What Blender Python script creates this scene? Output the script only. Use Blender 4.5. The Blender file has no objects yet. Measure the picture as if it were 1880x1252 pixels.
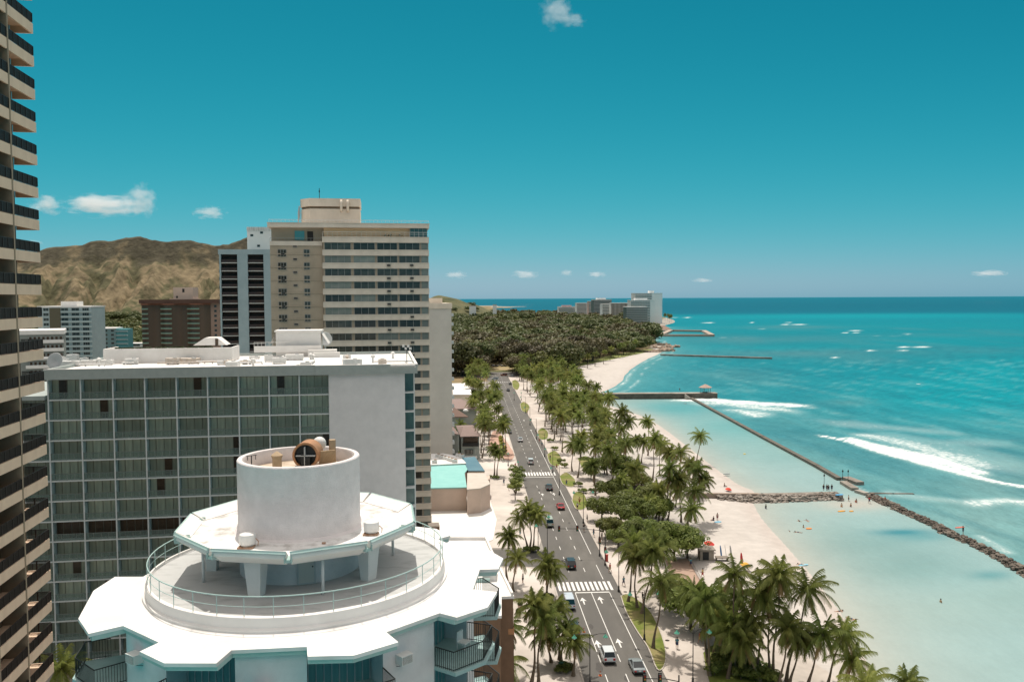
import bpy, bmesh, math, random
import numpy as np
from mathutils import Vector, Matrix
random.seed(7); rng = np.random.RandomState(5)
R = math.radians; PI = math.pi
sc = bpy.context.scene; COL = sc.collection
# ---------------------------------------------------------------- camera geometry (photo is 1880x1252)
F, CX, CY, H = 1550.0, 940.0, 626.0, 52.0
PITCH = math.atan((CY-547.5)/F); ROLL = 0.0048
_f = Vector((0, math.cos(PITCH), -math.sin(PITCH)))
_r0 = Vector((1, 0, 0)); _u0 = Vector((0, math.sin(PITCH), math.cos(PITCH)))
_r = _r0*math.cos(ROLL) - _u0*math.sin(ROLL); _u = _r0*math.sin(ROLL) + _u0*math.cos(ROLL)
EYE = Vector((0, 0, H))
def ray(px, py): return _f + _r*((px-CX)/F) - _u*((py-CY)/F)
def G(px, py, z=0.0):                      # where a sight line meets the level z
    d = ray(px, py); return EYE + d*((z-H)/d.z)
def AT(px, py, Y):                         # where it meets the depth Y
    d = ray(px, py); return EYE + d*(Y/d.y)
cam = bpy.data.cameras.new('camera'); co = bpy.data.objects.new('camera', cam); COL.objects.link(co)
cam.sensor_fit = 'HORIZONTAL'; cam.sensor_width = 36; cam.lens = 36*F/1880
cam.clip_start = 0.5; cam.clip_end = 150000
co.matrix_world = Matrix(((_r.x, _u.x, -_f.x, 0), (_r.y, _u.y, -_f.y, 0), (_r.z, _u.z, -_f.z, H), (0, 0, 0, 1)))
sc.camera = co
# ---------------------------------------------------------------- light
SUN_EL, SUN_AZ = R(67), math.atan2(-0.22, 0.97)     # azimuth from +Y towards +X
sd = Vector((math.sin(SUN_AZ)*math.cos(SUN_EL), math.cos(SUN_AZ)*math.cos(SUN_EL), math.sin(SUN_EL)))
sl = bpy.data.lights.new('sun', 'SUN'); so = bpy.data.objects.new('sun', sl); COL.objects.link(so)
sl.energy = 4.1; sl.angle = R(0.53); sl.color = (1.0, 0.93, 0.83)
so.rotation_euler = sd.to_track_quat('Z', 'Y').to_euler()
w = bpy.data.worlds.new('World'); sc.world = w; w.use_nodes = True
nt = w.node_tree; nt.nodes.clear()
sky = nt.nodes.new('ShaderNodeTexSky'); sky.sky_type = 'NISHITA'; sky.sun_disc = False
sky.sun_elevation = SUN_EL; sky.sun_rotation = SUN_AZ; sky.altitude = 50; sky.air_density = 1.0; sky.dust_density = 0.3; sky.ozone_density = 1.0
SKYK = 0.13; SKY_FILL = 1.1
sep = nt.nodes.new('ShaderNodeSeparateColor'); cmb = nt.nodes.new('ShaderNodeCombineColor'); nt.links.new(sky.outputs[0], sep.inputs[0])
def curve(src, k, g, dst):      # out = k * x^g / SKYK with x = SKYK * sky : the cool grade of the air in the photograph
    m1 = nt.nodes.new('ShaderNodeMath'); m1.operation = 'MULTIPLY'; m1.inputs[1].default_value = SKYK; nt.links.new(sep.outputs[src], m1.inputs[0])
    m2 = nt.nodes.new('ShaderNodeMath'); m2.operation = 'POWER'; m2.inputs[1].default_value = g; nt.links.new(m1.outputs[0], m2.inputs[0])
    m3 = nt.nodes.new('ShaderNodeMath'); m3.operation = 'MULTIPLY'; m3.inputs[1].default_value = k/SKYK; nt.links.new(m2.outputs[0], m3.inputs[0]); nt.links.new(m3.outputs[0], cmb.inputs[dst])
curve(0, .26, 3.0, 0)
def shoulder(src, c, d, dst):
    m = [nt.nodes.new('ShaderNodeMath') for _ in range(6)]
    for n_, op, v in zip(m, ('MULTIPLY','POWER','DIVIDE','ADD','DIVIDE','MULTIPLY'), (SKYK, 1.6, c, d, 1.0, 1/SKYK)):
        n_.operation = op; k_ = 0 if op == 'DIVIDE' else 1; n_.inputs[k_].default_value = v
    nt.links.new(sep.outputs[src], m[0].inputs[0]); nt.links.new(m[0].outputs[0], m[1].inputs[0]); nt.links.new(m[1].outputs[0], m[2].inputs[1]); nt.links.new(m[2].outputs[0], m[3].inputs[0])
    nt.links.new(m[3].outputs[0], m[4].inputs[1]); nt.links.new(m[4].outputs[0], m[5].inputs[0]); nt.links.new(m[5].outputs[0], cmb.inputs[dst])
shoulder(1, .9566, 1.149, 1); shoulder(1, .515, 1.271, 2)
bg = nt.nodes.new('ShaderNodeBackground'); bg.inputs[1].default_value = SKYK
wo = nt.nodes.new('ShaderNodeOutputWorld')

# added fill light: sky above the view brightened and warmed to lift shade
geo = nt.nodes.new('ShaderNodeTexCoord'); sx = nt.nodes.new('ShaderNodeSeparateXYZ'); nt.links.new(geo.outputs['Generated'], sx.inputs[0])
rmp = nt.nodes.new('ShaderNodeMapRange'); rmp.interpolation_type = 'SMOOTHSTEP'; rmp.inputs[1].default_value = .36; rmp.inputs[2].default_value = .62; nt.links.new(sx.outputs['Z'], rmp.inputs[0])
fill_mix = nt.nodes.new('ShaderNodeMix'); fill_mix.data_type = 'RGBA'; fill_mix.inputs[7].default_value = (SKY_FILL*1.0/SKYK, SKY_FILL*.90/SKYK, SKY_FILL*.84/SKYK, 1)
nt.links.new(rmp.outputs[0], fill_mix.inputs[0]); nt.links.new(cmb.outputs[0], fill_mix.inputs[6]); nt.links.new(fill_mix.outputs[2], bg.inputs[0]); nt.links.new(bg.outputs[0], wo.inputs[0])
sc.view_settings.view_transform = 'Standard'; sc.view_settings.look = 'None'; sc.view_settings.gamma = 1
sc.view_settings.use_curve_mapping = False; sc.view_settings.exposure = 0.0
sc.render.engine = 'CYCLES'; cy = sc.cycles
cy.use_denoising = True; cy.max_bounces = 6; cy.diffuse_bounces = 3; cy.glossy_bounces = 2; cy.transmission_bounces = 3; cy.transparent_max_bounces = 6; cy.volume_bounces = 2
cy.caustics_reflective = False; cy.caustics_refractive = False; cy.sample_clamp_indirect = 6
# ---------------------------------------------------------------- materials
def s2l(c): return tuple(((v/255)/12.92 if v/255 <= .04045 else ((v/255+.055)/1.055)**2.4) for v in c)
MATS = {}
def mat(name, c1, c2=None, scale=1.0, rough=0.8, bump=0.0, bscale=None, metal=0.0, detail=5, spec=0.3, rand=0.0, stretch=None, emit=None, sharp=None, c3=None, scale3=None):
    """noise between c1 and c2 in object space; rand varies brightness per object"""
    if name in MATS: return MATS[name]
    m = bpy.data.materials.new(name); MATS[name] = m; m.use_nodes = True
    t = m.node_tree; N = t.nodes; L = t.links; b = N['Principled BSDF']
    b.inputs['Roughness'].default_value = rough; b.inputs['Metallic'].default_value = metal
    b.inputs['Specular IOR Level'].default_value = spec
    tc = N.new('ShaderNodeTexCoord'); src = tc.outputs['Object']
    if stretch:
        mp = N.new('ShaderNodeMapping'); mp.inputs['Scale'].default_value = stretch; L.new(src, mp.inputs[0]); src = mp.outputs[0]
    out = None
    if c2 is not None:
        n = N.new('ShaderNodeTexNoise'); n.inputs['Scale'].default_value = scale; n.inputs['Detail'].default_value = detail; n.inputs['Roughness'].default_value = .62
        L.new(src, n.inputs['Vector'])
        r = N.new('ShaderNodeValToRGB'); lo, hi = sharp or (.32, .68)
        r.color_ramp.elements[0].position = lo; r.color_ramp.elements[1].position = hi
        r.color_ramp.elements[0].color = (*c1, 1); r.color_ramp.elements[1].color = (*c2, 1)
        L.new(n.outputs['Fac'], r.inputs[0]); out = r.outputs[0]
        if c3 is not None:
            n3 = N.new('ShaderNodeTexNoise'); n3.inputs['Scale'].default_value = scale3 or scale*.2; n3.inputs['Detail'].default_value = 4
            L.new(src, n3.inputs['Vector'])
            r3 = N.new('ShaderNodeValToRGB'); r3.color_ramp.elements[0].position = .45; r3.color_ramp.elements[1].position = .66
            L.new(n3.outputs['Fac'], r3.inputs[0])
            mx = N.new('ShaderNodeMix'); mx.data_type = 'RGBA'; L.new(r3.outputs[0], mx.inputs[0]); L.new(out, mx.inputs[6]); mx.inputs[7].default_value = (*c3, 1); out = mx.outputs[2]
    else:
        rgb = N.new('ShaderNodeRGB'); rgb.outputs[0].default_value = (*c1, 1); out = rgb.outputs[0]
    if rand:
        oi = N.new('ShaderNodeObjectInfo'); mr = N.new('ShaderNodeMapRange'); mr.inputs[3].default_value = 1-rand; mr.inputs[4].default_value = 1+rand
        L.new(oi.outputs['Random'], mr.inputs[0]); hs = N.new('ShaderNodeHueSaturation'); L.new(mr.outputs[0], hs.inputs['Value']); L.new(out, hs.inputs['Color'])
        m2 = N.new('ShaderNodeMath'); m2.operation = 'MULTIPLY'; m2.inputs[1].default_value = 7.31; L.new(oi.outputs['Random'], m2.inputs[0])
        fr = N.new('ShaderNodeMath'); fr.operation = 'FRACT'; L.new(m2.outputs[0], fr.inputs[0])
        m3 = N.new('ShaderNodeMapRange'); m3.inputs[3].default_value = .5-rand*.06; m3.inputs[4].default_value = .5+rand*.06; L.new(fr.outputs[0], m3.inputs[0]); L.new(m3.outputs[0], hs.inputs['Hue'])
        out = hs.outputs[0]
    L.new(out, b.inputs['Base Color'])
    if emit: b.inputs['Emission Color'].default_value = (*emit, 1); b.inputs['Emission Strength'].default_value = 1
    if bump:
        nb = N.new('ShaderNodeTexNoise'); nb.inputs['Scale'].default_value = bscale or scale*3; nb.inputs['Detail'].default_value = 6; L.new(src, nb.inputs['Vector'])
        bp = N.new('ShaderNodeBump'); bp.inputs['Strength'].default_value = 1; bp.inputs['Distance'].default_value = bump; L.new(nb.outputs['Fac'], bp.inputs['Height']); L.new(bp.outputs[0], b.inputs['Normal'])
    return m
def leafmat(name, c1, c2, rand=.25, tr=.25):
    if name in MATS: return MATS[name]
    m = mat(name, c1, c2, scale=.9, rough=.55, rand=rand, detail=3, spec=.25)
    t = m.node_tree; N = t.nodes; L = t.links; b = N['Principled BSDF']; o = [n for n in N if n.type == 'OUTPUT_MATERIAL'][0]
    tl = N.new('ShaderNodeBsdfTranslucent'); ms = N.new('ShaderNodeMixShader'); ms.inputs[0].default_value = tr
    src = b.inputs['Base Color'].links[0].from_socket
    L.new(src, tl.inputs[0]); L.new(b.outputs[0], ms.inputs[1]); L.new(tl.outputs[0], ms.inputs[2]); L.new(ms.outputs[0], o.inputs[0])
    return m
# ---------------------------------------------------------------- mesh building
class MB:
    def __init__(s): s.v = []; s.f = []; s.m = []; s.n = 0
    def add(s, vs, fs, mi=0):
        k = len(s.v); s.v.extend([tuple(p) for p in vs]); s.f.extend([tuple(i+k for i in f) for f in fs]); s.m.extend([mi]*len(fs)); return s
    def box(s, x0, x1, y0, y1, z0, z1, mi=0):
        s.add([(x0,y0,z0),(x1,y0,z0),(x1,y1,z0),(x0,y1,z0),(x0,y0,z1),(x1,y0,z1),(x1,y1,z1),(x0,y1,z1)],
              [(0,3,2,1),(4,5,6,7),(0,1,5,4),(1,2,6,5),(2,3,7,6),(3,0,4,7)], mi); return s
    def cbox(s, cx, cy, cz, sx, sy, sz, mi=0, rz=0, rx=0, ry=0):
        M = Matrix.Translation((cx,cy,cz)) @ Matrix.Rotation(rz,4,'Z') @ Matrix.Rotation(ry,4,'Y') @ Matrix.Rotation(rx,4,'X')
        vs = [M @ Vector((a*sx/2,b*sy/2,c*sz/2)) for a,b,c in [(-1,-1,-1),(1,-1,-1),(1,1,-1),(-1,1,-1),(-1,-1,1),(1,-1,1),(1,1,1),(-1,1,1)]]
        s.add(vs, [(0,3,2,1),(4,5,6,7),(0,1,5,4),(1,2,6,5),(2,3,7,6),(3,0,4,7)], mi); return s
    def prism(s, pts, z0, z1, mi=0, mtop=None, inset=0):
        n = len(pts)
        a = sum(pts[i][0]*pts[(i+1)%n][1]-pts[(i+1)%n][0]*pts[i][1] for i in range(n))
        if a < 0: pts = pts[::-1]
        vs = [(p[0],p[1],z0) for p in pts]+[(p[0],p[1],z1) for p in pts]
        s.add(vs, [tuple(range(n-1,-1,-1))]+[(i,(i+1)%n,(i+1)%n+n,i+n) for i in range(n)], mi)
        s.add([(p[0],p[1],z1) for p in pts], [tuple(range(n))], mi if mtop is None else mtop); return s
    def sheet(s, pts, z, mi=0):
        n = len(pts); a = sum(pts[i][0]*pts[(i+1)%n][1]-pts[(i+1)%n][0]*pts[i][1] for i in range(n))
        if a < 0: pts = pts[::-1]
        s.add([(p[0],p[1],z) for p in pts], [tuple(range(n))], mi); return s
    def tube(s, pts, rad, n=8, mi=0, cap=True):
        pts = [Vector(p) for p in pts]; k = len(pts); rad = rad if isinstance(rad,(list,tuple)) else [rad]*k
        vs = []; ref = Vector((0,0,1)) if abs((pts[-1]-pts[0]).normalized().z) < .9 else Vector((1,0,0))
        for i,p in enumerate(pts):
            t = (pts[min(i+1,k-1)]-pts[max(i-1,0)]).normalized(); a = t.cross(ref).normalized(); b = a.cross(t)
            for j in range(n):
                q = 2*PI*j/n; vs.append(p+(a*math.cos(q)+b*math.sin(q))*rad[i])
        fs = [(i*n+j, i*n+(j+1)%n, (i+1)*n+(j+1)%n, (i+1)*n+j) for i in range(k-1) for j in range(n)]
        fs = [f[::-1] for f in fs]
        if cap: fs += [tuple(range(n)), tuple((k-1)*n+j for j in range(n-1,-1,-1))]
        s.add(vs, fs, mi); return s
    def lathe(s, prof, n=24, c=(0,0,0), mi=0, a0=0, a1=2*PI, close=True):
        full = abs(a1-a0-2*PI) < 1e-6; m = n if full else n+1; k = len(prof); vs = []
        for r,z in prof:
            for j in range(m):
                q = a0+(a1-a0)*j/n; vs.append((c[0]+r*math.cos(q), c[1]+r*math.sin(q), c[2]+z))
        fs = []
        for i in range(k-1):
            for j in range(n):
                j2 = (j+1)%m if full else j+1
                fs.append((i*m+j, i*m+j2, (i+1)*m+j2, (i+1)*m+j))
        if close and full:
            if prof[0][0] > 1e-4: fs.append(tuple(range(m-1,-1,-1)))
            if prof[-1][0] > 1e-4: fs.append(tuple((k-1)*m+j for j in range(m)))
        s.add(vs, fs, mi); return s
    def ball(s, c, r, mi=0, n=8, sq=(1,1,1)):
        prof = [(max(1e-5, math.sin(PI*i/n)), -math.cos(PI*i/n)) for i in range(n+1)]
        k0 = len(s.v); s.lathe(prof, n+2, (0,0,0), mi, close=False)
        for i in range(k0, len(s.v)):
            x,y,z = s.v[i]; s.v[i] = (c[0]+x*r*sq[0], c[1]+y*r*sq[1], c[2]+z*r*sq[2])
        return s
    def mesh(s, name, mats, smooth=False):
        me = bpy.data.meshes.new(name); me.from_pydata(s.v, [], s.f)
        for m in (mats if isinstance(mats,(list,tuple)) else [mats]): me.materials.append(m)
        me.polygons.foreach_set('material_index', s.m)
        if smooth is True: me.polygons.foreach_set('use_smooth', [True]*len(s.f))
        elif smooth:
            me.polygons.foreach_set('use_smooth', [True]*len(s.f)); me.set_sharp_from_angle(angle=smooth)
        me.update(); return me
    def build(s, name, mats, parent=None, smooth=False, loc=None, rz=None):
        return put(name, s.mesh(name, mats, smooth), parent, loc, rz)
def put(name, me, parent=None, loc=None, rz=None):
    o = bpy.data.objects.new(name, me); COL.objects.link(o)
    if parent is not None: o.parent = parent
    if loc is not None: o.location = loc
    if rz is not None: o.rotation_euler = (0,0,rz)
    return o
LABELS = {}
def tag(o, label, cat, group=None, kind=None):
    o['label'] = label; o['category'] = cat
    if group: o['group'] = group
    if kind: o['kind'] = kind
    return o
def struct(o, label=None):
    o['kind'] = 'structure'
    if label: o['label'] = label
    return o
def thing(name, label, cat, loc=(0,0,0), rz=0, group=None):
    o = bpy.data.objects.new(name, None); COL.objects.link(o); o.location = loc; o.rotation_euler = (0,0,rz); o.empty_display_size = .5
    return tag(o, label, cat, group)
def copy_tree(o, parent=None):
    c = o.copy(); COL.objects.link(c); c.parent = parent
    for ch in [x for x in KIDS.get(o.name, ())] or list(o.children): copy_tree(ch, c)
    return c
KIDS = {}
def many(name, spots, me, parent, sub=None, lim=100):
    """copies of one part at the given (x, y, z, rz): the first lim as objects, the rest as one mesh of kind stuff. sub: list of (name, mesh) under each"""
    out = []
    for i,(x,y,z,a) in enumerate(spots[:lim]):
        o = put(name, me, parent, (x,y,z), a); out.append(o)
        for sn, sm in (sub or []): put(sn, sm, o)
    rest = spots[lim:]
    if rest:
        for nm, m0 in [(name, me)]+(sub or []):
            vs = []; fs = []; mi = []
            V = np.array([v.co[:] for v in m0.vertices]); P = [tuple(p.vertices) for p in m0.polygons]; MI = [p.material_index for p in m0.polygons]
            for x,y,z,a in rest:
                k = len(vs); c, s_ = math.cos(a), math.sin(a)
                W = np.stack([V[:,0]*c-V[:,1]*s_+x, V[:,0]*s_+V[:,1]*c+y, V[:,2]+z], 1); vs.extend(map(tuple, W))
                fs.extend([tuple(j+k for j in p) for p in P]); mi.extend(MI)
            me2 = bpy.data.meshes.new(nm+'_row'); me2.from_pydata(vs, [], fs)
            for m in m0.materials: me2.materials.append(m)
            me2.polygons.foreach_set('material_index', mi); o = put(nm, me2, parent); o['kind'] = 'stuff'
    return out
# ---------------------------------------------------------------- street frame: u across (to the right), v along the avenue
SD = Vector((-0.053, 1, 0)).normalized(); SP = Vector((SD.y, -SD.x, 0))
def S(u, v, z=0): p = SP*u + SD*v; return (p.x, p.y, z)
def toS(p): return (SP.x*p[0]+SP.y*p[1], SD.x*p[0]+SD.y*p[1])
SA = math.atan2(0.053, 1)           # avenue heading
BA = math.atan(0.155)               # heading of the hotel blocks
KL, KR = 15.5, 26.8                 # kerb lines
# ================================================================ SETTING: ground, sea, hills
def seg_dist(X, Y, pts):
    d = np.full(X.shape, 1e9)
    for a, b in zip(pts[:-1], pts[1:]):
        ax, ay, bx, by = a[0], a[1], b[0], b[1]; dx, dy = bx-ax, by-ay; L2 = dx*dx+dy*dy+1e-9
        t = np.clip(((X-ax)*dx+(Y-ay)*dy)/L2, 0, 1); d = np.minimum(d, np.hypot(X-ax-t*dx, Y-ay-t*dy))
    return d
def inside(X, Y, poly):
    r = np.zeros(X.shape, bool); n = len(poly)
    for i in range(n):
        x0,y0 = poly[i][:2]; x1,y1 = poly[(i+1)%n][:2]
        if y0 == y1: continue
        c = ((y0 > Y) != (y1 > Y)) & (X < (x1-x0)*(Y-y0)/(y1-y0)+x0); r ^= c
    return r
def smooth_line(pts, k=6):
    out = []
    P = [pts[0]]+list(pts)+[pts[-1]]
    for i in range(1, len(P)-2):
        for j in range(k):
            t = j/k; a,b,c,d = (np.array(P[i+q][:2]) for q in (-1,0,1,2))
            out.append(tuple(.5*((2*b)+(-a+c)*t+(2*a-5*b+4*c-d)*t*t+(-a+3*b-3*c+d)*t**3)))
    out.append(tuple(P[-1][:2])); return out
SEA = -0.5
near = [(62,-300),(66,40),(63,80)] + [G(x,y,SEA)[:2] for x,y in [(1636,1300),(1590,1215),(1545,1130),(1490,1058),(1440,1000),(1400,955),(1383,925),(1384,903),(1352,888),(1300,850),(1255,815),(1215,785),(1180,765),(1125,747),(1092,737),(1080,729),(1120,716),(1145,700),(1150,690),(1165,675),(1190,660),(1212,650),(1222,640),(1206,628),(1204,616),(1212,606),(1218,598),(1238,592),(1232,586),(1205,580),(1150,577),(1050,574),(960,573),(900,568)]] + [(-700,6500),(-9000,9000)]
COAST = smooth_line(near, 5)
LAND = COAST + [(-60000,9000),(-60000,-300)]
us = np.concatenate([np.arange(-9,-1,.4), np.arange(-1,-.62,.02), np.arange(-.62,.75,.0045), np.arange(.75,1.1,.02), np.arange(1.1,9,.4)])
Ys = 1/np.concatenate([np.linspace(1/25., 1/95., 30), np.linspace(1/94., 1/900., 250), np.linspace(1/905., 1/6000., 40), np.linspace(1/6500., 1/70000., 16)])
UU, YY = np.meshgrid(us, Ys); XX = UU*YY
sdist = seg_dist(XX, YY, COAST); isl = inside(XX, YY, LAND); sdist = np.where(isl, -sdist, sdist)   # >0 over water
def vnoise(X, Y, s, seed=0):
    X = X/s+seed*17.3; Y = Y/s+seed*9.1; xi = np.floor(X); yi = np.floor(Y); fx = X-xi; fy = Y-yi
    fx = fx*fx*(3-2*fx); fy = fy*fy*(3-2*fy)
    h = lambda a,b: (np.sin(a*127.1+b*311.7+seed*5.3)*43758.5453) % 1.0
    return (h(xi,yi)*(1-fx)+h(xi+1,yi)*fx)*(1-fy)+(h(xi,yi+1)*(1-fx)+h(xi+1,yi+1)*fx)*fy
def fbm(X, Y, s, o=4, seed=0):
    r = 0; a = .5
    for i in range(o): r = r+a*vnoise(X, Y, s/2**i, seed+i); a *= .5
    return r/(1-.5**o)
def grid_mesh(name, keep, Z, cols, m, extra=None):
    ny, nx = XX.shape; idx = np.arange(ny*nx).reshape(ny, nx)
    q = np.stack([idx[:-1,:-1], idx[:-1,1:], idx[1:,1:], idx[1:,:-1]], -1).reshape(-1,4)
    k = keep.reshape(-1); q = q[k[q].any(1)]
    used = np.unique(q); remap = -np.ones(ny*nx, int); remap[used] = np.arange(len(used)); q = remap[q]
    V = np.stack([XX.reshape(-1), YY.reshape(-1), Z.reshape(-1)], 1)[used]
    me = bpy.data.meshes.new(name); me.vertices.add(len(V)); me.vertices.foreach_set('co', V.astype(np.float32).ravel())
    me.loops.add(q.size); me.loops.foreach_set('vertex_index', q.astype(np.int32).ravel())
    me.polygons.add(len(q)); me.polygons.foreach_set('loop_start', np.arange(0, q.size, 4, dtype=np.int32)); me.polygons.foreach_set('loop_total', np.full(len(q), 4, np.int32))
    me.update(calc_edges=True); me.validate()
    a = me.color_attributes.new('tone', 'FLOAT_COLOR', 'POINT'); c = np.concatenate([cols.reshape(-1,3)[used], np.ones((len(used),1))], 1)
    a.data.foreach_set('color', c.astype(np.float32).ravel())
    for nm, arr in (extra or {}).items():
        at = me.attributes.new(nm, 'FLOAT', 'POINT'); at.data.foreach_set('value', arr.reshape(-1)[used].astype(np.float32))
    me.polygons.foreach_set('use_smooth', np.ones(len(me.polygons), bool)); me.materials.append(m)
    return struct(put(name, me))
# ---- ground
def attr_mat(name, rough, scale, amt, bump, bscale):
    m = bpy.data.materials.new(name); m.use_nodes = True; t = m.node_tree; N = t.nodes; L = t.links; b = N['Principled BSDF']
    b.inputs['Roughness'].default_value = rough; b.inputs['Specular IOR Level'].default_value = .15
    at = N.new('ShaderNodeAttribute'); at.attribute_name = 'tone'; g = N.new('ShaderNodeNewGeometry')
    n = N.new('ShaderNodeTexNoise'); n.inputs['Scale'].default_value = scale; n.inputs['Detail'].default_value = 8; n.inputs['Roughness'].default_value = .65; L.new(g.outputs['Position'], n.inputs['Vector'])
    mr = N.new('ShaderNodeMapRange'); mr.inputs[1].default_value = .3; mr.inputs[2].default_value = .7; mr.inputs[3].default_value = 1-amt; mr.inputs[4].default_value = 1+amt; L.new(n.outputs['Fac'], mr.inputs[0])
    vm = N.new('ShaderNodeVectorMath'); vm.operation = 'SCALE'; L.new(at.outputs['Color'], vm.inputs[0]); L.new(mr.outputs[0], vm.inputs['Scale']); L.new(vm.outputs[0], b.inputs['Base Color'])
    nb = N.new('ShaderNodeTexNoise'); nb.inputs['Scale'].default_value = bscale; nb.inputs['Detail'].default_value = 6; L.new(g.outputs['Position'], nb.inputs['Vector'])
    bp = N.new('ShaderNodeBump'); bp.inputs['Distance'].default_value = bump; L.new(nb.outputs['Fac'], bp.inputs['Height']); L.new(bp.outputs[0], b.inputs['Normal'])
    return m, t, b, at, g
SAND = np.array([.465,.43,.395]); SANDW = np.array([.42,.37,.335]); CITY = np.array([.30,.28,.25]); PARK = np.array([.11,.115,.05]); DIRT = np.array([.27,.19,.11])
Ua = SP.x*XX+SP.y*YY; Va = SD.x*XX+SD.y*YY
zg = np.where(sdist > 0, SEA-np.minimum(sdist*.045, 4), np.minimum(0, SEA+.012+(-sdist)*.06))
colg = np.empty(XX.shape+(3,)); colg[:] = CITY
beach = (Ua > 26) & (Va < 1200); colg[beach] = SAND
parkline = [G(x,y)[:2] for x,y in [(800,705),(905,700),(925,690),(950,694),(990,706),(1028,700),(1046,678),(1075,669),(1130,655),(1175,647),(1196,640),(1200,630),(1198,615),(1206,600),(1210,590)]]
pk = parkline + [(700,3500),(-700,6500),(-9000,9000),(-9000,parkline[0][1]),]
inpk = inside(XX, YY, pk); nz = fbm(XX, YY, 40, 4, 3)[...,None]
colg[inpk] = (PARK*(1-np.clip(nz*2-.7,0,1))+DIRT*np.clip(nz*2-.7,0,1))[inpk]
wet = np.clip(1-np.abs(sdist+1.0)/3.5, 0, 1)[...,None]*beach[...,None]*(~inpk)[...,None]
colg = colg*(1-wet*.75)+SANDW*wet*.75
dn = fbm(XX, YY, 9, 4, 8)[...,None]; bb = (beach & ~inpk)[...,None]; colg = np.where(bb, colg*(.93+.14*dn), colg)
gm, *_ = attr_mat('sandy ground', .95, .35, .10, .12, .9)
grid_mesh('ground', sdist < 90, zg, colg, gm)
# ---- sea
def D(*c): return np.array(s2l(c))/1.8
def blob(px, py, rx, ry, rot=0):
    c = G(px, py, SEA); Z = c.y; wx = rx/F*Z; wy = ry*Z*Z/(F*H)
    dx = XX-c.x; dy = YY-c.y; k = (px-CX)/F; dx = dx-k*dy              # the patch lies along the sight line in plan
    a = dx/wx; b = dy/wy
    if rot: b = b+a*rot
    return np.exp(-(a*a+b*b))
seaw = [G(x,y,SEA)[:2] for x,y in [(1262,728),(1540,877),(1600,905),(1730,965),(1880,1045),(2100,1170),(2300,1300)]]
lag = inside(XX, YY, [G(1000,727,SEA)[:2]]+seaw+[(90,60),(40,60)]) & (sdist > -30)
col = np.empty(XX.shape+(3,))
stops = [(100,(150,188,184)),(230,(122,174,176)),(330,(84,162,170)),(430,(48,156,168)),(560,(20,152,166)),(800,(14,144,158)),(1100,(16,142,156)),(1500,(8,150,164)),(2100,(0,142,160)),(2700,(0,112,136)),(4500,(0,106,130)),(70000,(0,124,148))]
ly = np.log([s_[0] for s_ in stops]); lc = np.array([D(*s_[1]) for s_ in stops])
for k in range(3): col[...,k] = np.interp(np.log(YY), ly, lc[:,k])
def mixc(c, wgt): 
    global col
    wgt = np.clip(wgt,0,1)[...,None]; col = col*(1-wgt)+D(*c)*wgt
nA = fbm(XX, YY*.35, 60, 5, 11); nB = fbm(XX, YY*.5, 18, 4, 21)
openw = ~lag
# bright sandy channels and grey-green reef patches
for p in [(1780,720,170,45,.9),(1650,800,70,12,.3),(1720,625,190,14,.35),(1450,640,120,5,.5),(1300,640,90,5,.6),(1560,580,400,5,.9),(1850,680,160,30,.7)]:
    mixc((0,168,180), blob(*p[:4])*p[4]*openw)
for p in [(1450,840,110,45,.8),(1420,775,90,18,.6),(1640,860,90,26,.5),(1760,900,90,22,.5),(1545,740,60,8,.6),(1390,622,130,7,.7),(1500,648,220,8,.8),(1640,660,120,7,.5),(1350,690,110,18,.5),(1460,600,110,3,.7),(1700,615,200,4,.35)]:
    mixc((96,150,156), blob(*p[:4])*p[4]*openw*np.clip(nA*2.2-.3,0,1))
mixc((84,150,158), np.clip(nA*3-1.75,0,1)*.55*openw*(YY<1400)*(YY>180))
mixc((16,140,158), np.clip(nB*3-1.7,0,1)*.35*openw*(YY<1400))
mixc((150,190,188), blob(1750,965,170,45)*.75*openw); mixc((150,190,188), blob(1860,880,120,40)*.4*openw)
for p in [(1500,850,60,30,.6),(1560,880,70,22,.6),(1440,815,60,18,.5),(1620,890,90,22,.5)]: mixc((118,172,174), blob(*p[:4])*p[4]*openw)
br = fbm(XX+YY*.2, YY*.22, 7, 4, 51); mixc((30,120,138), np.clip(br*3.4-1.7,0,1)*.5*openw*(YY<900)); mixc((150,205,205), np.clip((1-br)*3.2-1.75,0,1)*.38*openw*(YY<700))
# offshore shallows follow the coast
mixc((160,200,198), np.exp(-np.maximum(sdist,0)/9)*.9*openw*(YY<1500)); mixc((100,176,182), np.exp(-np.maximum(sdist,0)/28)*.7*openw*(YY<1500))
# lagoons
lagc = col.copy(); base = np.empty_like(col); base[:] = D(170,206,206)
sdl = np.maximum(sdist,0)[...,None]
def lm(c, w_):
    global base
    w_ = np.clip(w_,0,1)[...,None]; base = base*(1-w_)+D(*c)*w_
for p in [(1400,820,150,30,.55,(150,198,196)),(1330,785,130,24,.8,(112,190,192)),(1230,752,90,16,.9,(98,186,190)),(1270,745,110,12,.5,(84,180,188)),(1430,840,90,12,.3,(140,194,194)),
          (1560,1000,150,34,.85,(132,180,180)),(1640,1045,140,34,.8,(130,178,178)),(1655,977,52,6,1,(34,146,164)),(1690,985,60,9,.6,(84,166,176)),(1820,1056,40,9,.8,(96,168,176)),(1500,975,50,10,.4,(150,194,192)),
          (1700,1120,200,40,.45,(172,202,196)),(1850,1090,70,30,.5,(160,196,192))]:
    lm(p[5], blob(*p[:4])*p[4])
lm((220,214,202), blob(1570,925,70,13)*.9); lm((212,220,210), blob(1690,1000,60,14)*0)
shal = np.exp(-sdl[...,0]/5.0); lm((214,208,196), shal*.95); lm((204,212,203), np.exp(-sdl[...,0]/14)*.6)
col = np.where(lag[...,None], base, col)
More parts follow.
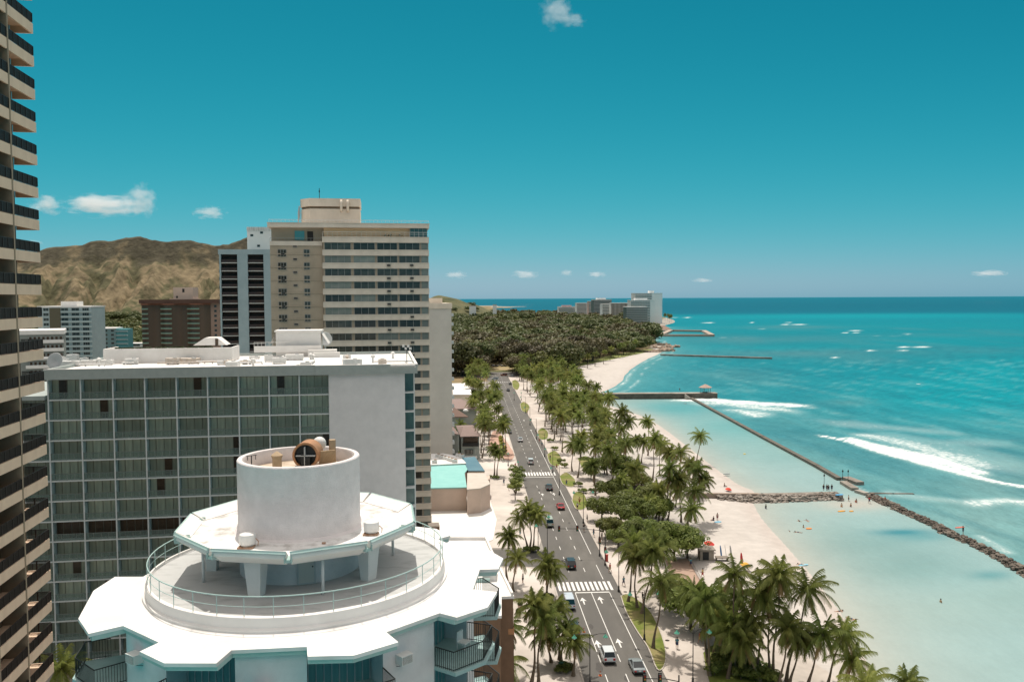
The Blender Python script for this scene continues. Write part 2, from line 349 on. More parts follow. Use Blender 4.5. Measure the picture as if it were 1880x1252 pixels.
sw = np.clip(1-(sdist+.2)/2.2, 0, 1)*(YY < 1300)
# foam
foam = np.zeros(XX.shape); fNZ = np.clip(fbm(XX+YY*.25, YY*.5, 9, 4, 61)*1.6-.3,0,1)
def foam_line(pts, wd, streng=1.0, tail=0, seg=10):
    global foam
    P = smooth_line([G(x,y,SEA)[:2] for x,y in pts], seg); d = seg_dist(XX, YY, P)*(.45+1.1*fNZ)
    foam = np.maximum(foam, np.exp(-(d/wd)**2)*streng)
foam_line([(1505,800),(1560,812),(1640,836),(1700,852),(1760,868),(1830,886),(1900,898)], 2.6, 1.25)
foam_line([(1560,806),(1620,822),(1680,836),(1740,852),(1800,868)], 5.0, 1.1); foam_line([(1590,800),(1680,820),(1740,838),(1800,858)], 9.5, .78); foam_line([(1640,800),(1740,822),(1840,860)], 16, .5)
foam_line([(1800,815),(1700,812),(1640,800)], 13, .52); foam_line([(1560,778),(1640,786),(1700,792)], 14, .55)
foam_line([(1270,734),(1330,737),(1400,741),(1455,746)], 9, 1.12); foam_line([(1310,740),(1390,749),(1430,752)], 12, .84); foam_line([(1350,754),(1400,760)], 10, .8); foam_line([(1365,758),(1390,765)], 5, .9)
foam_line([(1640,908),(1700,915),(1760,922)], 4, .6); foam_line([(1790,925),(1850,920),(1900,930)], 5, .8); foam_line([(1850,1015),(1800,985)], 1.5, .7)
for a,b,c,wd in [(1372,1450,592,9),(1405,1498,595,10),(1545,1590,606,12),(1552,1572,611,8),(1612,1652,617,10),(1648,1672,613,10),(1648,1700,637,8),(1595,1660,644,7),(1525,1538,656,3),(1242,1275,681,5),(1236,1262,583,12),(1288,1310,592,9),(1330,1350,620,5),(1400,1470,604,6)]:
    foam_line([(a,c),((a+b)/2,c+1),(b,c)], wd*.75, 1.0, seg=3)
outer = (~lag) & (YY > 462) & (YY < 1100)
foam = np.maximum(foam, np.exp(-(np.abs(sdist-1.5)/2.2)**2)*outer*(.35+.6*vnoise(XX,YY,14,4)))
foam = np.maximum(foam, np.exp(-((sdist-9)/1.6)**2)*outer*(vnoise(XX,YY,20,6)>.45)*.7)
zs = SEA + np.where(YY<1200, np.clip(foam,0,1)*.35, 0)*(~lag)
wm, t, b, at, g = attr_mat('sea water', .42, .05, .05, .22, .30)
N, L = t.nodes, t.links; b.inputs['Specular IOR Level'].default_value = .05; b.inputs['IOR'].default_value = 1.33
fa = N.new('ShaderNodeAttribute'); fa.attribute_name = 'foam'
def wnoise(sc_, st, det=8):
    mp = N.new('ShaderNodeMapping'); mp.inputs['Scale'].default_value = st; L.new(g.outputs['Position'], mp.inputs[0])
    n_ = N.new('ShaderNodeTexNoise'); n_.inputs['Scale'].default_value = sc_; n_.inputs['Detail'].default_value = det; n_.inputs['Roughness'].default_value = .7; L.new(mp.outputs[0], n_.inputs['Vector']); return n_.outputs['Fac']
n1 = wnoise(.8, (1,.55,1),12)
ad = N.new('ShaderNodeMath'); ad.operation = 'MULTIPLY_ADD'; ad.inputs[1].default_value = .66; L.new(fa.outputs['Fac'], ad.inputs[0]); L.new(n1, ad.inputs[2])
ms = N.new('ShaderNodeMapRange'); ms.inputs[1].default_value = .90; ms.inputs[2].default_value = 1.24; L.new(ad.outputs[0], ms.inputs[0])
oldc = b.inputs['Base Color'].links[0].from_socket
# light and dark of fine chop painted into the water colour by noise
n2 = wnoise(.22, (1,.45,1), 6); mr2 = N.new('ShaderNodeMapRange'); mr2.inputs[1].default_value=.3; mr2.inputs[2].default_value=.7; mr2.inputs[3].default_value=.88; mr2.inputs[4].default_value=1.12; L.new(n2, mr2.inputs[0])
n5 = wnoise(1.3, (1,.3,1), 4); mr5 = N.new('ShaderNodeMapRange'); mr5.inputs[1].default_value=.3; mr5.inputs[2].default_value=.7; mr5.inputs[3].default_value=.88; mr5.inputs[4].default_value=1.12; L.new(n5, mr5.inputs[0])
mm5 = N.new('ShaderNodeMath'); mm5.operation='MULTIPLY'; L.new(mr2.outputs[0], mm5.inputs[0]); L.new(mr5.outputs[0], mm5.inputs[1])
vm2 = N.new('ShaderNodeVectorMath'); vm2.operation='SCALE'; L.new(oldc, vm2.inputs[0]); ca = N.new('ShaderNodeAttribute'); ca.attribute_name='chop'; cmx = N.new('ShaderNodeMix'); cmx.inputs[2].default_value=1.0; L.new(ca.outputs['Fac'], cmx.inputs[0]); L.new(mm5.outputs[0], cmx.inputs[3]); L.new(cmx.outputs[0], vm2.inputs['Scale'])
mx = N.new('ShaderNodeMix'); mx.data_type='RGBA'; L.new(ms.outputs[0], mx.inputs[0]); L.new(vm2.outputs[0], mx.inputs[6]); mx.inputs[7].default_value=(.72,.73,.72,1)
milk = N.new('ShaderNodeMapRange'); milk.interpolation_type='SMOOTHSTEP'; milk.inputs[1].default_value=.1; milk.inputs[2].default_value=1.0; milk.inputs[4].default_value=.62; L.new(fa.outputs['Fac'], milk.inputs[0])
mk = N.new('ShaderNodeMix'); mk.data_type='RGBA'; L.new(milk.outputs[0], mk.inputs[0]); L.new(vm2.outputs[0], mk.inputs[6]); mk.inputs[7].default_value=(.38,.50,.49,1); L.new(mk.outputs[2], mx.inputs[6]); L.new(mx.outputs[2], b.inputs['Base Color'])
mrr = N.new('ShaderNodeMapRange'); mrr.inputs[3].default_value=.32; mrr.inputs[4].default_value=.9; L.new(ms.outputs[0], mrr.inputs[0]); L.new(mrr.outputs[0], b.inputs['Roughness'])
grid_mesh('sea_water', sdist > -12, zs, col, wm, {'foam': foam, 'chop': np.where(lag, .22, 1.0)})
sea = bpy.data.objects['sea_water']; bm_ = None
# edge of the water is see-through over the wet sand
at2 = N.new('ShaderNodeAttribute'); at2.attribute_name = 'edge'
# ---- crater mountain: ridge heightfield with erosion spurs
sky_pts = [(-900,545),(-500,520),(-200,500),(0,478),(50,468),(75,461),(100,452),(150,449),(165,443),(200,441),(235,436),(258,434),(275,439),(310,444),(340,443),(380,447),(395,452),(420,447),(457,437),(520,432),(580,450),(640,500),(700,540),(760,551),(800,552)]
YC = 2600.0; cxs = np.array([AT(x,y,YC).x for x,y in sky_pts]); czs = np.array([AT(x,y,YC).z for x,y in sky_pts])
gx = np.arange(cxs[0], cxs[-1], 9.0); ts = np.concatenate([np.linspace(-.5,0,10)[:-1], np.linspace(0,1,72)])
zc = np.interp(gx, cxs, czs); zc = zc + (vnoise(gx, gx*0, 40, 2)-.5)*7+(vnoise(gx, gx*0, 13, 3)-.5)*4
GX, TS = np.meshgrid(gx, ts); ZC = np.tile(zc, (len(ts),1))
ph = GX/128 + (fbm(GX, TS*300, 260, 2, 9)-.5)*2.6 + TS*.35
tri = 1-np.abs((ph % 1.0)*2-1)                       # 1 on a spur, 0 in a gully
tri2 = 1-np.abs(((ph*2.7+fbm(GX,TS*400,90,2,5)*1.5) % 1.0)*2-1)
T0 = np.clip(TS,0,1); Lh = 430*(.45+.55*np.clip(ZC/200,0,1))
prof = np.where(T0 < .16, 1-T0*1.9, (1-.304)*np.clip(1-(T0-.16)/.84,0,1)**1.22)
amp = np.sin(np.clip((T0-.1)/.9,0,1)*PI)**.8
ZZ = ZC*(prof + amp*((tri-.5)*.22+(tri2-.5)*.10)) + amp*(fbm(GX, TS*430, 45, 4, 14)-.5)*30
ZZ = np.where(TS < 0, ZC*(1+TS*1.4), ZZ); ZZ = np.maximum(ZZ, -1)
YG = YC - T0*Lh - np.where(TS<0, TS*300, 0) + (tri-.5)*amp*30
me = bpy.data.meshes.new('hill'); ny, nx = GX.shape; idx = np.arange(ny*nx).reshape(ny,nx)
q = np.stack([idx[:-1,:-1], idx[1:,:-1], idx[1:,1:], idx[:-1,1:]], -1).reshape(-1,4)
me.from_pydata(np.stack([GX.ravel(), YG.ravel(), ZZ.ravel()],1).tolist(), [], q.tolist())
a = me.color_attributes.new('tone','FLOAT_COLOR','POINT')
tan_ = np.array([.18,.142,.085]); scrub = np.array([.085,.08,.042]); rock = np.array([.08,.07,.046]); low = np.array([.06,.07,.03])
n3 = fbm(GX, TS*430, 60, 4, 31); n4 = fbm(GX, TS*430, 16, 3, 41)
wsc = np.clip((n3-.45)*6+(.5-tri)*1.1+(n4-.5)*5,0,1)[...,None]
c_ = tan_*(1-wsc)+scrub*wsc
wtop = np.clip((.15-T0+(n3-.5)*.34+(n4-.5)*.2)*11,0,1)[...,None]; c_ = c_*(1-wtop)+rock*(.8+.9*np.clip(n4-.4,0,1)[...,None])*wtop
wl = np.clip((T0-.80+(n4-.5)*.3)*8,0,1)[...,None]; c_ = c_*(1-wl)+low*wl
a.data.foreach_set('color', np.concatenate([c_.reshape(-1,3), np.ones((ny*nx,1))],1).astype(np.float32).ravel())
hm, *_ = attr_mat('dry crater slope', .95, .045, .35, 5.0, .06); me.materials.append(hm)
me.polygons.foreach_set('use_smooth', [True]*len(me.polygons)); hill = struct(put('hill', me))
# gently rising land under the houses at the crater's foot and the green knoll at its seaward end
k = MB(); m_low = mat('knoll scrub', (.05,.06,.025), (.13,.12,.055), scale=.03, rough=.95, bump=3, bscale=.08)
xs_ = np.linspace(-1,1,40); pts = []
for j, yy in enumerate(np.linspace(-1,1,20)):
    for xx in xs_: 
        r2 = max(0,1-(xx*xx+yy*yy)); pts.append((-190+xx*190, 2130+yy*230, r2**1.3*52*(0.75+.5*vnoise(np.array(xx*4.),np.array(yy*4.),1,3))-.5))
k.add(pts, [(j*40+i, j*40+i+1, (j+1)*40+i+1, (j+1)*40+i) for j in range(19) for i in range(39)])
struct(k.build('hill', m_low, smooth=True))
# ================================================================ NEAR BUILDINGS
white = mat('white painted concrete', (.82,.785,.75), (.72,.685,.65), scale=.5, rough=.7, bump=.01, bscale=6, c3=(.74,.72,.68), scale3=.12)
whiteroof = mat('white roof coating', (.80,.79,.77), (.70,.69,.67), scale=.35, rough=.75, bump=.008, bscale=9, c3=(.62,.61,.585), scale3=.5)
dirtyroof = mat('stained white roof', (.74,.73,.71), (.36,.34,.31), scale=.9, rough=.85, sharp=(.48,.72), bump=.02, bscale=4)
deckm = mat('worn grey deck', (.48,.485,.475), (.29,.295,.285), scale=.6, rough=.85, sharp=(.5,.8), bump=.01, stretch=(1,2.4,1))
stucco = mat('rough white stucco', (.72,.675,.665), (.63,.59,.58), scale=1.5, rough=.95, bump=.03, bscale=14)
palegreen = mat('pale green rail paint', (.34,.50,.47), (.42,.55,.52), scale=3, rough=.5)
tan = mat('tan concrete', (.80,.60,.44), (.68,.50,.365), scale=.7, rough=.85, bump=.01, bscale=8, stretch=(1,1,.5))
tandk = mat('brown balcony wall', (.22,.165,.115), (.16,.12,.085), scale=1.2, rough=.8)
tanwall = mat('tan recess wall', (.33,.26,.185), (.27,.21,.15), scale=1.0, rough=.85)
darkmet = mat('dark bronze metal', (.045,.035,.03), rough=.45, metal=.2)
blackmet = mat('black railing metal', (.02,.022,.022), rough=.5)
glassdk = mat('dark window glass', (.018,.025,.024), (.05,.055,.048), scale=.35, rough=.12, spec=.6)
glassteal = mat('teal window glass', (.05,.12,.12), (.09,.17,.165), scale=.8, rough=.15, spec=.6)
greymet = mat('light grey metal', (.48,.49,.48), (.40,.41,.41), scale=2, rough=.5)
copper = mat('copper sheet', (.50,.25,.12), (.36,.19,.10), scale=3, rough=.45, metal=.2)
ply = mat('plywood board', (.46,.34,.22), (.36,.27,.17), scale=3, rough=.8, stretch=(1,8,1))
rust = mat('rusty stain', (.28,.15,.08), (.42,.30,.22), scale=4, rough=.9)
acwhite = mat('white enamel', (.72,.71,.69), (.62,.61,.58), scale=2, rough=.5)
def ac_mesh():
    b = MB(); b.box(-.36,.36,-.34,.3,0,.46,0); b.box(-.31,.31,-.352,-.34,.05,.41,1)
    for i in range(7): b.box(-.31,.31,-.362,-.352,.07+i*.05,.095+i*.05,0)
    b.box(-.37,.37,-.36,.3,.46,.485,0); b.tube([(-.3,.3,-.2),(-.3,-.25,0)],.015,5,1); b.tube([(.3,.3,-.2),(.3,-.25,0)],.015,5,1)
    return b.mesh('air_conditioner',[acwhite, blackmet])
ACM = ac_mesh()
# ---------------------------------------------------------------- tall balcony tower on the left
T = thing('balcony_tower','towering tan apartment block with stacked dark railed balconies beside the green glass hotel','apartment tower',(-42.25,76,0),BA)
FH = 2.88; z0 = 46.8-15*FH; NF = 28; NB = 5; BW = 5.4
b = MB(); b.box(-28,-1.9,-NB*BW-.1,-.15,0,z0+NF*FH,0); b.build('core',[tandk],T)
b = MB(); b.box(-28.5,-1.5,-NB*BW-.4,.1,z0+NF*FH+.004,z0+NF*FH+.8,0); b.build('roof',[tan],T)
bm1 = MB(); bm1.box(-1.88,0,-NB*BW,0,.55,.76); bm1.box(-.14,0,-NB*BW,0,-.06,.549); bm1.box(-.14,0,-NB*BW,0,.761,.82); bm1.box(-1.88,-.141,-.14,0,-.06,.549); bm1.box(-1.88,-.141,-.14,0,.761,.82)
slab = bm1.mesh('balcony_slab',[tan])
many('balcony_slab',[(0,0,z0+k*FH,0) for k in range(NF-1,-1,-1)],slab,T)
def rail_mesh(L, h, step, mats, thick=.022, top=.05):
    b = MB(); b.box(-.04,.0,0,L,h-top,h,0); b.box(-.035,-.005,0,L,.06,.09,0)
    n = int(L/step)
    for i in range(n+1):
        y = min(i*step, L-.03); t_ = thick*(2 if i % 12 == 0 else 1); b.box(-.03,-.03+t_,y,y+t_,.09,h-top,0)
    return b
rb = rail_mesh(BW-.3,.92,.085,None,.042); rm = rb.mesh('railing',[darkmet])
spots = [(-.03,-(j+1)*BW+.15,z0+k*FH+.82,0) for j in range(NB) for k in range(NF-2,-1,-1)]
many('railing',spots,rm,T)
eb = rail_mesh(1.75,.92,.085,None,.042).mesh('end_railing',[darkmet])
many('end_railing',[(-.09,-.07,z0+k*FH+.82,PI/2) for k in range(NF-1)],eb,T)
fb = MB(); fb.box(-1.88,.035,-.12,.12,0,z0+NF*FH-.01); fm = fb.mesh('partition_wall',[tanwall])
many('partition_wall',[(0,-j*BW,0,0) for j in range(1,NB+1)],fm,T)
wb = MB(); wb.box(-.02,.05,.0,3.6,0,2.05,1); 
for y in (0,.9,1.8,2.7,3.54): wb.box(.05,.09,y,y+.06,0,2.05,0)
wb.box(.05,.09,0,3.6,1.99,2.05,0)
wm_ = wb.mesh('window',[darkmet,glassdk])
many('window',[(-1.9,-(j+1)*BW+.9,z0+k*FH+.77,0) for j in range(NB) for k in range(NF-2,-1,-1)],wm_,T)
# ---------------------------------------------------------------- round hotel tower in the foreground
RC = (-12.75, 50.0); RT = thing('round_tower','round white hotel tower with a star-shaped roof and an open drum on top','hotel tower',(RC[0],RC[1],0))
def pol(a, r): return (math.cos(R(a))*r, math.sin(R(a))*r)
KS = [256+40*k for k in range(9)]
star = []; KV = [256,296,336,376,416,576]
for a in KS[:5]: star += [pol(a-10.6,10.75), pol(a-10.6,11.9), pol(a-1,12.55), pol(a+10,12.2), pol(a+10.6,10.75)]
star += [pol(a,9.6) for a in range(428,536,12)]+[pol(540,9.5),pol(540,11.2),pol(552,11.55),pol(573.6,12.0),pol(585.7,12.1),pol(586.8,10.5)]
b = MB(); b.prism(star, 35.22, 35.4, 0); b.prism([(x*.988,y*.988) for x,y in star], 34.98, 35.218, 1); b.build('roof',[whiteroof, palegreen],RT)
b = MB(); b.lathe([(8.78,35.4),(8.78,35.55),(8.62,35.62),(8.6,36.12),(8.4,36.16),(8.36,36.02)],96,close=False); b.build('ring_curb',[white],RT,smooth=R(30))
b = MB(); b.lathe([(8.37,36.03),(.01,36.03)],96,close=False); b.build('terrace_deck',[deckm],RT)
b = MB(); N36 = 36; rr = 8.48
for h_,t_ in ((1.07,.032),(.55,.016)):
    b.tube([(*pol(i*5,rr),36.1+h_) for i in range(73)],t_,6,0,cap=False)
for i in range(N36): x,y = pol(i*10+5,rr); b.tube([(x,y,36.1),(x,y,37.15)],.022,5,0)
b.build('railing',[palegreen],RT,smooth=True)
# decagon roof on piers
dec = lambda r, off=0: [pol(351-36*k+off, r) for k in range(10)]
b = MB(); b.prism(dec(6.55),38.22,38.5,0,1); b.build('upper_slab',[white,dirtyroof],RT)
pm = MB(); half = math.sin(R(18)); c18 = math.cos(R(18))
def plate(r0,z0_,r1,z1_,th):
    w0, w1 = r0*half*.965, r1*half*.955; d0, d1 = r0*c18, r1*c18
    vs = [(d0,-w0,z0_),(d1,-w1,z1_),(d1,w1,z1_),(d0,w0,z0_),(d0+.16,-w0,z0_-th),(d1+.04,-w1,z1_-th*.85),(d1+.04,w1,z1_-th*.85),(d0+.16,w0,z0_-th)]
    return vs, [(0,1,2,3),(7,6,5,4),(0,4,5,1),(1,5,6,2),(2,6,7,3),(3,7,4,0)]
v_, f_ = plate(6.2,38.54,6.98,38.95,.46); pm.add(v_, f_, 0)
v_, f_ = plate(6.981,38.955,7.06,38.985,.10); pm.add(v_, f_, 1)
pmesh = pm.mesh('eaves_plate',[white,palegreen])
many('eaves_plate',[(0,0,0,R(351-18-36*k)) for k in range(10)],pmesh,RT)
sm = MB(); sm.box(6.2,6.98,-.16,.16,38.36,38.52,0); sm.box(6.2,7.06,-.2,-.16,38.36,38.7,0); sm.box(6.2,7.06,.16,.2,38.36,38.7,0)
many('roof_spout',[(0,0,0,R(351-36*k)) for k in (0,1,2,3,4,5)],sm.mesh('roof_spout',[palegreen]),RT)
# drum
b = MB(); b.lathe([(3.8,38.5),(3.62,38.62),(3.55,38.9),(3.55,42.6),(3.5,42.66),(3.26,42.66),(3.22,42.6),(3.22,41.8)],96,close=False); b.build('drum',[stucco],RT,smooth=R(35))
b = MB(); b.lathe([(3.23,41.85),(.01,41.85)],64,close=False); b.build('drum_floor',[mat('mottled tan drum floor',(.60,.52,.43),(.38,.30,.22),scale=.9,rough=.9)],RT)  # floor is tan, mottled with brown by noise
b = MB(); b.lathe([(.27,0),(.27,.8),(.30,.82),(.30,.9),(.34,.92),(.34,.98),(.05,1.2),(.0,1.22)],20,(-1.15,-.6,41.85)); b.build('chimney',[ply],RT,smooth=R(40))
# copper barrel lying towards the viewer with machinery inside
b = MB(); n=28
for rad,(ya,yb),mi in ((.78,(-1.5,-.2),0),(.66,(-1.52,-1.3),1)):
    ring = lambda y,r_: [(math.cos(2*PI*i/n)*r_+.25, y, 41.0+.98+math.sin(2*PI*i/n)*r_) for i in range(n)]
    A_, B_ = ring(ya,rad), ring(yb,rad); b.add(A_+B_, [(i,(i+1)%n,(i+1)%n+n,i+n) for i in range(n)], mi)
    if mi == 0: b.add(B_, [tuple(range(n))], 0); C_ = ring(ya,.64); b.add(A_+C_, [(i+n,(i+1)%n+n,(i+1)%n,i) for i in range(n)], 0)
C_ = ring(-1.32,.64); b.add(C_, [tuple(range(n))], 1)
b.box(.0,.22,-1.6,-1.4,41.15,42.1,1); b.box(.32,.55,-1.6,-1.4,41.15,41.9,1); b.box(-.35,.9,-1.58,-1.45,41.3,41.38,2); b.box(.2,.25,-1.62,-1.33,41.4,42.5,2); b.box(-.3,.85,-1.62,-1.33,41.95,42.0,2)
b.build('exhaust_fan',[copper,blackmet,greymet],RT,smooth=R(40),loc=(.15,1.4,.72))
b = MB(); b.ball((.75,.9,42.3),.42,0,10); b.box(.7,.8,.85,.95,41,42,0); b.build('satellite_dome',[acwhite],RT,smooth=True,loc=(0,1.2,.75))
b = MB(); b.cbox(1.5,-.1,41.55,.9,.04,1.1,0,rz=.5,rx=.35); b.cbox(1.9,-.6,41.2,1.5,.05,.5,0,rz=.35,rx=.9); b.cbox(1.7,.5,41.8,.35,.35,1.6,0,rz=.4); b.cbox(.95,-1.6,41.1,1.4,.3,.2,0,rz=.2); b.build('plywood_stack',[ply],RT,loc=(0,.9,.8))
b = MB(); b.tube([(-2.5,-1.4,41),(-2.5,-1.4,42.2)],.03,6); b.tube([(-2.75,-1.6,42.2),(-2.25,-1.2,42.2)],.02,6); b.tube([(-2.68,-1.55,42.2),(-2.68,-1.55,41.95)],.02,6);b.tube([(-2.3,-1.25,42.2),(-2.3,-1.25,41.95)],.02,6); b.build('antenna',[blackmet],RT,loc=(0,.3,.7))
# lower drum, door, piers, posts
b = MB(); b.lathe([(3.5,36.02),(3.5,38.22)],64,close=False); b.build('stair_drum',[stucco],RT,smooth=True)
dr = put('door',(lambda q: q.box(-.5,.5,-.06,.0,0,2.0,0).box(-.42,.42,-.075,-.06,.1,1.9,1).mesh('door',[greymet,mat('pale door paint',(.52,.49,.45),rough=.6)]))(MB()),RT,(*pol(289,3.52),36.04),R(19))
b = MB(); b.ball((.34,-.12,1.0),.045,0,6); b.build('handle',[blackmet],dr)
b = MB(); b.box(-.22,.22,-.04,0,0,.3,0); b.box(-.15,.1,-.05,-.04,.05,.24,1); b.build('fuse_box',[greymet,blackmet],RT,loc=(*pol(312,3.53),37.5),rz=R(42))
pp = MB(); 
vs = [(-.36,-.25,0),(.36,-.25,0),(.36,.3,0),(-.36,.3,0),(-.52,-.42,2.2),(.52,-.42,2.2),(.52,.45,2.2),(-.52,.45,2.2)]
pp.add(vs,[(0,3,2,1),(4,5,6,7),(0,1,5,4),(1,2,6,5),(2,3,7,6),(3,0,4,7)]); pmesh = pp.mesh('pier',[white])
many('pier',[(*pol(a,5.15),36.02,R(a+90)) for a in (257,331,43,115,187)],pmesh,RT)
po = MB(); po.tube([(0,0,0),(0,0,2.2)],.085,10); many('post',[(*pol(a,5.6),36.02,0) for a in (211,296,20,80,150)],po.mesh('post',[white],True),RT)
for a,r_ in ((248,4.75),(337,5.0)):
    b = MB(); b.lathe([(.34,0),(.34,.12),(.45,.16),(.45,.62),(.42,.68),(.05,.74),(0,.74)],20); b.box(-.42,.42,-.5,.1,-.05,.06,1); b.tube([(.45,0,.45),(.62,-.05,.3),(.6,-.1,.05)],.025,5,1)
    b.build('roof_vent',[acwhite,rust],RT,smooth=R(40),loc=(*pol(a,r_),38.52))
b = MB(); b.cbox(*pol(300,4.6),38.56,.2,.12,.08,0); b.build('roof_drain',[rust],RT)
# tower walls
wallm = mat('pale blue-grey render', (.68,.66,.66), (.58,.565,.565), scale=.8, rough=.9, bump=.008, bscale=10)
curt = mat('teal curtain glass', (.10,.26,.26), (.18,.36,.35), scale=1.6, rough=.3, spec=.5, stretch=(3,3,.15))
for a in KS:
    a0, a1 = a+10.6, a+29.4; rw_ = 10.35 if a in (216+360,256,296,336,376) else 9.2; p = [pol(a0,rw_),pol(a1,rw_),pol(a1,8.9),pol(a0,8.9)]
    b = MB(); b.prism(p, 0, 34.97, 0); b.build('wall',[wallm],RT)
for i,a in enumerate(KS):
    b = MB(); L_ = 2*9.0*math.sin(R(10.3))
    for k in range(12):
        zz = 34.95-2.8*(k+1)
        b.box(-L_/2,L_/2,-.03,.0,zz,zz+2.6,1)
        for j in range(9): xx = -L_/2+j*(L_-.06)/8; b.box(xx,xx+.06,-.07,-.03,zz,zz+2.6,0)
        b.box(-L_/2,L_/2,-.07,-.031,zz+2.52,zz+2.6,0)
    b.build('window_wall',[greymet,curt],RT,loc=(*pol(a,9.0*math.cos(R(10.3))),0),rz=R(a+90))
core = MB(); core.lathe([(8.85,0),(8.85,34.9)],36,close=False); core.build('core',[wallm],RT)
bal = []
for a in KS: bal += [pol(a-10.6,9.3), pol(a-10.6,11.8), pol(a-1,12.4), pol(a+10,12.05), pol(a+10.6,9.3)] if a in KV else [pol(a-10,9.25), pol(a+10,9.25)]
sb = MB(); sb.prism(bal,-.2,0,0); slabm = sb.mesh('balcony_slab',[mat('teal balcony concrete',(.36,.50,.49),(.28,.40,.39),scale=1,rough=.8)])
many('balcony_slab',[(0,0,32.42-2.8*k,0) for k in range(11)],slabm,RT)
rb = MB()
def pick(b, P, Q, h, step=.13):
    P, Q = Vector(P), Vector(Q); n = max(1,int((Q-P).length/step)); a = math.atan2(Q.y-P.y,Q.x-P.x); L_ = (Q-P).length; M_ = (P+Q)/2
    b.cbox(M_.x,M_.y,P.z+h,L_,.045,.045,0,rz=a); b.cbox(M_.x,M_.y,P.z+.08,L_,.03,.03,0,rz=a)
    for i in range(n+1):
        q = P.lerp(Q,i/n); b.cbox(q.x,q.y,P.z+h/2,.022,.022,h,0,rz=a)
ps = [pol(-10.4,10.4),pol(-10.4,11.65),pol(-1,12.25),pol(9.8,11.9),pol(10.4,10.4)]
for p,q in zip(ps[:-1],ps[1:]): pick(rb,(*p,0),(*q,0),1.05)
rbm = rb.mesh('balcony_railing',[blackmet])
many('balcony_railing',[(0,0,32.43-2.8*k,R(a)) for k in range(3) for a in KV],rbm,RT)
for a,zz in ((236,34.0),(276,33.2),(316,33.6),(236,31.2),(316,30.8),(276,30.4)):
    x,y = pol(a-3,10.55*math.cos(R(9.4))/math.cos(R(3))); put('air_conditioner',ACM,RT,(x,y,zz-.2),R(a+90))
# terrace chair on the right balcony
b = MB(); b.box(-.3,.3,-.3,.3,.35,.42,0); b.box(-.3,.3,.24,.3,.42,.95,0)
for x in (-.28,.24):
    for y in (-.28,.24): b.box(x,x+.05,y,y+.05,0,.35,0)
cx,cy_ = pol(340,10.6); tag(b.build('chair',[acwhite],None,loc=(RC[0]+cx,RC[1]+cy_,32.43),rz=R(60)),'white chair on the dark railed balcony of the round tower','chair')
# ---------------------------------------------------------------- green glass hotel
HT = thing('glass_hotel','broad hotel slab with a grid of green curtained balconies and a blank white end wall','hotel',(-63.9,115.7,0),BA)
fas = mat('grey green fascia', (.37,.41,.39), (.32,.36,.345), scale=1.2, rough=.8)
gridw = mat('grey white frame', (.60,.63,.62), (.52,.55,.55), scale=1, rough=.7)
part_ = mat('pale aqua partition', (.40,.50,.50), (.34,.43,.44), scale=1, rough=.8)
curtm = mat('olive curtains', (.50,.53,.42), (.31,.34,.27), scale=1.3, rough=.28, spec=.45, rand=.28, stretch=(3.2,1,.12))
brownd = mat('dark brown room', (.05,.032,.022), (.09,.06,.04), scale=1, rough=.25, spec=.45)
BWH, NBH, FHH = 4.211, 9, 2.82; DW = 30.0
b = MB(); b.box(.02,37.88,1.42,DW,0,41.1); b.box(-2*4.211+.02,.0,1.42,DW-8,0,38.3); b.box(37.9,48.7,.3,DW,0,41.1); b.box(48.71,50.2,1.42,DW,0,41.1); b.build('core',[mat('hotel core',(.30,.32,.30),rough=.9)],HT)
b = MB(); b.box(37.9,48.75,-.06,.299,0,41.1); b.build('end_wall',[mat('blank white panel',(.70,.685,.68),(.62,.61,.605),scale=.6,rough=.95,bump=.02,bscale=12)],HT)
b = MB(); LX = -.4; b.box(LX,36.0,-.35,0,41.1,42.5); b.box(36.0,50.6,-.5,0,41.1,42.45); b.box(LX,LX+.4,.0,DW,41.1,42.5); b.box(50.2,50.6,0,DW,41.1,42.45); b.box(LX,50.6,DW,DW+.3,41.1,42.5); b.build('fascia',[fas],HT)
b = MB(); b.box(LX+.4,50.2,.0,DW,41.1,42.05); b.build('roof',[dirtyroof],HT)
b = MB(); b.box(LX-.02,36.0,-.37,-.05,42.502,42.56); b.box(36.0,50.62,-.52,-.2,42.452,42.51); b.box(50.25,50.62,-.2,DW,42.452,42.51); b.build('coping',[white],HT)
many('partition_wall',[(j*BWH,0,-2.82 if j<0 else 0,0) for j in range(-2,NBH+1)],(lambda q:q.box(-.07,.07,0,1.42,0,41.09).mesh('partition_wall',[part_]))(MB()),HT)
many('mullion',[(j*BWH,0,-2.82 if j<0 else 0,0) for j in range(-2,NBH+1)]+[(50.1,0,0,0)],(lambda q:q.box(-.085,.085,-.04,-.001,0,41.09).mesh('mullion',[gridw]))(MB()),HT)
many('balcony_slab',[(0,0,41.1-FHH,0)],(lambda q:q.box(0,37.9,-.045,1.42,-.11,.05).box(48.76,50.15,-.045,1.42,-.11,.05).mesh('balcony_slab',[gridw]))(MB()),HT)
many('balcony_slab',[(0,0,41.1-FHH*(k+1),0) for k in range(1,14)],(lambda q:q.box(-8.42,37.9,-.045,1.42,-.11,.05).box(48.76,50.15,-.045,1.42,-.11,.05).mesh('balcony_slab',[gridw]))(MB()),HT)
def bay(m_back, openx=None):
    b = MB(); b.box(.08,BWH-.08,1.36,1.40,.05,2.7,1)
    for x in (.08,.95,2.05,3.1,4.06): b.box(x,x+.055,1.31,1.36,.05,2.7,0)
    b.box(.08,BWH-.08,1.31,1.36,2.62,2.7,0)
    if openx: b.box(openx,openx+1.0,1.33,1.355,.05,2.6,2)
    return b.mesh('window',[mat('bronze frame',(.16,.15,.12),rough=.5),m_back,brownd])
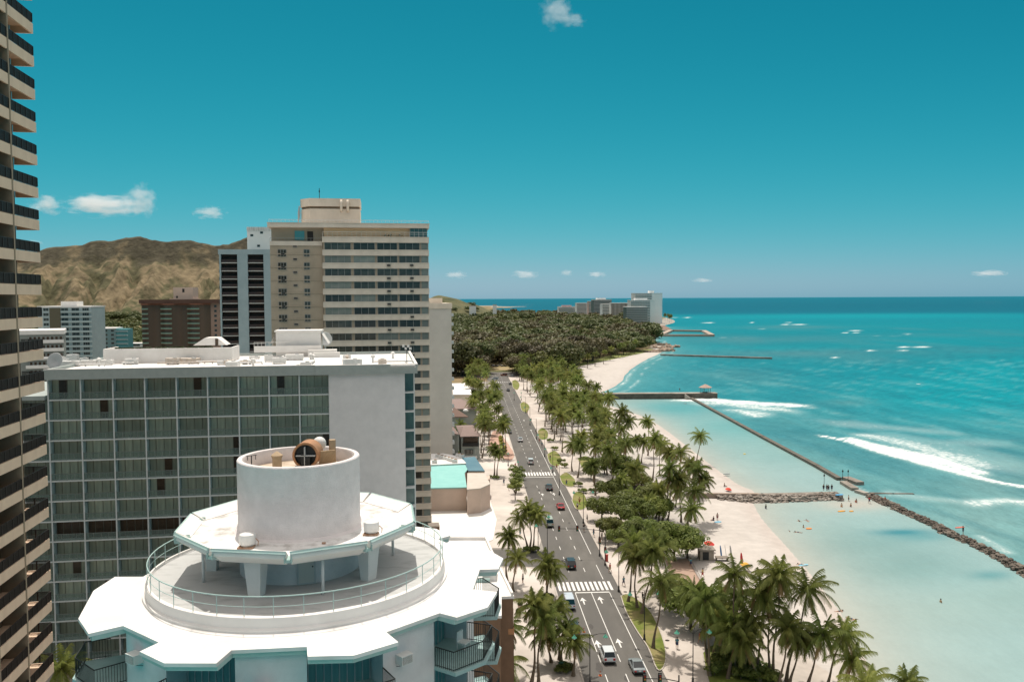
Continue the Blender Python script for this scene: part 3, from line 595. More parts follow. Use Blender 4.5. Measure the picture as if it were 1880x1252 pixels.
W1, W2, W3, W4, W5 = bay(curtm), bay(brownd), bay(curtm,1.0), bay(curtm,2.1), bay(mat('pale curtains',(.55,.53,.44),(.36,.36,.30),scale=1.3,rough=.3,rand=.3,stretch=(3.2,1,.12)),3.1); random.seed(5)
balu = MB(); balu.box(.1,BWH-.1,.05,.09,.98,1.03,0); balu.box(.1,BWH-.1,.06,.075,.1,.97,1)
for i in range(5): x = .1+i*(BWH-.24)/4; balu.box(x,x+.04,.04,.09,.05,.98,0)
balg = bpy.data.materials.new('smoked balustrade glass'); balg.use_nodes = True; MATS['bg'] = balg
nb_ = balg.node_tree.nodes; lb = balg.node_tree.links; tr_ = nb_.new('ShaderNodeBsdfTransparent'); tr_.inputs[0].default_value=(.72,.80,.78,1); mxs = nb_.new('ShaderNodeMixShader'); mxs.inputs[0].default_value=.22
nb_['Principled BSDF'].inputs['Base Color'].default_value=(.28,.36,.34,1); nb_['Principled BSDF'].inputs['Roughness'].default_value=.15
lb.new(tr_.outputs[0],mxs.inputs[1]); lb.new(nb_['Principled BSDF'].outputs[0],mxs.inputs[2]); lb.new(mxs.outputs[0],nb_['Material Output'].inputs[0])
BAL = balu.mesh('balustrade',[mat('aged aluminium rail',(.17,.19,.18),rough=.5),balg])
n100 = [(j,k) for k in range(11) for j in range(NBH)]
for j,k in n100:
    m_ = W2 if (k == 7 and j in (1,2,3,4)) or (j,k)==(0,7) else (W3 if (j,k) in ((0,0),(7,0),(3,5)) else random.choices((W1,W3,W4,W5),(93,1,1,5))[0])
    o = put('window',m_,HT,(j*BWH,0,41.1-FHH*(k+1))); put('balustrade',BAL,o)
o = many('window',[(j*BWH,0,41.1-FHH*(k+1),0) for k in (11,12,13) for j in range(NBH)]+[(j*BWH,0,41.1-FHH*(k+1),0) for k in range(1,14) for j in (-1,-2)],W1,HT,[('balustrade',BAL)],lim=0)
b = MB(); b.box(48.8,50.1,1.36,1.4,0,41,0); b.build('stair_window',[glassteal],HT)
b = MB(); b.box(-8.8,-.41,-.2,DW-8,38.31,38.9); b.build('wing_roof',[fas],HT)
# rooftop plant
def hp(px, py, z=42.05):             # roof point under a sight line, in the hotel's own frame
    g = G(px,py,z); d = Vector((g.x+63.9, g.y-115.7)); c_,s_ = math.cos(BA), math.sin(BA); return d.x*c_+d.y*s_, -d.x*s_+d.y*c_
x0,y0 = hp(190,668); x1,_ = hp(418,668)
b = MB(); b.box(x0,x1,y0,y0+.25,42.05,44.35); b.box(x0,x0+.25,y0+.25,y0+7,42.05,44.35); b.box(x1-.25,x1,y0+.25,y0+7,42.05,44.35); b.box(x0+.2,x1-.2,y0+.26,y0+7,42.06,44.0,0)
for i in range(1,7): xx = x0+(x1-x0)*i/7; b.box(xx-.04,xx+.04,y0-.03,y0-.001,42.05,44.36,0)
b.build('screen_wall',[white],HT)
b = MB(); nbx = 60
for i in range(nbx):
    xx = x0+1.5+(x1-x0-5)*random.random(); b.cbox(xx,y0+.8+random.random()*.8,44.35,.5,.4,.35,0,rz=random.random()*3)
hq = b.build('hedge',[mat('dark planter hedge',(.03,.045,.02),(.06,.07,.03),scale=4,rough=.9)],HT); hq['kind']='stuff'
xg,yg = hp(375,660); b = MB()
b.add([(xg-3.0,yg+6,44.1),(xg+2.6,yg+6,44.1),(xg+2.6,yg+10,44.1),(xg-3.0,yg+10,44.1),(xg-1.0,yg+6,45.4),(xg+1.0,yg+6,45.4),(xg+1,yg+10,45.4),(xg-1,yg+10,45.4)],[(4,5,6,7),(0,1,5,4),(1,2,6,5),(2,3,7,6),(3,0,4,7)],0); b.box(xg+.7,xg+1.2,yg+5.9,yg+5.99,44.1,45.2,1)
b.build('roof_gable',[white,brownd],HT)
xa,ya = hp(507,655); xb,_ = hp(588,655)
b = MB(); b.box(xa,xb,ya,ya+5,42.05,46.3); b.box(xa-.2,xb+.2,ya-.2,ya+5.2,46.3,46.6); b.add([(xb+.0,ya-.05,46.3),(xb+1.3,ya-.05,44.2),(xb+1.3,ya+5,44.2),(xb,ya+5,46.3)],[(0,1,2,3)],0); b.add([(xa,ya-.05,46.2),(xa-1.0,ya-.05,44.3),(xa-1.0,ya+5,44.3),(xa,ya+5,46.2)],[(3,2,1,0)],0)
b.build('lift_house',[white],HT)
b = MB(); b.box(xa-3.5,xa+7.8,ya-1.3,ya-1.2,42.9,44.0); b.box(xb-2,xb+2.8,ya-2.5,ya-.6,42.05,43.3); b.box(xb-1,xb+3.4,ya-3.6,ya-2.6,42.05,42.9)
for i in range(9): b.box(xa-3.5+i*.62,xa-3.45+i*.62,ya-1.25,ya-1.2,44,44.6)
b.box(xa-3.5,xa+2,ya-1.25,ya-1.2,44.6,44.66); b.build('plant_screen',[white],HT)
xd,yd = hp(597,648); dish = MB(); pr = [(.02,-.35),(.5,-.28),(.95,-.05),(1.3,.3),(1.25,.32),(.9,0),(.48,-.22),(.02,-.29)]
dish.lathe(pr,24,close=False); dk = dish.build('satellite_dish',[acwhite],HT,smooth=True,loc=(xd,yd,44.6)); dk.rotation_euler=(R(78),0,R(28))
b = MB(); b.tube([(xd,yd+.3,42.05),(xd,yd+.3,44.6)],.12,8); b.build('dish_mast',[acwhite],HT)
random.seed(11)
for i in range(64):
    px = random.uniform(110,745); py = random.uniform(657,675); x,y = hp(px,py)
    if y > 27 or (x0-1 < x < x1+1 and y > y0-1.2): continue
    if xa-4 < x < xb+4 and y > ya-4: continue
    kind = random.random(); b = MB(); s_ = random.uniform(.6,1.5); h_ = random.uniform(.4,1.15)
    if kind < .45:
        b.box(-s_,s_,-s_*.6,s_*.6,.12,h_,0); b.box(-s_*.8,-s_*.7,-.3,.3,0,.12,1); b.box(s_*.7,s_*.8,-.3,.3,0,.12,1); b.lathe([(.3,h_),(.3,h_+.12),(.02,h_+.12)],12,(s_*.3,0,0),1); nm='air_handler'
    elif kind < .7:
        b.lathe([(.16,0),(.16,h_*.7),(.34,h_*.72),(.36,h_*.95),(.1,h_*1.15),(0,h_*1.16)],14,(0,0,0),0); nm='roof_vent'
    else:
        L_ = random.uniform(1.5,4); b.tube([(-L_,0,.3),(L_*.7,0,.3),(L_*.7,.02,.02)],.13,8,0); b.box(-L_*.6,-L_*.6+.12,-.15,.15,0,.2,1); b.box(L_*.3,L_*.3+.12,-.15,.15,0,.2,1); nm='duct'
    b.build(nm,[acwhite if random.random()<.75 else mat('weathered tan enamel',(.46,.38,.30),(.6,.55,.5),scale=2,rough=.7),greymet],HT,loc=(x,y,42.06),rz=random.choice([0,PI/2,.1]))
b = MB(); x,y = hp(747,668)
b.tube([(x,y,42),(x,y,44.6)],.06,6,0)
for dx in (-.5,-.15,.25,.55): b.cbox(x+dx,y-.1,44.6+.2*math.sin(dx*9),.3,.2,.35,1,rz=dx)
b.build('floodlight',[blackmet,acwhite],HT)
b = MB(); x,y = hp(103,676); b.lathe([(.02,-.2),(.6,-.1),(1.2,.3),(1.15,.33),(.55,0),(.02,-.1)],20,close=False); o = b.build('satellite_dish',[greymet],HT,smooth=True,loc=(x,y,43.1)); o.rotation_euler=(R(70),R(20),R(-20))
# ---------------------------------------------------------------- low podium building right of the round tower
PZ = 16.0
pod = thing('podium_building','flat white-roofed low building with brown sides right of the round tower','building',(0,0,0))
brownw = mat('brown facade', (.22,.135,.085), (.16,.10,.065), scale=.6, rough=.85)
A_ = [G(*p,PZ) for p in ((740,991),(893,991),(905,1018),(942,1094),(919,1095),(919,1130),(700,1130))]
pts = [(p.x,p.y) for p in A_]; cx0 = sum(p[0] for p in pts)/len(pts)
b = MB(); b.prism([(p[0],p[1]) for p in pts],0,PZ-.3,0); b.build('wall',[brownw],pod)
b = MB(); b.prism([(p[0]+(.12 if p[0]>-8 else 0),p[1]) for p in pts],PZ-.299,PZ+.02,0); b.build('roof',[whiteroof],pod)
b = MB(); q = [G(*p,PZ) for p in ((893,991),(905,1018),(942,1094))]
for a_,c_ in zip(q[:-1],q[1:]):
    d = (c_-a_); an = math.atan2(d.y,d.x); m_ = (a_+c_)/2; b.cbox(m_.x-.1,m_.y,PZ+.25,d.length,.25,.45,0,rz=an)
q = [G(*p,PZ) for p in ((798,991),(892,991))]; d=q[1]-q[0]; m_=(q[0]+q[1])/2; b.cbox(m_.x,m_.y,PZ+.25,d.length,.25,.45,0,rz=math.atan2(d.y,d.x)); b.build('parapet',[white],pod)
b = MB(); g0,g1 = G(858,1060,PZ),G(900,1060,PZ); b.box(g0.x,g1.x,g0.y-2,g0.y-1.8,PZ+.02,PZ+.5,0); b.build('upstand',[palegreen],pod)
lo = [G(*p,12.5) for p in ((885,1112),(942,1112),(942.5,1143),(885,1143))]; pl=[(p.x,p.y) for p in lo]
b = MB(); b.prism([(p[0]+.05,p[1]-.05) for p in pl],0,12.2,0); b.build('annex_wall',[brownw],pod)
b = MB(); b.prism([(p[0],p[1]) for p in pl],12.201,12.5,0); b.build('annex_roof',[white],pod)
yf = min(p[1] for p in pl)-.1; xr = max(p[0] for p in pl); b = MB()
b.box(xr-3.9,xr+.1,yf-.5,yf,11.3,12.0,0); b.build('cornice',[copper],pod)
for i in range(4):
    b = MB(); zc_ = 9.2-i*2.9
    b.box(xr-3.5,xr-.5,yf-.04,yf+.05,zc_,zc_+1.5,1); [b.box(xr-3.5+j*.73,xr-3.44+j*.73,yf-.09,yf-.04,zc_,zc_+1.5,0) for j in range(5)]
    b.build('window',[greymet,glassdk],pod)
b = MB(); b.box(-3.9,-2.2,106,109,PZ+.02,PZ+.9,0); b.box(-4.0,-2.1,105.9,109.1,PZ+.9,PZ+.98,1); b.build('roof_hatch',[white,palegreen],pod)
# ================================================================ FAR BUILDINGS
class FB:
    """a building whose front left corner stands under sight line px at depth Y, in its own frame (x right, y away)"""
    def __init__(s, name, label, cat, pxl, pxr, ytop, Y, depth, rz=BA, group=None, base=0):
        k = (pxl-CX)/F; X = k*Y; s.rz = rz; c_, s_ = math.cos(rz), math.sin(rz); kr = (pxr-CX)/F
        s.w = (kr*Y-X)/(c_-kr*s_); s.Y = Y; s.X = X; s.d = depth; s.h = AT((pxl+pxr)/2, ytop, Y+s.w*s_/2).z
        s.T = thing(name, label, cat, (X, Y, base), rz, group)
    def lx(s, px): kr = (px-CX)/F; return (kr*s.Y-s.X)/(math.cos(s.rz)-kr*math.sin(s.rz))
    def z(s, py, px=None):
        x = s.lx(px) if px else s.w/2; return H-(py-(547.5-(( (px or CX)-CX)*ROLL)))*(s.Y+x*math.sin(s.rz))/F
def winmesh(w, h, n, mats, fr=.06, d=.08):
    b = MB(); b.box(0,w,-.01,.02,0,h,1)
    for i in range(n+1): x = i*(w-fr)/n; b.box(x,x+fr,-d,-.011,0,h,0)
    b.box(fr,w-fr,-d,-.011,h-fr,h,0); b.box(fr,w-fr,-d,-.011,0,fr,0); return b.mesh('window', mats)
cream = mat('weathered cream concrete', (.78,.68,.57), (.64,.555,.46), scale=.35, rough=.9, bump=.01, bscale=3, stretch=(1,1,.6))
creamdk = mat('tan stucco wall', (.47,.385,.29), (.39,.32,.24), scale=.4, rough=.9, stretch=(1,1,.5))
peach = mat('peach terrace wall', (.88,.60,.36), (.80,.54,.33), scale=.4, rough=.85)
frmw = mat('aluminium frame', (.36,.36,.34), rough=.5)
glassA = mat('smoky window glass', (.02,.023,.02), (.055,.06,.05), scale=.5, rough=.15, spec=.55, rand=.5)
glassB = mat('curtained window glass', (.16,.20,.185), (.24,.26,.23), scale=.6, rough=.3, spec=.4, rand=.3)
# ---- tall cream apartment tower
B = FB('cream_tower','tall cream apartment tower with long window bands and a boxy roof house','apartment tower',594,789,412,178,24)
t = B.T; FHc = 2.735; zt = B.z(459.5,700)
b = MB(); b.box(.1,B.w-.1,.35,B.d,0,64.1); b.build('core',[creamdk],t)
xl = B.lx(497)
b = MB(); b.box(xl,-.02,1.2,B.d,0,B.z(444,545)); 
for k in range(22): b.box(xl-.02,-.021,1.08,1.199,zt-FHc*k-.95,zt-FHc*k-.72)
b.build('side_wall',[creamdk],t)
nf = 23
bands = (lambda q: q.box(0,B.w,-.12,.34,-1.2,0).box(0,B.w,-.2,-.121,-.12,.02).box(.0,.15,.341,B.d,-1.2,0).box(B.w-.15,B.w,.341,B.d,-1.2,0).mesh('band',[cream]))(MB())
many('band',[(0,0,zt-FHc*k,0) for k in range(-1,nf)],bands,t)
groups = [(598,646,4),(651,690,3),(694,731,3),(734,772,3),(775,787,1)]
wms = [winmesh(B.lx(c)-B.lx(a),FHc-1.2-.02,n,[frmw,gm_]) for (a,c,n),gm_ in zip(groups,[glassA,glassA,glassA,glassA,glassB])]
wmb = [winmesh(B.lx(c)-B.lx(a),FHc-1.2-.02,n,[frmw,glassB]) for a,c,n in groups]
cnt = 0; random.seed(3)
for k in range(-1,nf-1):
    for gi,(a,c,n) in enumerate(groups):
        m_ = wmb[gi] if random.random() < .22 else wms[gi]
        if cnt < 90: put('window',m_,t,(B.lx(a),.30,zt-FHc*(k+1)+.01))
        cnt += 1
for gi,(a,c,n) in enumerate(groups): many('window',[(B.lx(a),.30,zt-FHc*(k+1)+.01,0) for k in range(17,nf-1)],wms[gi],t,lim=0)
acs = MB(); acs.box(-.4,.4,-.55,-.12,-.75,-.35,0); acs.box(-.34,.34,-.56,-.55,-.7,-.4,1); acm = acs.mesh('air_conditioner',[mat('grey ac case',(.25,.24,.21),rough=.6),blackmet])
many('air_conditioner',[(B.lx(px),-.09,zt-FHc*k,0) for k in range(1,18) for px in (715,757) if (k*7+px)%5],acm,t)
for px,wd in ((511,16),(559,11)):
    wm2 = winmesh(B.lx(px+wd)-B.lx(px),1.5,3 if wd>12 else 2,[frmw,glassA])
    many('side_window',[(B.lx(px),1.15,zt-FHc*k-.35-1.9+2.35-1.5,0) for k in range(0,21)],wm2,t,lim=50 if wd>12 else 0)
many('side_vent',[(B.lx(539),1.14,zt-FHc*k+.55,0) for k in range(0,16)],winmesh(B.lx(547)-B.lx(539),.45,1,[frmw,darkmet]),t,lim=20)
many('side_air_conditioner',[(B.lx(521),1.2,zt-FHc*k-.35,0) for k in range(0,12)],acm,t,lim=20)
# top terrace, railing, roof slab, roof house
zr0, zr1 = B.z(419,640), B.z(411.5,640)
b = MB(); b.box(xl-.3,B.w+.1,-.2,B.d+.2,zr0,zr1); b.box(xl-.4,B.w+.2,-.3,B.d+.3,zr1+.003,zr1+.12); b.build('roof',[cream],t)
b = MB(); b.box(.3,B.w-4,1.1,B.d,64.1,zr0-.01,0); b.build('terrace_wall',[peach],t)
b = MB(); b.box(xl+.2,.29,2.2,B.d,B.z(444,545),zr0-.01,0); b.box(xl+5,xl+7,2.1,2.19,64.5,66.4,1); b.box(xl+7.6,xl+8.8,2.1,2.19,64.1,66.3,2); b.build('terrace_side_wall',[creamdk,mat('aqua door',(.10,.38,.42),rough=.4),darkmet],t)
b = MB(); b.box(B.w-4,B.w-.3,.6,B.d,64.1,zr0-.01,1); [b.box(B.w-4+i*.9,B.w-3.92+i*.9,.5,.599,64.1,zr0-.01,0) for i in range(5)]; b.build('glass_enclosure',[frmw,glassteal],t)
def railing(x0,x1,y,z,h,n,m):
    b = MB(); b.box(x0,x1,y-.03,y+.03,z+h-.06,z+h); b.box(x0,x1,y-.02,y+.02,z+h*.5,z+h*.5+.03)
    for i in range(n+1): x = x0+(x1-x0)*i/n; b.box(x-.02,x+.02,y-.02,y+.02,z,z+h-.06)
    return b.build('railing',[m],t)
railing(.1,B.w-.1,-.05,zt+FHc+.03,1.0,22,white); railing(xl,-.1,1.25,B.z(444,545)-1.0,1.8,14,frmw); railing(xl,B.w,0,zr1+.25,.5,40,white)
b = MB(); b.box(xl,-.05,1.0,1.25,B.z(451,545),B.z(443,545)); b.build('terrace_parapet',[cream],t)
def shrub(name,label,cat,loc,r,group=None,mt=None):
    b = MB(); random.seed(int(abs(loc[0]*10+loc[1])))
    for i in range(160):
        a = random.random()*2*PI; q = (1-random.random()**2)*r; x,y,z = math.cos(a)*q, math.sin(a)*q, random.random()*r*1.4+.2
        s_ = r*.18; e = random.random()*3; b.add([(x-s_,y,z),(x+s_*math.cos(e),y+s_*math.sin(e),z+s_*.4),(x,y+s_,z+s_)],[(0,1,2)])
    b.tube([(0,0,0),(0,0,r*.7)],r*.12,6,1); return tag(b.build(name,[mt or LEAFD,tandk],loc=loc),label,cat,group)
LEAFD = leafmat('dark broad leaves', (.05,.065,.022), (.10,.115,.04), .2)
M_ = B.T.matrix_basis
for px in (713,736):
    p = Matrix.Translation(t.location) @ Matrix.Rotation(BA,4,'Z') @ Vector((B.lx(px),1.2,64.2)); shrub('potted_tree','round potted tree on the peach roof terrace, '+('left of the pair' if px==713 else 'right of the pair'),'plant',p,.9,'potted trees on the roof terrace')
h0,h1 = B.z(408,600)-.6, B.z(361,607); xa,xb = B.lx(551), B.lx(663)
b = MB(); b.prism([(xa,7.5),(xa+2.0,5.2),(xb,5.2),(xb,13),(xa,13)],zr1+.25,h1-2.2); b.prism([(xa+.12,7.6),(xa+2.06,5.32),(xb-.12,5.32),(xb-.12,12.9),(xa+.12,12.9)],h1-2.199,h1-1.7,1); b.prism([(xa-.15,7.4),(xa+1.9,5.0),(xb+.1,5.0),(xb+.1,13.1),(xa-.15,13.1)],h1-1.699,h1); b.build('roof_house',[cream,tandk],t)
b = MB(); x = B.lx(586); b.tube([(x,7,h1),(x,7,h1+2.4)],.07,6); b.tube([(x,7,h1+1.5),(x,7,h1+1.9)],.14,6); b.build('antenna',[blackmet],t)
b = MB(); 
for px in (628,640): x = B.lx(px); b.tube([(x,4.95,h1-.4),(x,4.6,h1-1.0),(x,4.7,h1-2.4),(x,4.95,h1-2.8)],.28,8)
b.build('exhaust_pipe',[cream],t,smooth=True)
b = MB(); x = xa-.5
for i in range(3): b.box(x-.2+i*.05,x+i*.05,6.8+i*.5,7.1+i*.5,h1-5.2+i*.6,h1-2.6+i*.6); 
b.tube([(x+.4,7,h1-5),(x+.4,7,h1)],.06,6); b.box(x,xa+.2,7.45,7.52,h1-3,h1-2.9); b.build('mobile_antenna',[greymet],t)
b = MB(); b.box(B.lx(782),B.lx(802),-3,-.3,3.2,3.45,0); b.box(B.lx(782),B.lx(802),-3,-2.9,0,3.2,1); b.box(B.lx(801),B.lx(802),-2.9,-.3,0,3.2,1); b.build('entrance_canopy',[cream,brownw],t)
# ---- generic banded tower
def simple_tower(name,label,cat,pxl,pxr,yt,Y,d,wall,FH_,wins,capm=None,cap=.8,band=None,rz=BA,group=None,zmin=3,m_win=None,balc=None,proud=.06,wh=1.5,lim=100,sill=.9):
    B = FB(name,label,cat,pxl,pxr,yt,Y,d,rz,group); t = B.T; top = B.h-cap
    b = MB(); b.box(0,B.w,0,B.d,0,top); b.build('wall',[wall],t)
    b = MB(); b.box(-.25,B.w+.25,-.25,B.d+.25,top+.002,B.h); b.build('roof',[capm or wall],t)
    n = int((top-zmin)/FH_)
    sp = {}
    for (a,c,p) in wins:
        me = winmesh(B.lx(c)-B.lx(a),wh,p,[frmw if not m_win else m_win[0], m_win[1] if m_win else glassA],fr=.09)
        many('window',[(B.lx(a),-.012,top-FH_*(k+1)+sill,0) for k in range(n)],me,t,lim=max(0,min(n,lim//max(1,len(wins)))))
    if balc:
        a,c,dep,mb = balc; q = MB(); x0,x1 = B.lx(a),B.lx(c); q.box(x0,x1,-dep,-.014,0,.2); q.box(x0,x1,-dep,-dep+.1,.2,1.1)
        q.box(x0,x0+.1,-dep+.1,-.014,.2,1.1); q.box(x1-.1,x1,-dep+.1,-.014,.2,1.1)
        many('balcony',[(0,0,top-FH_*(k+1)-.1,0) for k in range(n)],q.mesh('balcony',[mb]),t,lim=40)
    return B
greyb = mat('plain grey stucco', (.60,.565,.52), (.52,.49,.45), scale=.2, rough=.95, bump=.01, bscale=3)
B2 = simple_tower('grey_tower','slim grey tower with a blank front standing behind the cream tower','apartment tower',770,829,557,255,26,greyb,2.8,[],cream,1.6)
b = MB(); b.box(2,B2.w-2.5,3,18,B2.h,B2.h+1.6); b.build('roof_house',[cream],B2.T)
many('balcony',[(B2.w,0,B2.h-4-2.8*k,0) for k in range(16)],(lambda q:q.box(0,.7,.5,3.5,0,.9).box(.7,.72,.5,3.5,.2,.8,1).mesh('balcony',[gridw,glassteal]))(MB()),B2.T)
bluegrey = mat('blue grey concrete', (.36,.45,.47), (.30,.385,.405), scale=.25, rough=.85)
B3 = FB('slender_tower','slender blue-grey tower with dark curved balcony stacks left of the cream tower','apartment tower',405,500,458,290,22)
t = B3.T
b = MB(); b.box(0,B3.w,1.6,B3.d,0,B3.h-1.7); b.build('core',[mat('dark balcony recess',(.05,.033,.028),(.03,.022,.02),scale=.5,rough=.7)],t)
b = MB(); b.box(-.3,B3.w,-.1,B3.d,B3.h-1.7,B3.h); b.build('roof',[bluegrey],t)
for a,c in ((405,408),(438,457),(486,500)): q = MB(); q.box(B3.lx(a),B3.lx(c),-.05,1.6,0,B3.h-1.7); q.build('pillar',[bluegrey],t)
def arc_slab(x0,x1,bulge,th):
    pts = [(x0,1.5)]+[(x0+(x1-x0)*i/10,-bulge*math.sin(PI*i/10)+.15) for i in range(11)]+[(x1,1.5)]
    q = MB(); q.prism(pts,-th,0,0); q2 = [(x,y+.0) for x,y in pts[1:-1]]
    return q, q2
for a,c in ((408.3,437.7),(457.3,485.7)):
    q,q2 = arc_slab(B3.lx(a),B3.lx(c),.55,.28)
    for (p0,p1) in zip(q2[:-1],q2[1:]): q.add([(p0[0],p0[1],0),(p1[0],p1[1],0),(p1[0],p1[1],1.0),(p0[0],p0[1],1.0)],[(0,1,2,3)],1)
    many('balcony',[(0,0,B3.h-1.7-2.78*(k+1),0) for k in range(23)],q.mesh('balcony',[frmw if 0 else mat('pale slab edge',(.5,.5,.47),rough=.8),mat('brown glass panel',(.045,.03,.027),rough=.3,spec=.3)]),t,lim=30)
many('side_balcony',[(-.9,4,B3.h-5-2.78*k,0) for k in range(20)],(lambda q:q.box(0,.88,0,6,0,1.0).mesh('side_balcony',[mat('brown slab',(.10,.075,.06),rough=.8)]))(MB()),t)
wp = FB('lift_tower','white lift house with small windows rising above the slender blue-grey tower','lift house',457,500,417,300,10)
b = MB(); b.box(0,wp.w,0,wp.d,0,wp.h-1.4); b.build('wall',[white],wp.T); b = MB(); b.box(-.1,wp.w,-.1,wp.d,wp.h-1.398,wp.h); [b.box(.4+i*.95,.55+i*.95,-.2,-.101,wp.h-1.5,wp.h-.1,0) for i in range(9)]; b.build('roof',[mat('streaked white wall',(.66,.66,.63),(.40,.39,.36),scale=.9,stretch=(3,1,.3),rough=.9,sharp=(.45,.7))],wp.T)
for px,py in ((463,435),(481,430),(475,454)): q = MB(); q.box(0,1.0,-.06,-.002,0,.8,1); q.box(-.05,1.05,-.09,-.061,.78,.88,0); q.build('window',[white,glassdk],wp.T,loc=(wp.lx(px),0,wp.z(py,px)))
# ---- red-brown curved block
redb = mat('reddish brown trim', (.20,.085,.05), (.16,.07,.045), scale=.3, rough=.8)
B4 = FB('brown_tower','wide reddish brown block with wavy green glass balconies and a pink roof house','apartment tower',263,386,550,470,20,rz=0.03)
t = B4.T; bq = MB(); wv = lambda x: 1.7*math.sin(x/B4.w*2*PI*2.5-PI/2)
pf = [(B4.w*i/60, wv(B4.w*i/60)) for i in range(61)]
bq.prism(pf+[(B4.w,B4.d),(0,B4.d)],0,B4.h-3.0); bq.build('wall',[mat('green brown glass wall',(.12,.08,.055),(.08,.06,.04),scale=.16,rough=.35,stretch=(1,1,.02),detail=1)],t)
bq = MB(); pr_ = [(x-.0,y-1.1) for x,y in pf]; bq.prism(pr_+[(B4.w+1,B4.d),(-1,B4.d)],B4.h-2.99,B4.h-2.1,1); bq.prism([(-1.5,-1.6),(B4.w+5.5,-1.6),(B4.w+5.5,B4.d),(-1.5,B4.d)],B4.h-2.08,B4.h,0); bq.build('roof',[mat('dark brown fascia',(.10,.055,.04),rough=.8),redb],t)
for x0f,x1f in ((0.0,.09),(.25,.45),(.65,.86)):
    q = MB(); x0,x1 = B4.w*x0f+.3,B4.w*x1f; P_ = [(x0+(x1-x0)*i/8,wv(x0+(x1-x0)*i/8)) for i in range(9)]
    for p0,p1 in zip(P_[:-1],P_[1:]):
        q.add([(p0[0],p0[1]-1.0,0),(p1[0],p1[1]-1.0,0),(p1[0],p1[1]-1.0,.9),(p0[0],p0[1]-1.0,.9)],[(0,1,2,3)],1)
        q.add([(p0[0],p0[1]-1.05,-.15),(p1[0],p1[1]-1.05,-.15),(p1[0],p1[1],-.15),(p0[0],p0[1],-.15),(p0[0],p0[1]-1.05,.08),(p1[0],p1[1]-1.05,.08),(p1[0],p1[1],.08),(p0[0],p0[1],.08)],[(3,2,1,0),(4,5,6,7),(0,1,5,4)],0)
    many('balcony',[(0,0,B4.h-3-2.7*(k+1),0) for k in range(18)],q.mesh('balcony',[redb,mat('green balcony glass',(.13,.22,.17),(.17,.26,.2),scale=.2,rough=.3)]),t,lim=33)
sw4 = MB(); x4 = B4.w; sw4.box(x4+.01,x4+5.2,1.2,B4.d,0,B4.h-2.1); sw4.build('end_wall',[mat('pinkish brown wall',(.30,.21,.165),(.25,.175,.135),scale=.2,rough=.9)],t)
many('end_window',[(x4+2.0,1.15,B4.h-4.4-2.7*k,0) for k in range(17)],(lambda q:q.box(0,1.3,-.05,.04,0,1.2).mesh('end_window',[glassdk]))(MB()),t)
b = MB(); xq,xr_ = B4.lx(316),B4.lx(352); b.box(xq,xr_,3,12,B4.h,B4.h+6.8,0); b.box(xq+5,xq+6.2,2.95,2.999,B4.h+4,B4.h+6,1); b.box(xq+1.5,xq+2.5,2.95,2.999,B4.h+.8,B4.h+2,1); b.box(xq-2,xr_+1,2.5,12,B4.h+.001,B4.h+.4); b.build('roof_house',[mat('pale pink render',(.62,.46,.37),(.56,.42,.34),scale=.2,rough=.9),darkmet],t)
# ---- pale apartments on the left, partly behind the balcony tower
aqw = mat('pale aqua render', (.42,.50,.50), (.35,.43,.44), scale=.2, rough=.85)
B5 = simple_tower('pale_apartment','pale aqua apartment block with a flat white roof below the brown mountain','apartment block',70,168,562,470,24,aqw,2.75,[(80,90,2),(113,126,2),(132,146,2),(152,164,3)],white,.9,wh=1.7,balc=(113,170,1.0,mat('grey aqua balcony',(.34,.42,.42),rough=.7)))
b = MB(); b.box(B5.lx(108),B5.lx(138),4,14,B5.h,B5.h+2.6); b.build('roof_house',[white],B5.T)
b = MB(); b.box(B5.lx(92),B5.lx(112),-.5,-.013,0,B5.h-1); b.build('stair_wall',[mat('olive brown wall',(.12,.11,.075),rough=.9)],B5.T)
B6 = simple_tower('banded_apartment','white banded apartment block with rows of square loggias beside the balcony tower','apartment block',-40,116,607,270,18,mat('grey green wall',(.26,.28,.26),(.21,.23,.21),scale=.3,rough=.85),2.75,[(x,x+6,1) for x in range(52,114,8)],white,1.4,m_win=(frmw,brownd),rz=.45,wh=1.6,sill=.5,balc=(45,116,.7,white),lim=96)
B7 = simple_tower('teal_apartment','small teal-sided apartment block with a pale roof left of the brown block','apartment block',181,212,602,560,16,mat('blue teal wall',(.20,.30,.31),rough=.8),2.75,[(190,197,1),(203,209,1)],white,.8,wh=1.5)
b = MB(); b.box(B7.w+.01,B7.w+7,.5,14,0,B7.h-.9); [b.box(B7.w+.02,B7.w+7.6,.0,.49,B7.h-2.5-2.75*k,B7.h-2.2-2.75*k,1) for k in range(12)]; b.build('side_wing',[mat('teal glazed wing',(.10,.28,.30),rough=.4),white],B7.T)
random.seed(21)
low = [('white',212,262,630,700,12,'long low white building behind the teal-sided block'),('cream',180,228,641,830,10,'low cream building with pale roof above the teal-sided block'),('white',236,262,665,640,8,'small white house among trees left of the brown block'),('tan',70,75,560,760,8,''),('cream',182,206,612,1100,8,'small cream house on the hillside foot, left one'),('white',205,240,604,1300,8,'wide white house on the hillside foot'),('tan',228,250,621,980,8,'tan house on the hillside foot, in front')]
for m_,a,c,y,Y,d,lb in low:
    if not lb: continue
    B = simple_tower('low_house',lb,'house',a,c,y,Y,d,{'white':white,'cream':cream,'tan':creamdk}[m_],2.8,[(a+(c-a)*.12,a+(c-a)*.4,3),(a+(c-a)*.55,a+(c-a)*.88,3)],white,.5,rz=0,zmin=.3,wh=1.4,lim=12)
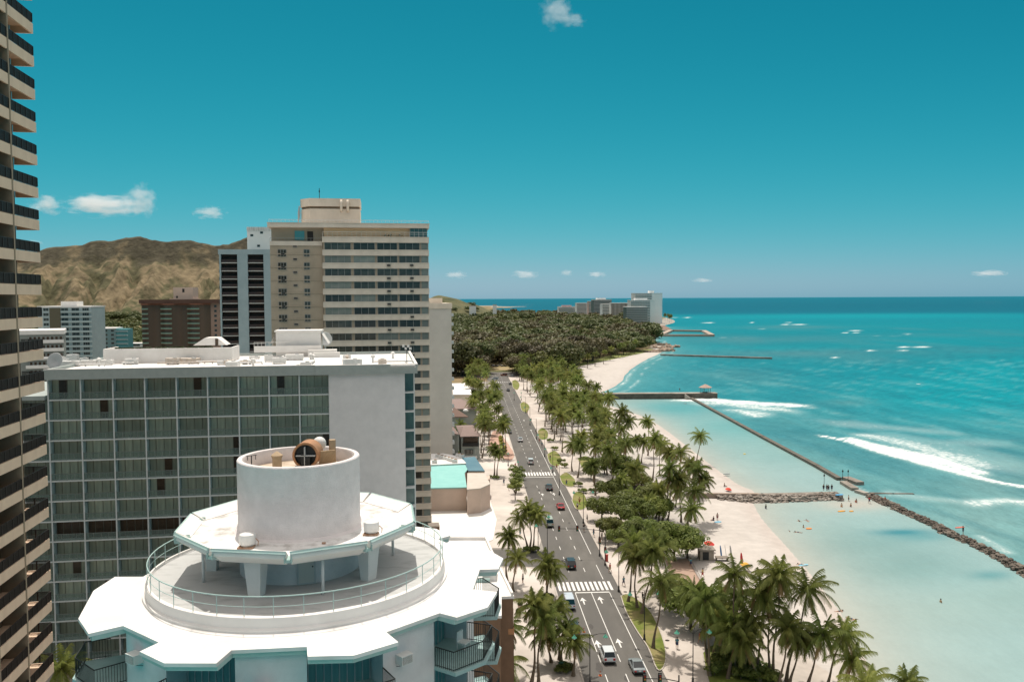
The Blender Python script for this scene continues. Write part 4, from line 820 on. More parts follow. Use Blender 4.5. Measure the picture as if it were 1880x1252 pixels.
# ---- hotels on the far point
fgw = mat('far white wall', (.84,.82,.80), (.76,.75,.73), scale=.05, rough=.9); fgg = mat('far dark green glass', (.09,.12,.11), (.13,.16,.145), scale=.05, rough=.5); fgb = mat('far grey wall', (.55,.56,.55), rough=.9)
far = [('tall',1166,1216,538,1690,30,fgw,'tallest white and grey tower on the far point','w'),('mid',1158,1203,551,1600,24,fgw,'white terraced tower in front of the tallest one on the far point','w'),('dark',1150,1189,563,1480,22,fgg,'dark green glass block nearest the trees on the far point','g'),
       ('slim',1106,1122,558,1750,22,fgw,'slim white tower on the far point, left of the brown striped one','w'),('brown',1124,1155,556,1800,24,mat('far brown stripes',(.20,.17,.15),(.42,.40,.37),scale=.22,stretch=(1,1,.01),detail=0,rough=.9),'brown striped tower on the far point','b'),
       ('green',1090,1123,550,1900,26,fgg,'green grey tower with a white roof on the far point','g'),('wh',1059,1082,556,2050,20,fgw,'white block at the left end of the far towers','w'),('pk',1081,1091,553,2000,18,mat('far pink wall',(.55,.40,.36),rough=.9),'narrow pink and white tower on the far point','w'),('low',1026,1060,563,2200,20,fgw,'low white building with a pink dome roof, farthest left on the point','w')]
for nm,a,c,y,Y,d,wl,lb,st in far:
    rz = .12; B = FB('far_hotel',lb,'hotel',a,c,y,Y,d,rz,'hotels on the far point'); t = B.T
    b = MB(); b.box(0,B.w,0,B.d,0,B.h-1); b.build('wall',[wl],t); b = MB(); b.box(-.5,B.w+.5,-.5,B.d+.5,B.h-.99,B.h); b.build('roof',[fgw],t)
    n = int(B.h/3.1); x1 = B.w*.62 if nm == 'tall' else (B.w*.8 if nm in('mid','slim','wh') else B.w)
    wb_ = MB(); wb_.box(.6,x1-.6,-.3,-.01,0,1.5,0)
    for i in range(int(x1/3.2)): wb_.box(.6+i*3.2,.8+i*3.2,-.5,-.301,0,1.5,1)
    many('window',[(0,0,B.h-3.1*(k+1),0) for k in range(n)],wb_.mesh('window',[mat('far window',(.22,.24,.24),rough=.5),wl]),t,lim=30)
    if st == 'w' or st == 'g':
        q = MB(); q.box(0,x1,-1.4,-.51,0,.9); many('balcony',[(0,0,B.h-3.1*(k+1)-1.2,0) for k in range(n)],q.mesh('balcony',[fgw if st=='w' else fgb]),t,lim=30)
    if nm == 'tall':
        b = MB(); b.box(B.w*.55,B.w*.72,4,16,B.h,B.h+4.5); b.build('roof_house',[fgw],t)
    if nm in ('green','mid','low'):
        b = MB(); b.box(B.w*.2,B.w*.7,4,14,B.h,B.h+3.5); b.build('roof_house',[fgw if nm!='low' else mat('pink dome',(.5,.3,.3),rough=.8)],t)
for a,c,y,Y,lb in ((905,912,559,1900,'tiny white house on the green knoll'),(862,874,561,1700,'white house at the foot of the green knoll')):
    simple_tower('knoll_house',lb,'house',a,c,y,Y,8,fgw,3,[],redb,.6,rz=0)
# ================================================================ LOW BUILDINGS BESIDE THE AVENUE
def lowb(name,label,cat,pts_px,z,wall,roof,over=.3,th=.25,wins=None,parapet=0):
    P_ = [G(x,y,z) for x,y in pts_px]; c = sum((Vector((p.x,p.y,0)) for p in P_),Vector())/len(P_)
    T_ = thing(name,label,cat,(c.x,c.y,0)); pl = [(p.x-c.x,p.y-c.y) for p in P_]
    b = MB(); b.prism([(x*.985,y*.985) for x,y in pl],0,z-th); b.build('wall',[wall],T_)
    b = MB(); b.prism(pl,z-th+.002,z); 
    b.build('roof',[roof],T_)
    if parapet:
        b = MB(); n = len(pl)
        for i in range(n):
            p,q = Vector(pl[i]),Vector(pl[(i+1)%n]); d = q-p; m_ = (p+q)/2; b.cbox(m_.x*.99,m_.y*.99,z+parapet/2,d.length,.2,parapet,0,rz=math.atan2(d.y,d.x))
        b.build('parapet',[wall],T_)
    return T_, c, pl
aqroof = mat('turquoise flat roof', (.21,.47,.44), (.26,.53,.495), scale=.3, rough=.7)
pinkw = mat('pinkish plaster wall', (.60,.47,.39), (.52,.41,.34), scale=.3, rough=.9)
brroof = mat('brown shingle roof', (.16,.10,.075), (.11,.07,.055), scale=2.5, rough=.9, stretch=(1,4,1))
brroof2 = mat('mauve brown shingle roof', (.27,.20,.18), (.21,.155,.14), scale=2.5, rough=.9, stretch=(1,4,1))
T1,c,pl = lowb('turquoise_roof_building','low pink building with a bright turquoise flat roof beside the cream tower','building',[(780,896),(857,894),(853,868),(866,853),(780,853)],6,pinkw,aqroof)
T2,c2,pl2 = lowb('corner_wing','pink corner block with a pale roof beside the turquoise roof','building',[(857,898),(882,896),(900,888),(890,868),(858,868)],6.3,pinkw,mat('pale tan roof',(.55,.50,.44),(.48,.43,.38),scale=.5,rough=.9))
b = MB(); g = G(892,893,3); b.box(g.x-c2.x-2,g.x-c2.x+.4,g.y-c2.y-1.6,g.y-c2.y-1.3,0,4,0); b.build('shop_window',[brownd],T2)
b = MB(); g = G(885,885,4); b.box(g.x-c2.x-.8,g.x-c2.x+2.0,g.y-c2.y-1,g.y-c2.y+3,2.4,5.0); b.build('side_bay',[pinkw],T2)
T3,c3,_ = lowb('solar_roof_building','low building whose roof carries blue solar panels behind the turquoise roof','building',[(860,864),(890,864),(872,838),(848,840)],6.1,cream,mat('blue solar panel',(.12,.19,.23),(.17,.25,.29),scale=.2,rough=.25,spec=.6))
T4,c4,pl4 = lowb('plant_roof_building','low white roof crowded with ducts behind the turquoise roof','building',[(790,853),(856,850),(845,838),(815,832),(790,833)],6.4,cream,whiteroof)
for i in range(9):
    b = MB(); g = G(798+i*6.2,850-(i*37%13),6.4); b.cbox(0,0,.45,1.4,.9,.9,0,rz=i*.5); b.cbox(.2,0,.95,.7,.5,.2,1,rz=i*.5); b.build('roof_unit',[acwhite,rust],T4,loc=(g.x-c4.x,g.y-c4.y,6.4))
grayv = mat('grey green plaster', (.42,.45,.42), (.36,.39,.36), scale=.4, rough=.9)
def hip(name,label,px4,z,wall,roof,rise,ov=.6,wins=(),cat='building'):
    P_ = [G(x,y,z) for x,y in px4]; c = sum((Vector((p.x,p.y,0)) for p in P_),Vector())/4; T_ = thing(name,label,cat,(c.x,c.y,0))
    pl = [Vector((p.x-c.x,p.y-c.y,0)) for p in P_]; b = MB(); b.prism([(p.x*.93,p.y*.93) for p in pl],0,z-.15); b.build('wall',[wall],T_)
    e = [p*1.06 for p in pl]; r1 = (e[0]+e[3])/2*.45; r2 = (e[1]+e[2])/2*.45
    vs = [(p.x,p.y,z-.1) for p in e]+[(r1.x,r1.y,z+rise),(r2.x,r2.y,z+rise)]+[(p.x,p.y,z-.3) for p in e]
    b = MB(); b.add(vs,[(0,1,5,4),(1,2,5),(2,3,4,5),(3,0,4),(9,8,7,6),(0,6,7,1),(1,7,8,2),(2,8,9,3),(3,9,6,0)],0); b.build('roof',[roof],T_)
    return T_,c,pl
V1,cv,plv = hip('villa','grey-green two-storey villa with a hipped mauve roof beside the palms',[(815,793),(842,796),(833,784),(815,784)],8.5,grayv,brroof2,1.2)
V2,cv2,plv2 = hip('restaurant_wing','two-storey pale building with a dark upper terrace beside the palms',[(846,800),(882,799),(868,780),(838,781)],8.0,grayv,brroof2,1.2)
fr_ = plv2[0]*.93; fl = plv2[1]*.93
b = MB(); x0,x1 = min(fr_.x,fl.x)+.4, max(fr_.x,fl.x)-.2; yv = min(fr_.y,fl.y)-.05
b.box(x0,x1,yv-1.0,yv+.2,4.6,4.8,0); b.box(x0,x1,yv-1.0,yv-.92,4.8,5.7,0); b.box(x0+.2,x1-.2,yv-.06,yv+.1,5.0,7.4,1); b.build('terrace',[blackmet,brownd],V2)
b = MB(); b.box(x0+.5,x1-1.8,yv-.06,yv+.1,2.0,3.4,1); [b.box(x0+.5+i*1.2,x0+.56+i*1.2,yv-.1,yv-.061,2,3.4,0) for i in range(4)]; b.build('window',[white,glassdk],V2)
b = MB(); b.cbox((x0+x1)/2,yv-1.6,.9+.4,x1-x0-1,1.6,.1,0,rx=.25); b.build('awning',[white],V2)
V3,_,_ = hip('brown_roof_building','low building with a dark brown roof and two white roof domes',[(797,764),(858,764),(832,747),(797,749)],8,grayv,brroof,.25)
for px,py in ((827,752),(855,753)):
    g = G(px,py,8.6); o = MB(); o.lathe([(1.1,0),(1.1,.3),(.9,.75),(.5,1.0),(0,1.1)],14); o.build('roof_dome',[acwhite],V3,smooth=True,loc=(g.x-V3.location.x,g.y-V3.location.y,8.1))
V4,_,_ = hip('mauve_roof_building','wide building with a shallow mauve roof beyond the dark brown one',[(800,750),(878,749),(845,732),(800,734)],7.5,grayv,brroof2,.8)
b = MB(); b.cbox(0,0,0,6.5,3,.12,0,rx=.2); g = G(838,771,6); tag(b.build('awning',[mat('pale canvas',(.55,.6,.6),rough=.8)],loc=(g.x,g.y,5.6)),'pale canvas awning in front of the dark brown roof','awning')
V5 = thing('pavilion_restaurant','restaurant with a white flat canopy over red awnings at the foot of the grey tower','building',(0,0,0))
pc = [G(*p,7) for p in ((832,724),(866,724),(862,703),(830,704))]; b = MB(); b.prism([(p.x,p.y) for p in pc],6.7,7.0); b.build('roof',[white],V5)
cpx = [(p.x,p.y) for p in pc]; b = MB(); b.prism([(x*.2+ .8*sum(a[0] for a in cpx)/4 if 0 else x, y) for x,y in [((p[0]-cpx[0][0])*.92+cpx[0][0]+.2,(p[1]-cpx[0][1])*.92+cpx[0][1]+.8) for p in cpx]],0,6.69,0); b.build('wall',[cream],V5)
g0,g1 = G(812,727,5),G(862,727,5); b = MB(); b.cbox((g0.x+g1.x)/2,g0.y-1,4.6,g1.x-g0.x,3,.1,0,rx=.35); b.build('awning',[mat('faded red awning',(.42,.13,.08),(.5,.17,.1),scale=1,rough=.8)],V5)
b = MB(); b.prism([(G(x,y,6.5).x,G(x,y,6.5).y) for x,y in ((797,724),(820,724),(815,714),(797,716))],0,6.5); b.build('side_wing',[white],V5)
b = MB(); g=G(863,703,7); b.box(g.x-.3,g.x+.3,g.y-.3,g.y+.3,0,8.2); b.box(g.x-3,g.x+.3,g.y-.31,g.y+.31,8.201,8.5); b.build('gate_post',[creamdk],V5)
V6 = thing('roof_terrace','tan roof terrace with wooden railings beside the grey-green villa','terrace',(0,0,0))
b = MB(); b.prism([(G(x,y,7).x,G(x,y,7).y) for x,y in ((795,806),(816,806),(815,792),(795,794))],0,7.0); b.build('wall',[pinkw],V6)
g0,g1,g2 = G(795,791,7),G(806,791,7),G(816,800,7); b=MB()
for p,q in ((g0,g1),(g1,g2)): pick(b,(p.x,p.y,7),(q.x,q.y,7),1.3,.4)
b.build('railing',[copper],V6)
# ================================================================ PLANTS
palmleaf = leafmat('palm frond green', (.125,.16,.034), (.255,.275,.08), .3, .45)
palmdead = leafmat('dry palm frond', (.26,.17,.07), (.34,.24,.11), .1, .2)
bark = mat('palm bark', (.20,.155,.11), (.13,.10,.07), scale=2.2, rough=.95, stretch=(1,1,5), rand=.15)
leafA = leafmat('sea grape leaves', (.10,.13,.028), (.24,.27,.07), .3, .42)
leafB = leafmat('light green leaves', (.11,.155,.03), (.24,.28,.075), .2, .38)
leafC = leafmat('park tree leaves', (.06,.08,.025), (.145,.155,.055), .4, .25)
leafY = leafmat('yellow green hedge leaves', (.30,.28,.03), (.42,.40,.08), .1, .3)
barkT = mat('grey brown bark', (.15,.115,.085), (.10,.08,.06), scale=2, rough=.95)
def palm_crown(seed, nf=24, L=3.3, wind=.35):
    nf = int(nf*1.25); L *= 1.04
    rd = random.Random(seed); b = MB()
    for i in range(nf):
        az = i*2.399+rd.uniform(-.2,.2); age = (i+.5)/nf; el = R(82)-age*R(112)+rd.uniform(-.12,.12); L_ = L*(.72+.36*math.sin(PI*min(1,age*1.1)))*rd.uniform(.88,1.1)
        n = 11; p = Vector((0,0,0)); d = Vector((math.cos(az)*math.cos(el), math.sin(az)*math.cos(el), math.sin(el))); pts = [p.copy()]
        for k in range(n):
            p = p+d*(L_/n); pts.append(p.copy()); d = (d+Vector((wind*.035,-.01,-.12-.10*age))).normalized()
        mi = 1 if age > .88 and rd.random() < .75 else 0
        for k in range(n):       # midrib
            a,c = pts[k],pts[k+1]; t_ = (c-a).normalized(); s_ = t_.cross(Vector((0,0,1)));
            if s_.length < .01: s_ = Vector((1,0,0))
            s_.normalize(); w0,w1 = .05*(1-k/n)+.012,.05*(1-(k+1)/n)+.012
            b.add([a-s_*w0,a+s_*w0,c+s_*w1,c-s_*w1],[(0,1,2,3)],mi)
        m = 24
        for k in range(2,m+1):
            f = k/m*n; i0 = min(int(f),n-1); q = pts[i0].lerp(pts[i0+1], f-i0); t_ = (pts[i0+1]-pts[i0]).normalized(); s_ = t_.cross(Vector((0,0,1)))
            if s_.length < .01: s_ = Vector((math.sin(az),-math.cos(az),0))
            s_.normalize(); up = s_.cross(t_); ll = .95*math.sin(PI*(.12+.80*k/m))**.7*rd.uniform(.8,1.1)
            for sg in (-1,1):
                dd = (s_*sg*.62+t_*.55+Vector((wind*.25,0,-.55-rd.random()*.35))).normalized(); e = q+dd*ll; wv_ = t_*.075
                b.add([q-wv_,q+wv_,e+t_*.012+Vector((0,0,-.05)),e-t_*.02+Vector((0,0,-.05))],[(0,1,2,3)],mi)
    b.ball((0,0,-.05),.28,2,6,(1,1,1.3))
    return b.mesh('crown',[palmleaf,palmdead,bark])
CROWNS = [palm_crown(1),palm_crown(2,22,3.5,.5),palm_crown(3,27,3.1,.2),palm_crown(4,20,3.7,.6),palm_crown(5,25,2.9,.4),palm_crown(6,18,3.3,.1)]
def palm_trunk(seed, bend=.5):
    rd = random.Random(seed); pts = []; r_ = []
    for i in range(13):
        f = i/12; pts.append((bend*.12*math.sin(PI*f)+.02*math.sin(f*9+seed), .06*bend*math.sin(PI*f*1.0), f)); r_.append((.19*(1-f)**6+.135-.045*f))
    return pts, r_
def make_palm_mesh(pts, rad, h, lean):
    b = MB(); P_ = [(p[0]*h*.5+lean[0]*p[2]**1.25, p[1]*h*.5+lean[1]*p[2]**1.25, p[2]*h) for p in pts]; b.tube(P_, [r*1.0 for r in rad], 8, 0, cap=False); return b.mesh('trunk',[bark],True)
PALMS = []
_T = ['twenty','thirty']
ORD = ['first','second','third','fourth','fifth','sixth','seventh','eighth','ninth','tenth','eleventh','twelfth','thirteenth','fourteenth','fifteenth','sixteenth','seventeenth','eighteenth','nineteenth','twentieth']
ORD += ['twenty-'+w_ for w_ in ORD[:9]]+['thirtieth']+['thirty-'+w_ for w_ in ORD[:9]]+['fortieth']
random.seed(17)
def palm(base, h, lean, label, group, scale=1.0, cr=None):
    T_ = thing('palm_tree', label, 'palm tree', base, 0, group)
    tp, tr2 = palm_trunk(len(PALMS), random.uniform(-.6,.9)); me = make_palm_mesh(tp, tr2, h, lean)
    put('trunk', me, T_); c = put('crown', CROWNS[len(PALMS)%6 if cr is None else cr], T_, (lean[0]+tp[-1][0]*h*.5, lean[1]+tp[-1][1]*h*.5, h), random.random()*6.28 if random.random()<.45 else random.uniform(-.5,.5))
    s_ = scale*random.uniform(.9,1.08); c.scale = (s_,s_,s_*random.uniform(.92,1.1)); c.rotation_euler[1] = random.uniform(-.05,.18)
    PALMS.append(T_); return T_
def gp(bx,by,cx,cy,label,group,scale=1.0,z=0.1,dy=0):
    g = G(bx,by,z); h = (by-cy)*g.y/F*1.0; lx = (cx-bx)/F*g.y
    # small correction: the crown is nearer to the eye level than the base
    return palm((g.x,g.y,z), h, (lx, random.uniform(-.6,.6)+dy), label, group, scale)
grpR = 'coconut palms along the promenade and beach'; grpL = 'coconut palms along the left pavement'
for a in [((1153,1104),(1161,1000),'short-crowned palm nearest the far end of the long lawn by the crosswalk'),((1169,1115),(1168,1018),'slim palm second from the crosswalk on the long kerbside lawn'),
          ((1177,1126),(1200,1010),'palm leaning right with its foot in the middle of the long kerbside lawn'),((1199,1189),(1214,1064),'tall palm at the near end of the long kerbside lawn'),
          ((1304,1240),(1294,1100),'palm on the near green lawn nearest the twin-armed lamp'),((1338,1245),(1346,1050),'tallest palm of the near cluster, trunk rising from the shrub bed'),
          ((1347,1238),(1338,1146),'low palm in the shrub bed under taller palms'),((1411,1243),(1410,1108),'left palm of the tall pair at the beach edge of the shrub bed'),
          ((1417,1247),(1430,1052),'right palm of the tall pair, its crown highest at the beach edge'),((1443,1250),(1486,1080),'palm leaning strongly right over the sand behind the near cluster'),
          ((1450,1256),(1470,1168),'short curved palm on the sand with hanging old fronds'),((1484,1258),(1505,1160),'straight slim palm standing alone in the near sand'),
          ((1519,1262),(1546,1162),'palm on the near sand with its crown against the pale water'),((1553,1262),(1564,1212),'low palm nearest the water in the near row'),
          ((1660,1330),(1667,1256),'palm top peeking in at the bottom edge, farthest right'),((1590,1345),(1588,1254),'palm top at the bottom edge beside the water'),
          ((1300,1215),(1272,1085),'palm with a broad crown beside the paved court'),((1312,1200),(1322,1090),'palm behind the shrub bed with mixed old fronds'),
          ((1362,1240),(1376,1140),'dark-crowned palm in the middle of the near cluster'),((1385,1238),(1396,1080),'palm just left of the tall pair'),
          ((1395,1250),(1362,1175),'low leaning palm at the near edge of the shrub bed'),((1330,1215),(1310,1128),'mid-height palm left of the tallest one'),
          ((1430,1262),(1445,1150),'palm between the tall pair and the curved short palm'),((1375,1215),(1352,1092),'palm behind the tallest palm of the near cluster')]:
    gp(*a[0],*a[1],a[2],grpR,1.14)
for a in [((1130,843),(1140,757),'lone tall palm on open sand, leftmost of the isolated pair'),((1145,842),(1153,773),'shorter right palm of the isolated pair on open sand'),
          ((1189,836),(1188,774),'tall bushy-topped palm on the sand right of the isolated pair'),((1278,850),(1286,801),'solitary palm against the lagoon, rightmost of the beach'),
          ((1174,850),(1167,808),'pale feathery palm left in the middle beach grove'),((1178,850),(1182,812),'short palm beside the pale feathery one'),
          ((1199,881),(1201,806),'palm at the left front of the middle beach grove'),((1211,872),(1213,818),'slim palm in the middle beach grove, near its front'),
          ((1222,890),(1230,832),'full palm at the top of the middle beach grove'),((1240,900),(1250,830),'yellow-green palm at the upper middle of the beach grove'),
          ((1268,910),(1266,852),'palm at the right edge of the beach grove, upper one'),((1266,956),(1281,862),'palm overhanging the start of the rock groin'),
          ((1217,956),(1228,858),'tall palm in the heart of the beach grove'),((1226,957),(1234,880),'palm behind the round green tree'),
          ((1250,958),(1247,880),'palm above the round green tree'),((1262,965),(1276,900),'palm right of the round green tree'),
          ((1275,955),(1290,880),'rightmost palm of the beach grove beside the groin'),((1240,930),(1243,900),'low palm within the beach grove'),
          ((1205,950),(1208,900),'palm left inside the beach grove'),((1255,975),(1268,935),'small palm over the sand near the groin'),
          ((1185,960),(1192,925),'arching palm above the dark trees'),((1168,945),(1165,908),'palm with grey-green fronds rising from the dark trees'),
          ((1130,920),(1141,880),'palm at the front of the dark trees'),((1196,1075),(1200,985),'large-crowned palm in front of the round green tree'),((1225,1075),(1212,1000),'palm between the round green tree and the paved court')]:
    gp(*a[0],*a[1],a[2],grpR,1.1)
for a in [((973,1008),(968,935),'left palm of the trio beside the left kerb island'),((978,1010),(985,945),'right palm of the trio beside the left kerb island'),((968,1006),(955,950),'third palm of the kerb island trio, crown nearest the white plaza'),
          ((930,1066),(936,985),'tall palm at the corner of the white podium roof'),((942,1086),(950,1026),'slim palm leaning right beside the podium corner'),((1006,1096),(1003,1035),'dense palm left of the crosswalk'),
          ((1001,1098),(1012,1048),'second dense palm left of the crosswalk'),((976,1256),(982,1108),'tall straight palm in the left near group, left trunk'),((988,1258),(998,1130),'tall straight palm in the left near group, right trunk'),
          ((1026,1210),(1020,1110),'palm overhanging the parked cars on the left kerb'),((1030,1215),(1040,1150),'palm arching over the left traffic lane'),((1053,1240),(1053,1178),'small palm by the green bin at the left kerb'),
          ((920,1240),(930,1150),'palm in front of the brown podium wall'),((1012,1215),(1003,1160),'palm in the middle of the left near group'),((918,1262),(924,1215),'low palm at the foot of the round tower'),
          ((907,873),(909,825),'palm on the paved corner before the turquoise roof'),((912,874),(915,832),'second palm on the paved corner'),((842,806),(845,782),'small palm in front of the villa'),((125,1330),(118,1222),'palm top showing between the left tower and the round tower')]:
    gp(*a[0],*a[1],a[2],grpL)
# strip of palms along the promenade, further on
random.seed(29); pts = []
for _ in range(3000):
    v = 215+ (1-math.sqrt(random.random()))*0 + random.random()**1.0*400; u = 31+random.random()*(13+8*(v>260)+8*(v>330)); 
    p = S(u,v)
    if sum(1 for q in pts if (q[0]-p[0])**2+(q[1]-p[1])**2 < 15) == 0: pts.append((p[0],p[1],v,u))
    if len(pts) >= 150: break
pts.sort(key=lambda p: p[2])
hs_ = ['short','mid-height','tall']; 
for i,(x,y,v,u) in enumerate(pts):
    h = random.uniform(7.0,12.5); row = 'kerbside' if u < 37 else ('middle' if u < 44 else 'beachside')
    where = 'before the second crosswalk' if v < 250 else ('just past the second crosswalk' if v < 290 else ('halfway to the pier' if v < 370 else ('near the pier' if v < 450 else 'beyond the pier')))
    k = sum(1 for q in pts[:i] if (('kerbside' if q[3] < 37 else ('middle' if q[3] < 44 else 'beachside')) == row) and (('before the second crosswalk' if q[2] < 250 else ('just past the second crosswalk' if q[2] < 290 else ('halfway to the pier' if q[2] < 370 else ('near the pier' if q[2] < 450 else 'beyond the pier')))) == where))
    palm((x,y,.1), h, (random.uniform(-.8,1.2),random.uniform(-.8,.8)), f'{ORD[k]} {row} promenade palm {where}, counted away from the viewer', grpR, 1.12)
pts = []
for _ in range(3000):
    v = 268+random.random()*290; u = 1.5+random.random()*11.5 - (4 if v>420 else 0)*random.random(); p = S(u,v)
    if (u > 4 or v > 330) and all((q[0]-p[0])**2+(q[1]-p[1])**2 > 22 for q in pts): pts.append((p[0],p[1],v,u))
    if len(pts) >= 42: break
pts.sort(key=lambda p: p[2])
for i,(x,y,v,u) in enumerate(pts):
    where = 'beside the villa' if i < 20 else 'toward the park'
    palm((x,y,.1), random.uniform(8.5,12), (random.uniform(-.8,1.2),random.uniform(-.8,.8)), f'{ORD[min(i,20) if i < 20 else min(i-20,39)]} palm of the left-hand grove {where}, nearest counted first', grpL, 1.05)
# ---- broadleaf trees
def leafy(seed, rx, rz, n, leaf, mt, zc, tr=.16, clumps=26):
    rd = random.Random(seed); b = MB(); cl = []
    for i in range(clumps):
        a = rd.random()*2*PI; q = rd.random()**.5; zz = rd.uniform(-.6,1)*math.sqrt(max(0,1-q*q))
        cl.append((math.cos(a)*q*rx*.85, math.sin(a)*q*rx*.85, zc+zz*rz*.8, rd.uniform(.24,.44)*rx))
    for i in range(n):
        c = cl[rd.randrange(clumps)]; a = rd.random()*2*PI; z_ = rd.uniform(-.75,1); s_ = math.sqrt(max(0,1-z_*z_)); q = c[3]*rd.uniform(.72,1.08)
        p = Vector((c[0]+math.cos(a)*s_*q, c[1]+math.sin(a)*s_*q, c[2]+z_*q*.72))
        nrm = Vector((math.cos(a)*s_+rd.uniform(-.6,.6), math.sin(a)*s_+rd.uniform(-.6,.6), z_+.35+rd.uniform(-.5,.5))).normalized()
        t1 = nrm.orthogonal().normalized(); t1.rotate(Matrix.Rotation(rd.random()*6.28,3,nrm)); t2 = nrm.cross(t1); l_ = leaf*rd.uniform(.7,1.3)
        b.add([p-t1*l_,p-t2*l_*.55,p+t1*l_,p+t2*l_*.55],[(0,1,2,3)],0)
    cr = b.mesh('crown',[mt]); t = MB(); t.tube([(0,0,0),(.05,0,zc*.35),(.0,.05,zc*.7)],[tr*1.4,tr,tr*.8],8)
    for i in range(7):
        c = cl[i*3%clumps]; t.tube([(0,0,zc*.35+.1*i),(c[0]*.5,c[1]*.5,zc*.35+(c[2]-zc*.35)*.6),(c[0],c[1],c[2])],[tr*.7,tr*.45,tr*.15],6)
    return cr, t.mesh('trunk',[barkT],True)
TR = {'grape': leafy(1,3.8,3.0,4600,.25,leafA,3.6,.2,30), 'grape2': leafy(2,3.5,3.3,4400,.24,leafA,3.9,.2,30), 'green': leafy(3,4.4,3.4,6200,.24,leafB,3.9,.2,34), 'shrub': leafy(4,1.6,.9,900,.2,leafB,1.1,.08,14), 'small': leafy(5,1.7,1.6,1100,.19,leafB,3.0,.09,14),
      'hedge': leafy(6,1.3,.7,700,.16,leafA,.8,.06,12), 'yellow': leafy(7,1.2,.7,800,.14,leafY,.8,.05,14)}
PK = [leafy(20+i, 6.2+i*.5, 3.4+.2*(i%3), 1500, .62, leafC, 6.4+.4*(i%4), .35, 22) for i in range(5)]
PKY = [leafy(40+i, 5.6, 3.0, 1300, .58, leafmat('olive park leaves',(.095,.11,.032),(.19,.19,.07),.3,.25), 6.0, .3, 20) for i in range(2)]
PKB = [leafy(50+i, 6.5, 3.6, 1500, .6, leafmat('brown green park leaves',(.072,.065,.03),(.14,.12,.056),.3,.25), 6.6, .3, 22) for i in range(2)]
def tree(kind, px, py, label, scale=1.0, cat='tree', name='leafy_tree', group=None, z=.05, rz=None):
    g = G(px,py,z); T_ = thing(name,label,cat,(g.x,g.y,z),random.random()*6 if rz is None else rz,group); cr,tk = TR[kind] if isinstance(kind,str) else kind
    o = put('crown',cr,T_); put('trunk',tk,T_); T_.scale = (scale,scale,scale*random.uniform(.92,1.08)); return T_
gT = 'broadleaf trees between avenue and beach'
for k,px,py,s_,lb in [('green',1238,1030,1.0,'round bright green tree on the sand beside the red umbrella'),('green',1262,1024,.8,'bright green tree joined to the right side of the round one'),('grape2',1150,895,1.15,'spreading dark tree behind the second crosswalk lawn'),
    ('grape',1122,920,.9,'dark tree with lighter top left of the spreading one'),('grape',1105,955,.85,'dark bushy tree overhanging the promenade'),('grape2',1140,965,1.1,'largest dark tree in the grove beside the promenade'),
    ('grape',1165,975,1.05,'dark tree behind the large crowned palms'),('grape2',1185,950,1.1,'dark tree in the centre of the beach grove'),('grape',1118,990,.75,'low dark tree by the traffic signal'),('grape2',1160,1010,.8,'low dark tree behind the lamp post'),
    ('grape',1210,960,.9,'dark tree left of the round green one'),('grape',1245,1125,.85,'sea grape tree with a dense shadow beside the lawn'),('grape2',1268,1155,1.0,'spreading sea grape with visible trunk and dark shadow'),('grape',1228,1100,.7,'small sea grape beside the paved court'),
    ('grape2',1300,1165,.9,'dark tree under the near palm cluster'),('grape',1180,1030,.55,'small shrubby tree at the promenade edge'),('grape',1172,905,.8,'dark tree at the back of the beach grove'),('grape2',1200,925,.8,'dark tree among the beach palms'),('grape',1110,870,.8,'leafy tree near the second crosswalk'),('grape2',1085,880,.6,'small tree on the second crosswalk lawn'),
    ('grape',1175,1000,.9,'dark tree close behind the twin front palms'),('grape',1135,1005,.6,'short dark tree at the edge of the paving'),('grape',1345,1200,.8,'dark tree filling the middle of the near cluster'),('grape2',1322,1180,.8,'dark tree behind the shrub bed')]:
    tree(k,px,py,lb,s_*1.1,group=gT)
gH = 'small trees in the left kerb planter'
for i,(px,py) in enumerate([(948,905),(951,893),(946,918),(953,880),(944,880)]): tree('small',px,py,f'{ORD[i]} small green tree in the left kerb planter'+(' by the plaza'),1.15 if i<3 else .9,group=gH,name='small_tree')
for i,(px,py) in enumerate([(1318,1222),(1335,1232),(1355,1228),(1372,1240),(1390,1250),(1330,1215),(1360,1248),(1400,1238),(1345,1215),(1380,1226),(1312,1240),(1420,1256)]):
    tree('shrub',px,py,f'{ORD[i]} low leafy shrub in the bed under the near palms',.9,'shrub','shrub','shrubs in the near bed')
for i,(px,py) in enumerate([(1062,893),(1070,905),(1088,905),(1030,850),(1036,858),(1240,1085),(1295,1105),(1010,812),(1018,826)]):
    tree('hedge',px,py,f'{ORD[i]} low dark shrub on the lawns along the promenade',1.0,'shrub','shrub','shrubs on the promenade lawns')
for i,(px,py) in enumerate([(919,806),(921,812),(923,818),(925,825),(927,831)]): tree('yellow',px,py,f'{ORD[i]} yellow flowering shrub in the island bed, far one first',.9,'shrub','flowering_shrub','yellow shrubs in the island bed')
for i,(px,py) in enumerate([(968,1012),(975,1014),(983,1012),(1036,1228),(1044,1232),(1030,1236),(905,878),(911,880),(1000,1100),(1008,1101)]): tree('hedge',px,py,f'{ORD[i]} dark shrub at the foot of the left-hand palms',.75,'shrub','shrub','shrubs under the left palms')
for i,(px,py) in enumerate([(800,838),(812,836),(824,838),(836,840),(845,838),(808,775),(800,780),(870,872),(795,832)]): tree('hedge',px,py,f'{ORD[i]} green bush around the villa garden',1.2,'shrub','garden_bush','bushes around the villa')
for i,(px,py,k) in enumerate([(850,722,'grape'),(868,716,'grape'),(880,745,'grape2'),(872,735,'grape'),(885,765,'grape'),(892,784,'grape2'),(900,800,'grape')]): tree(k,px,py,f'{ORD[i]} leafy tree behind the left-hand palm grove',.9,group='trees behind the left palm grove')
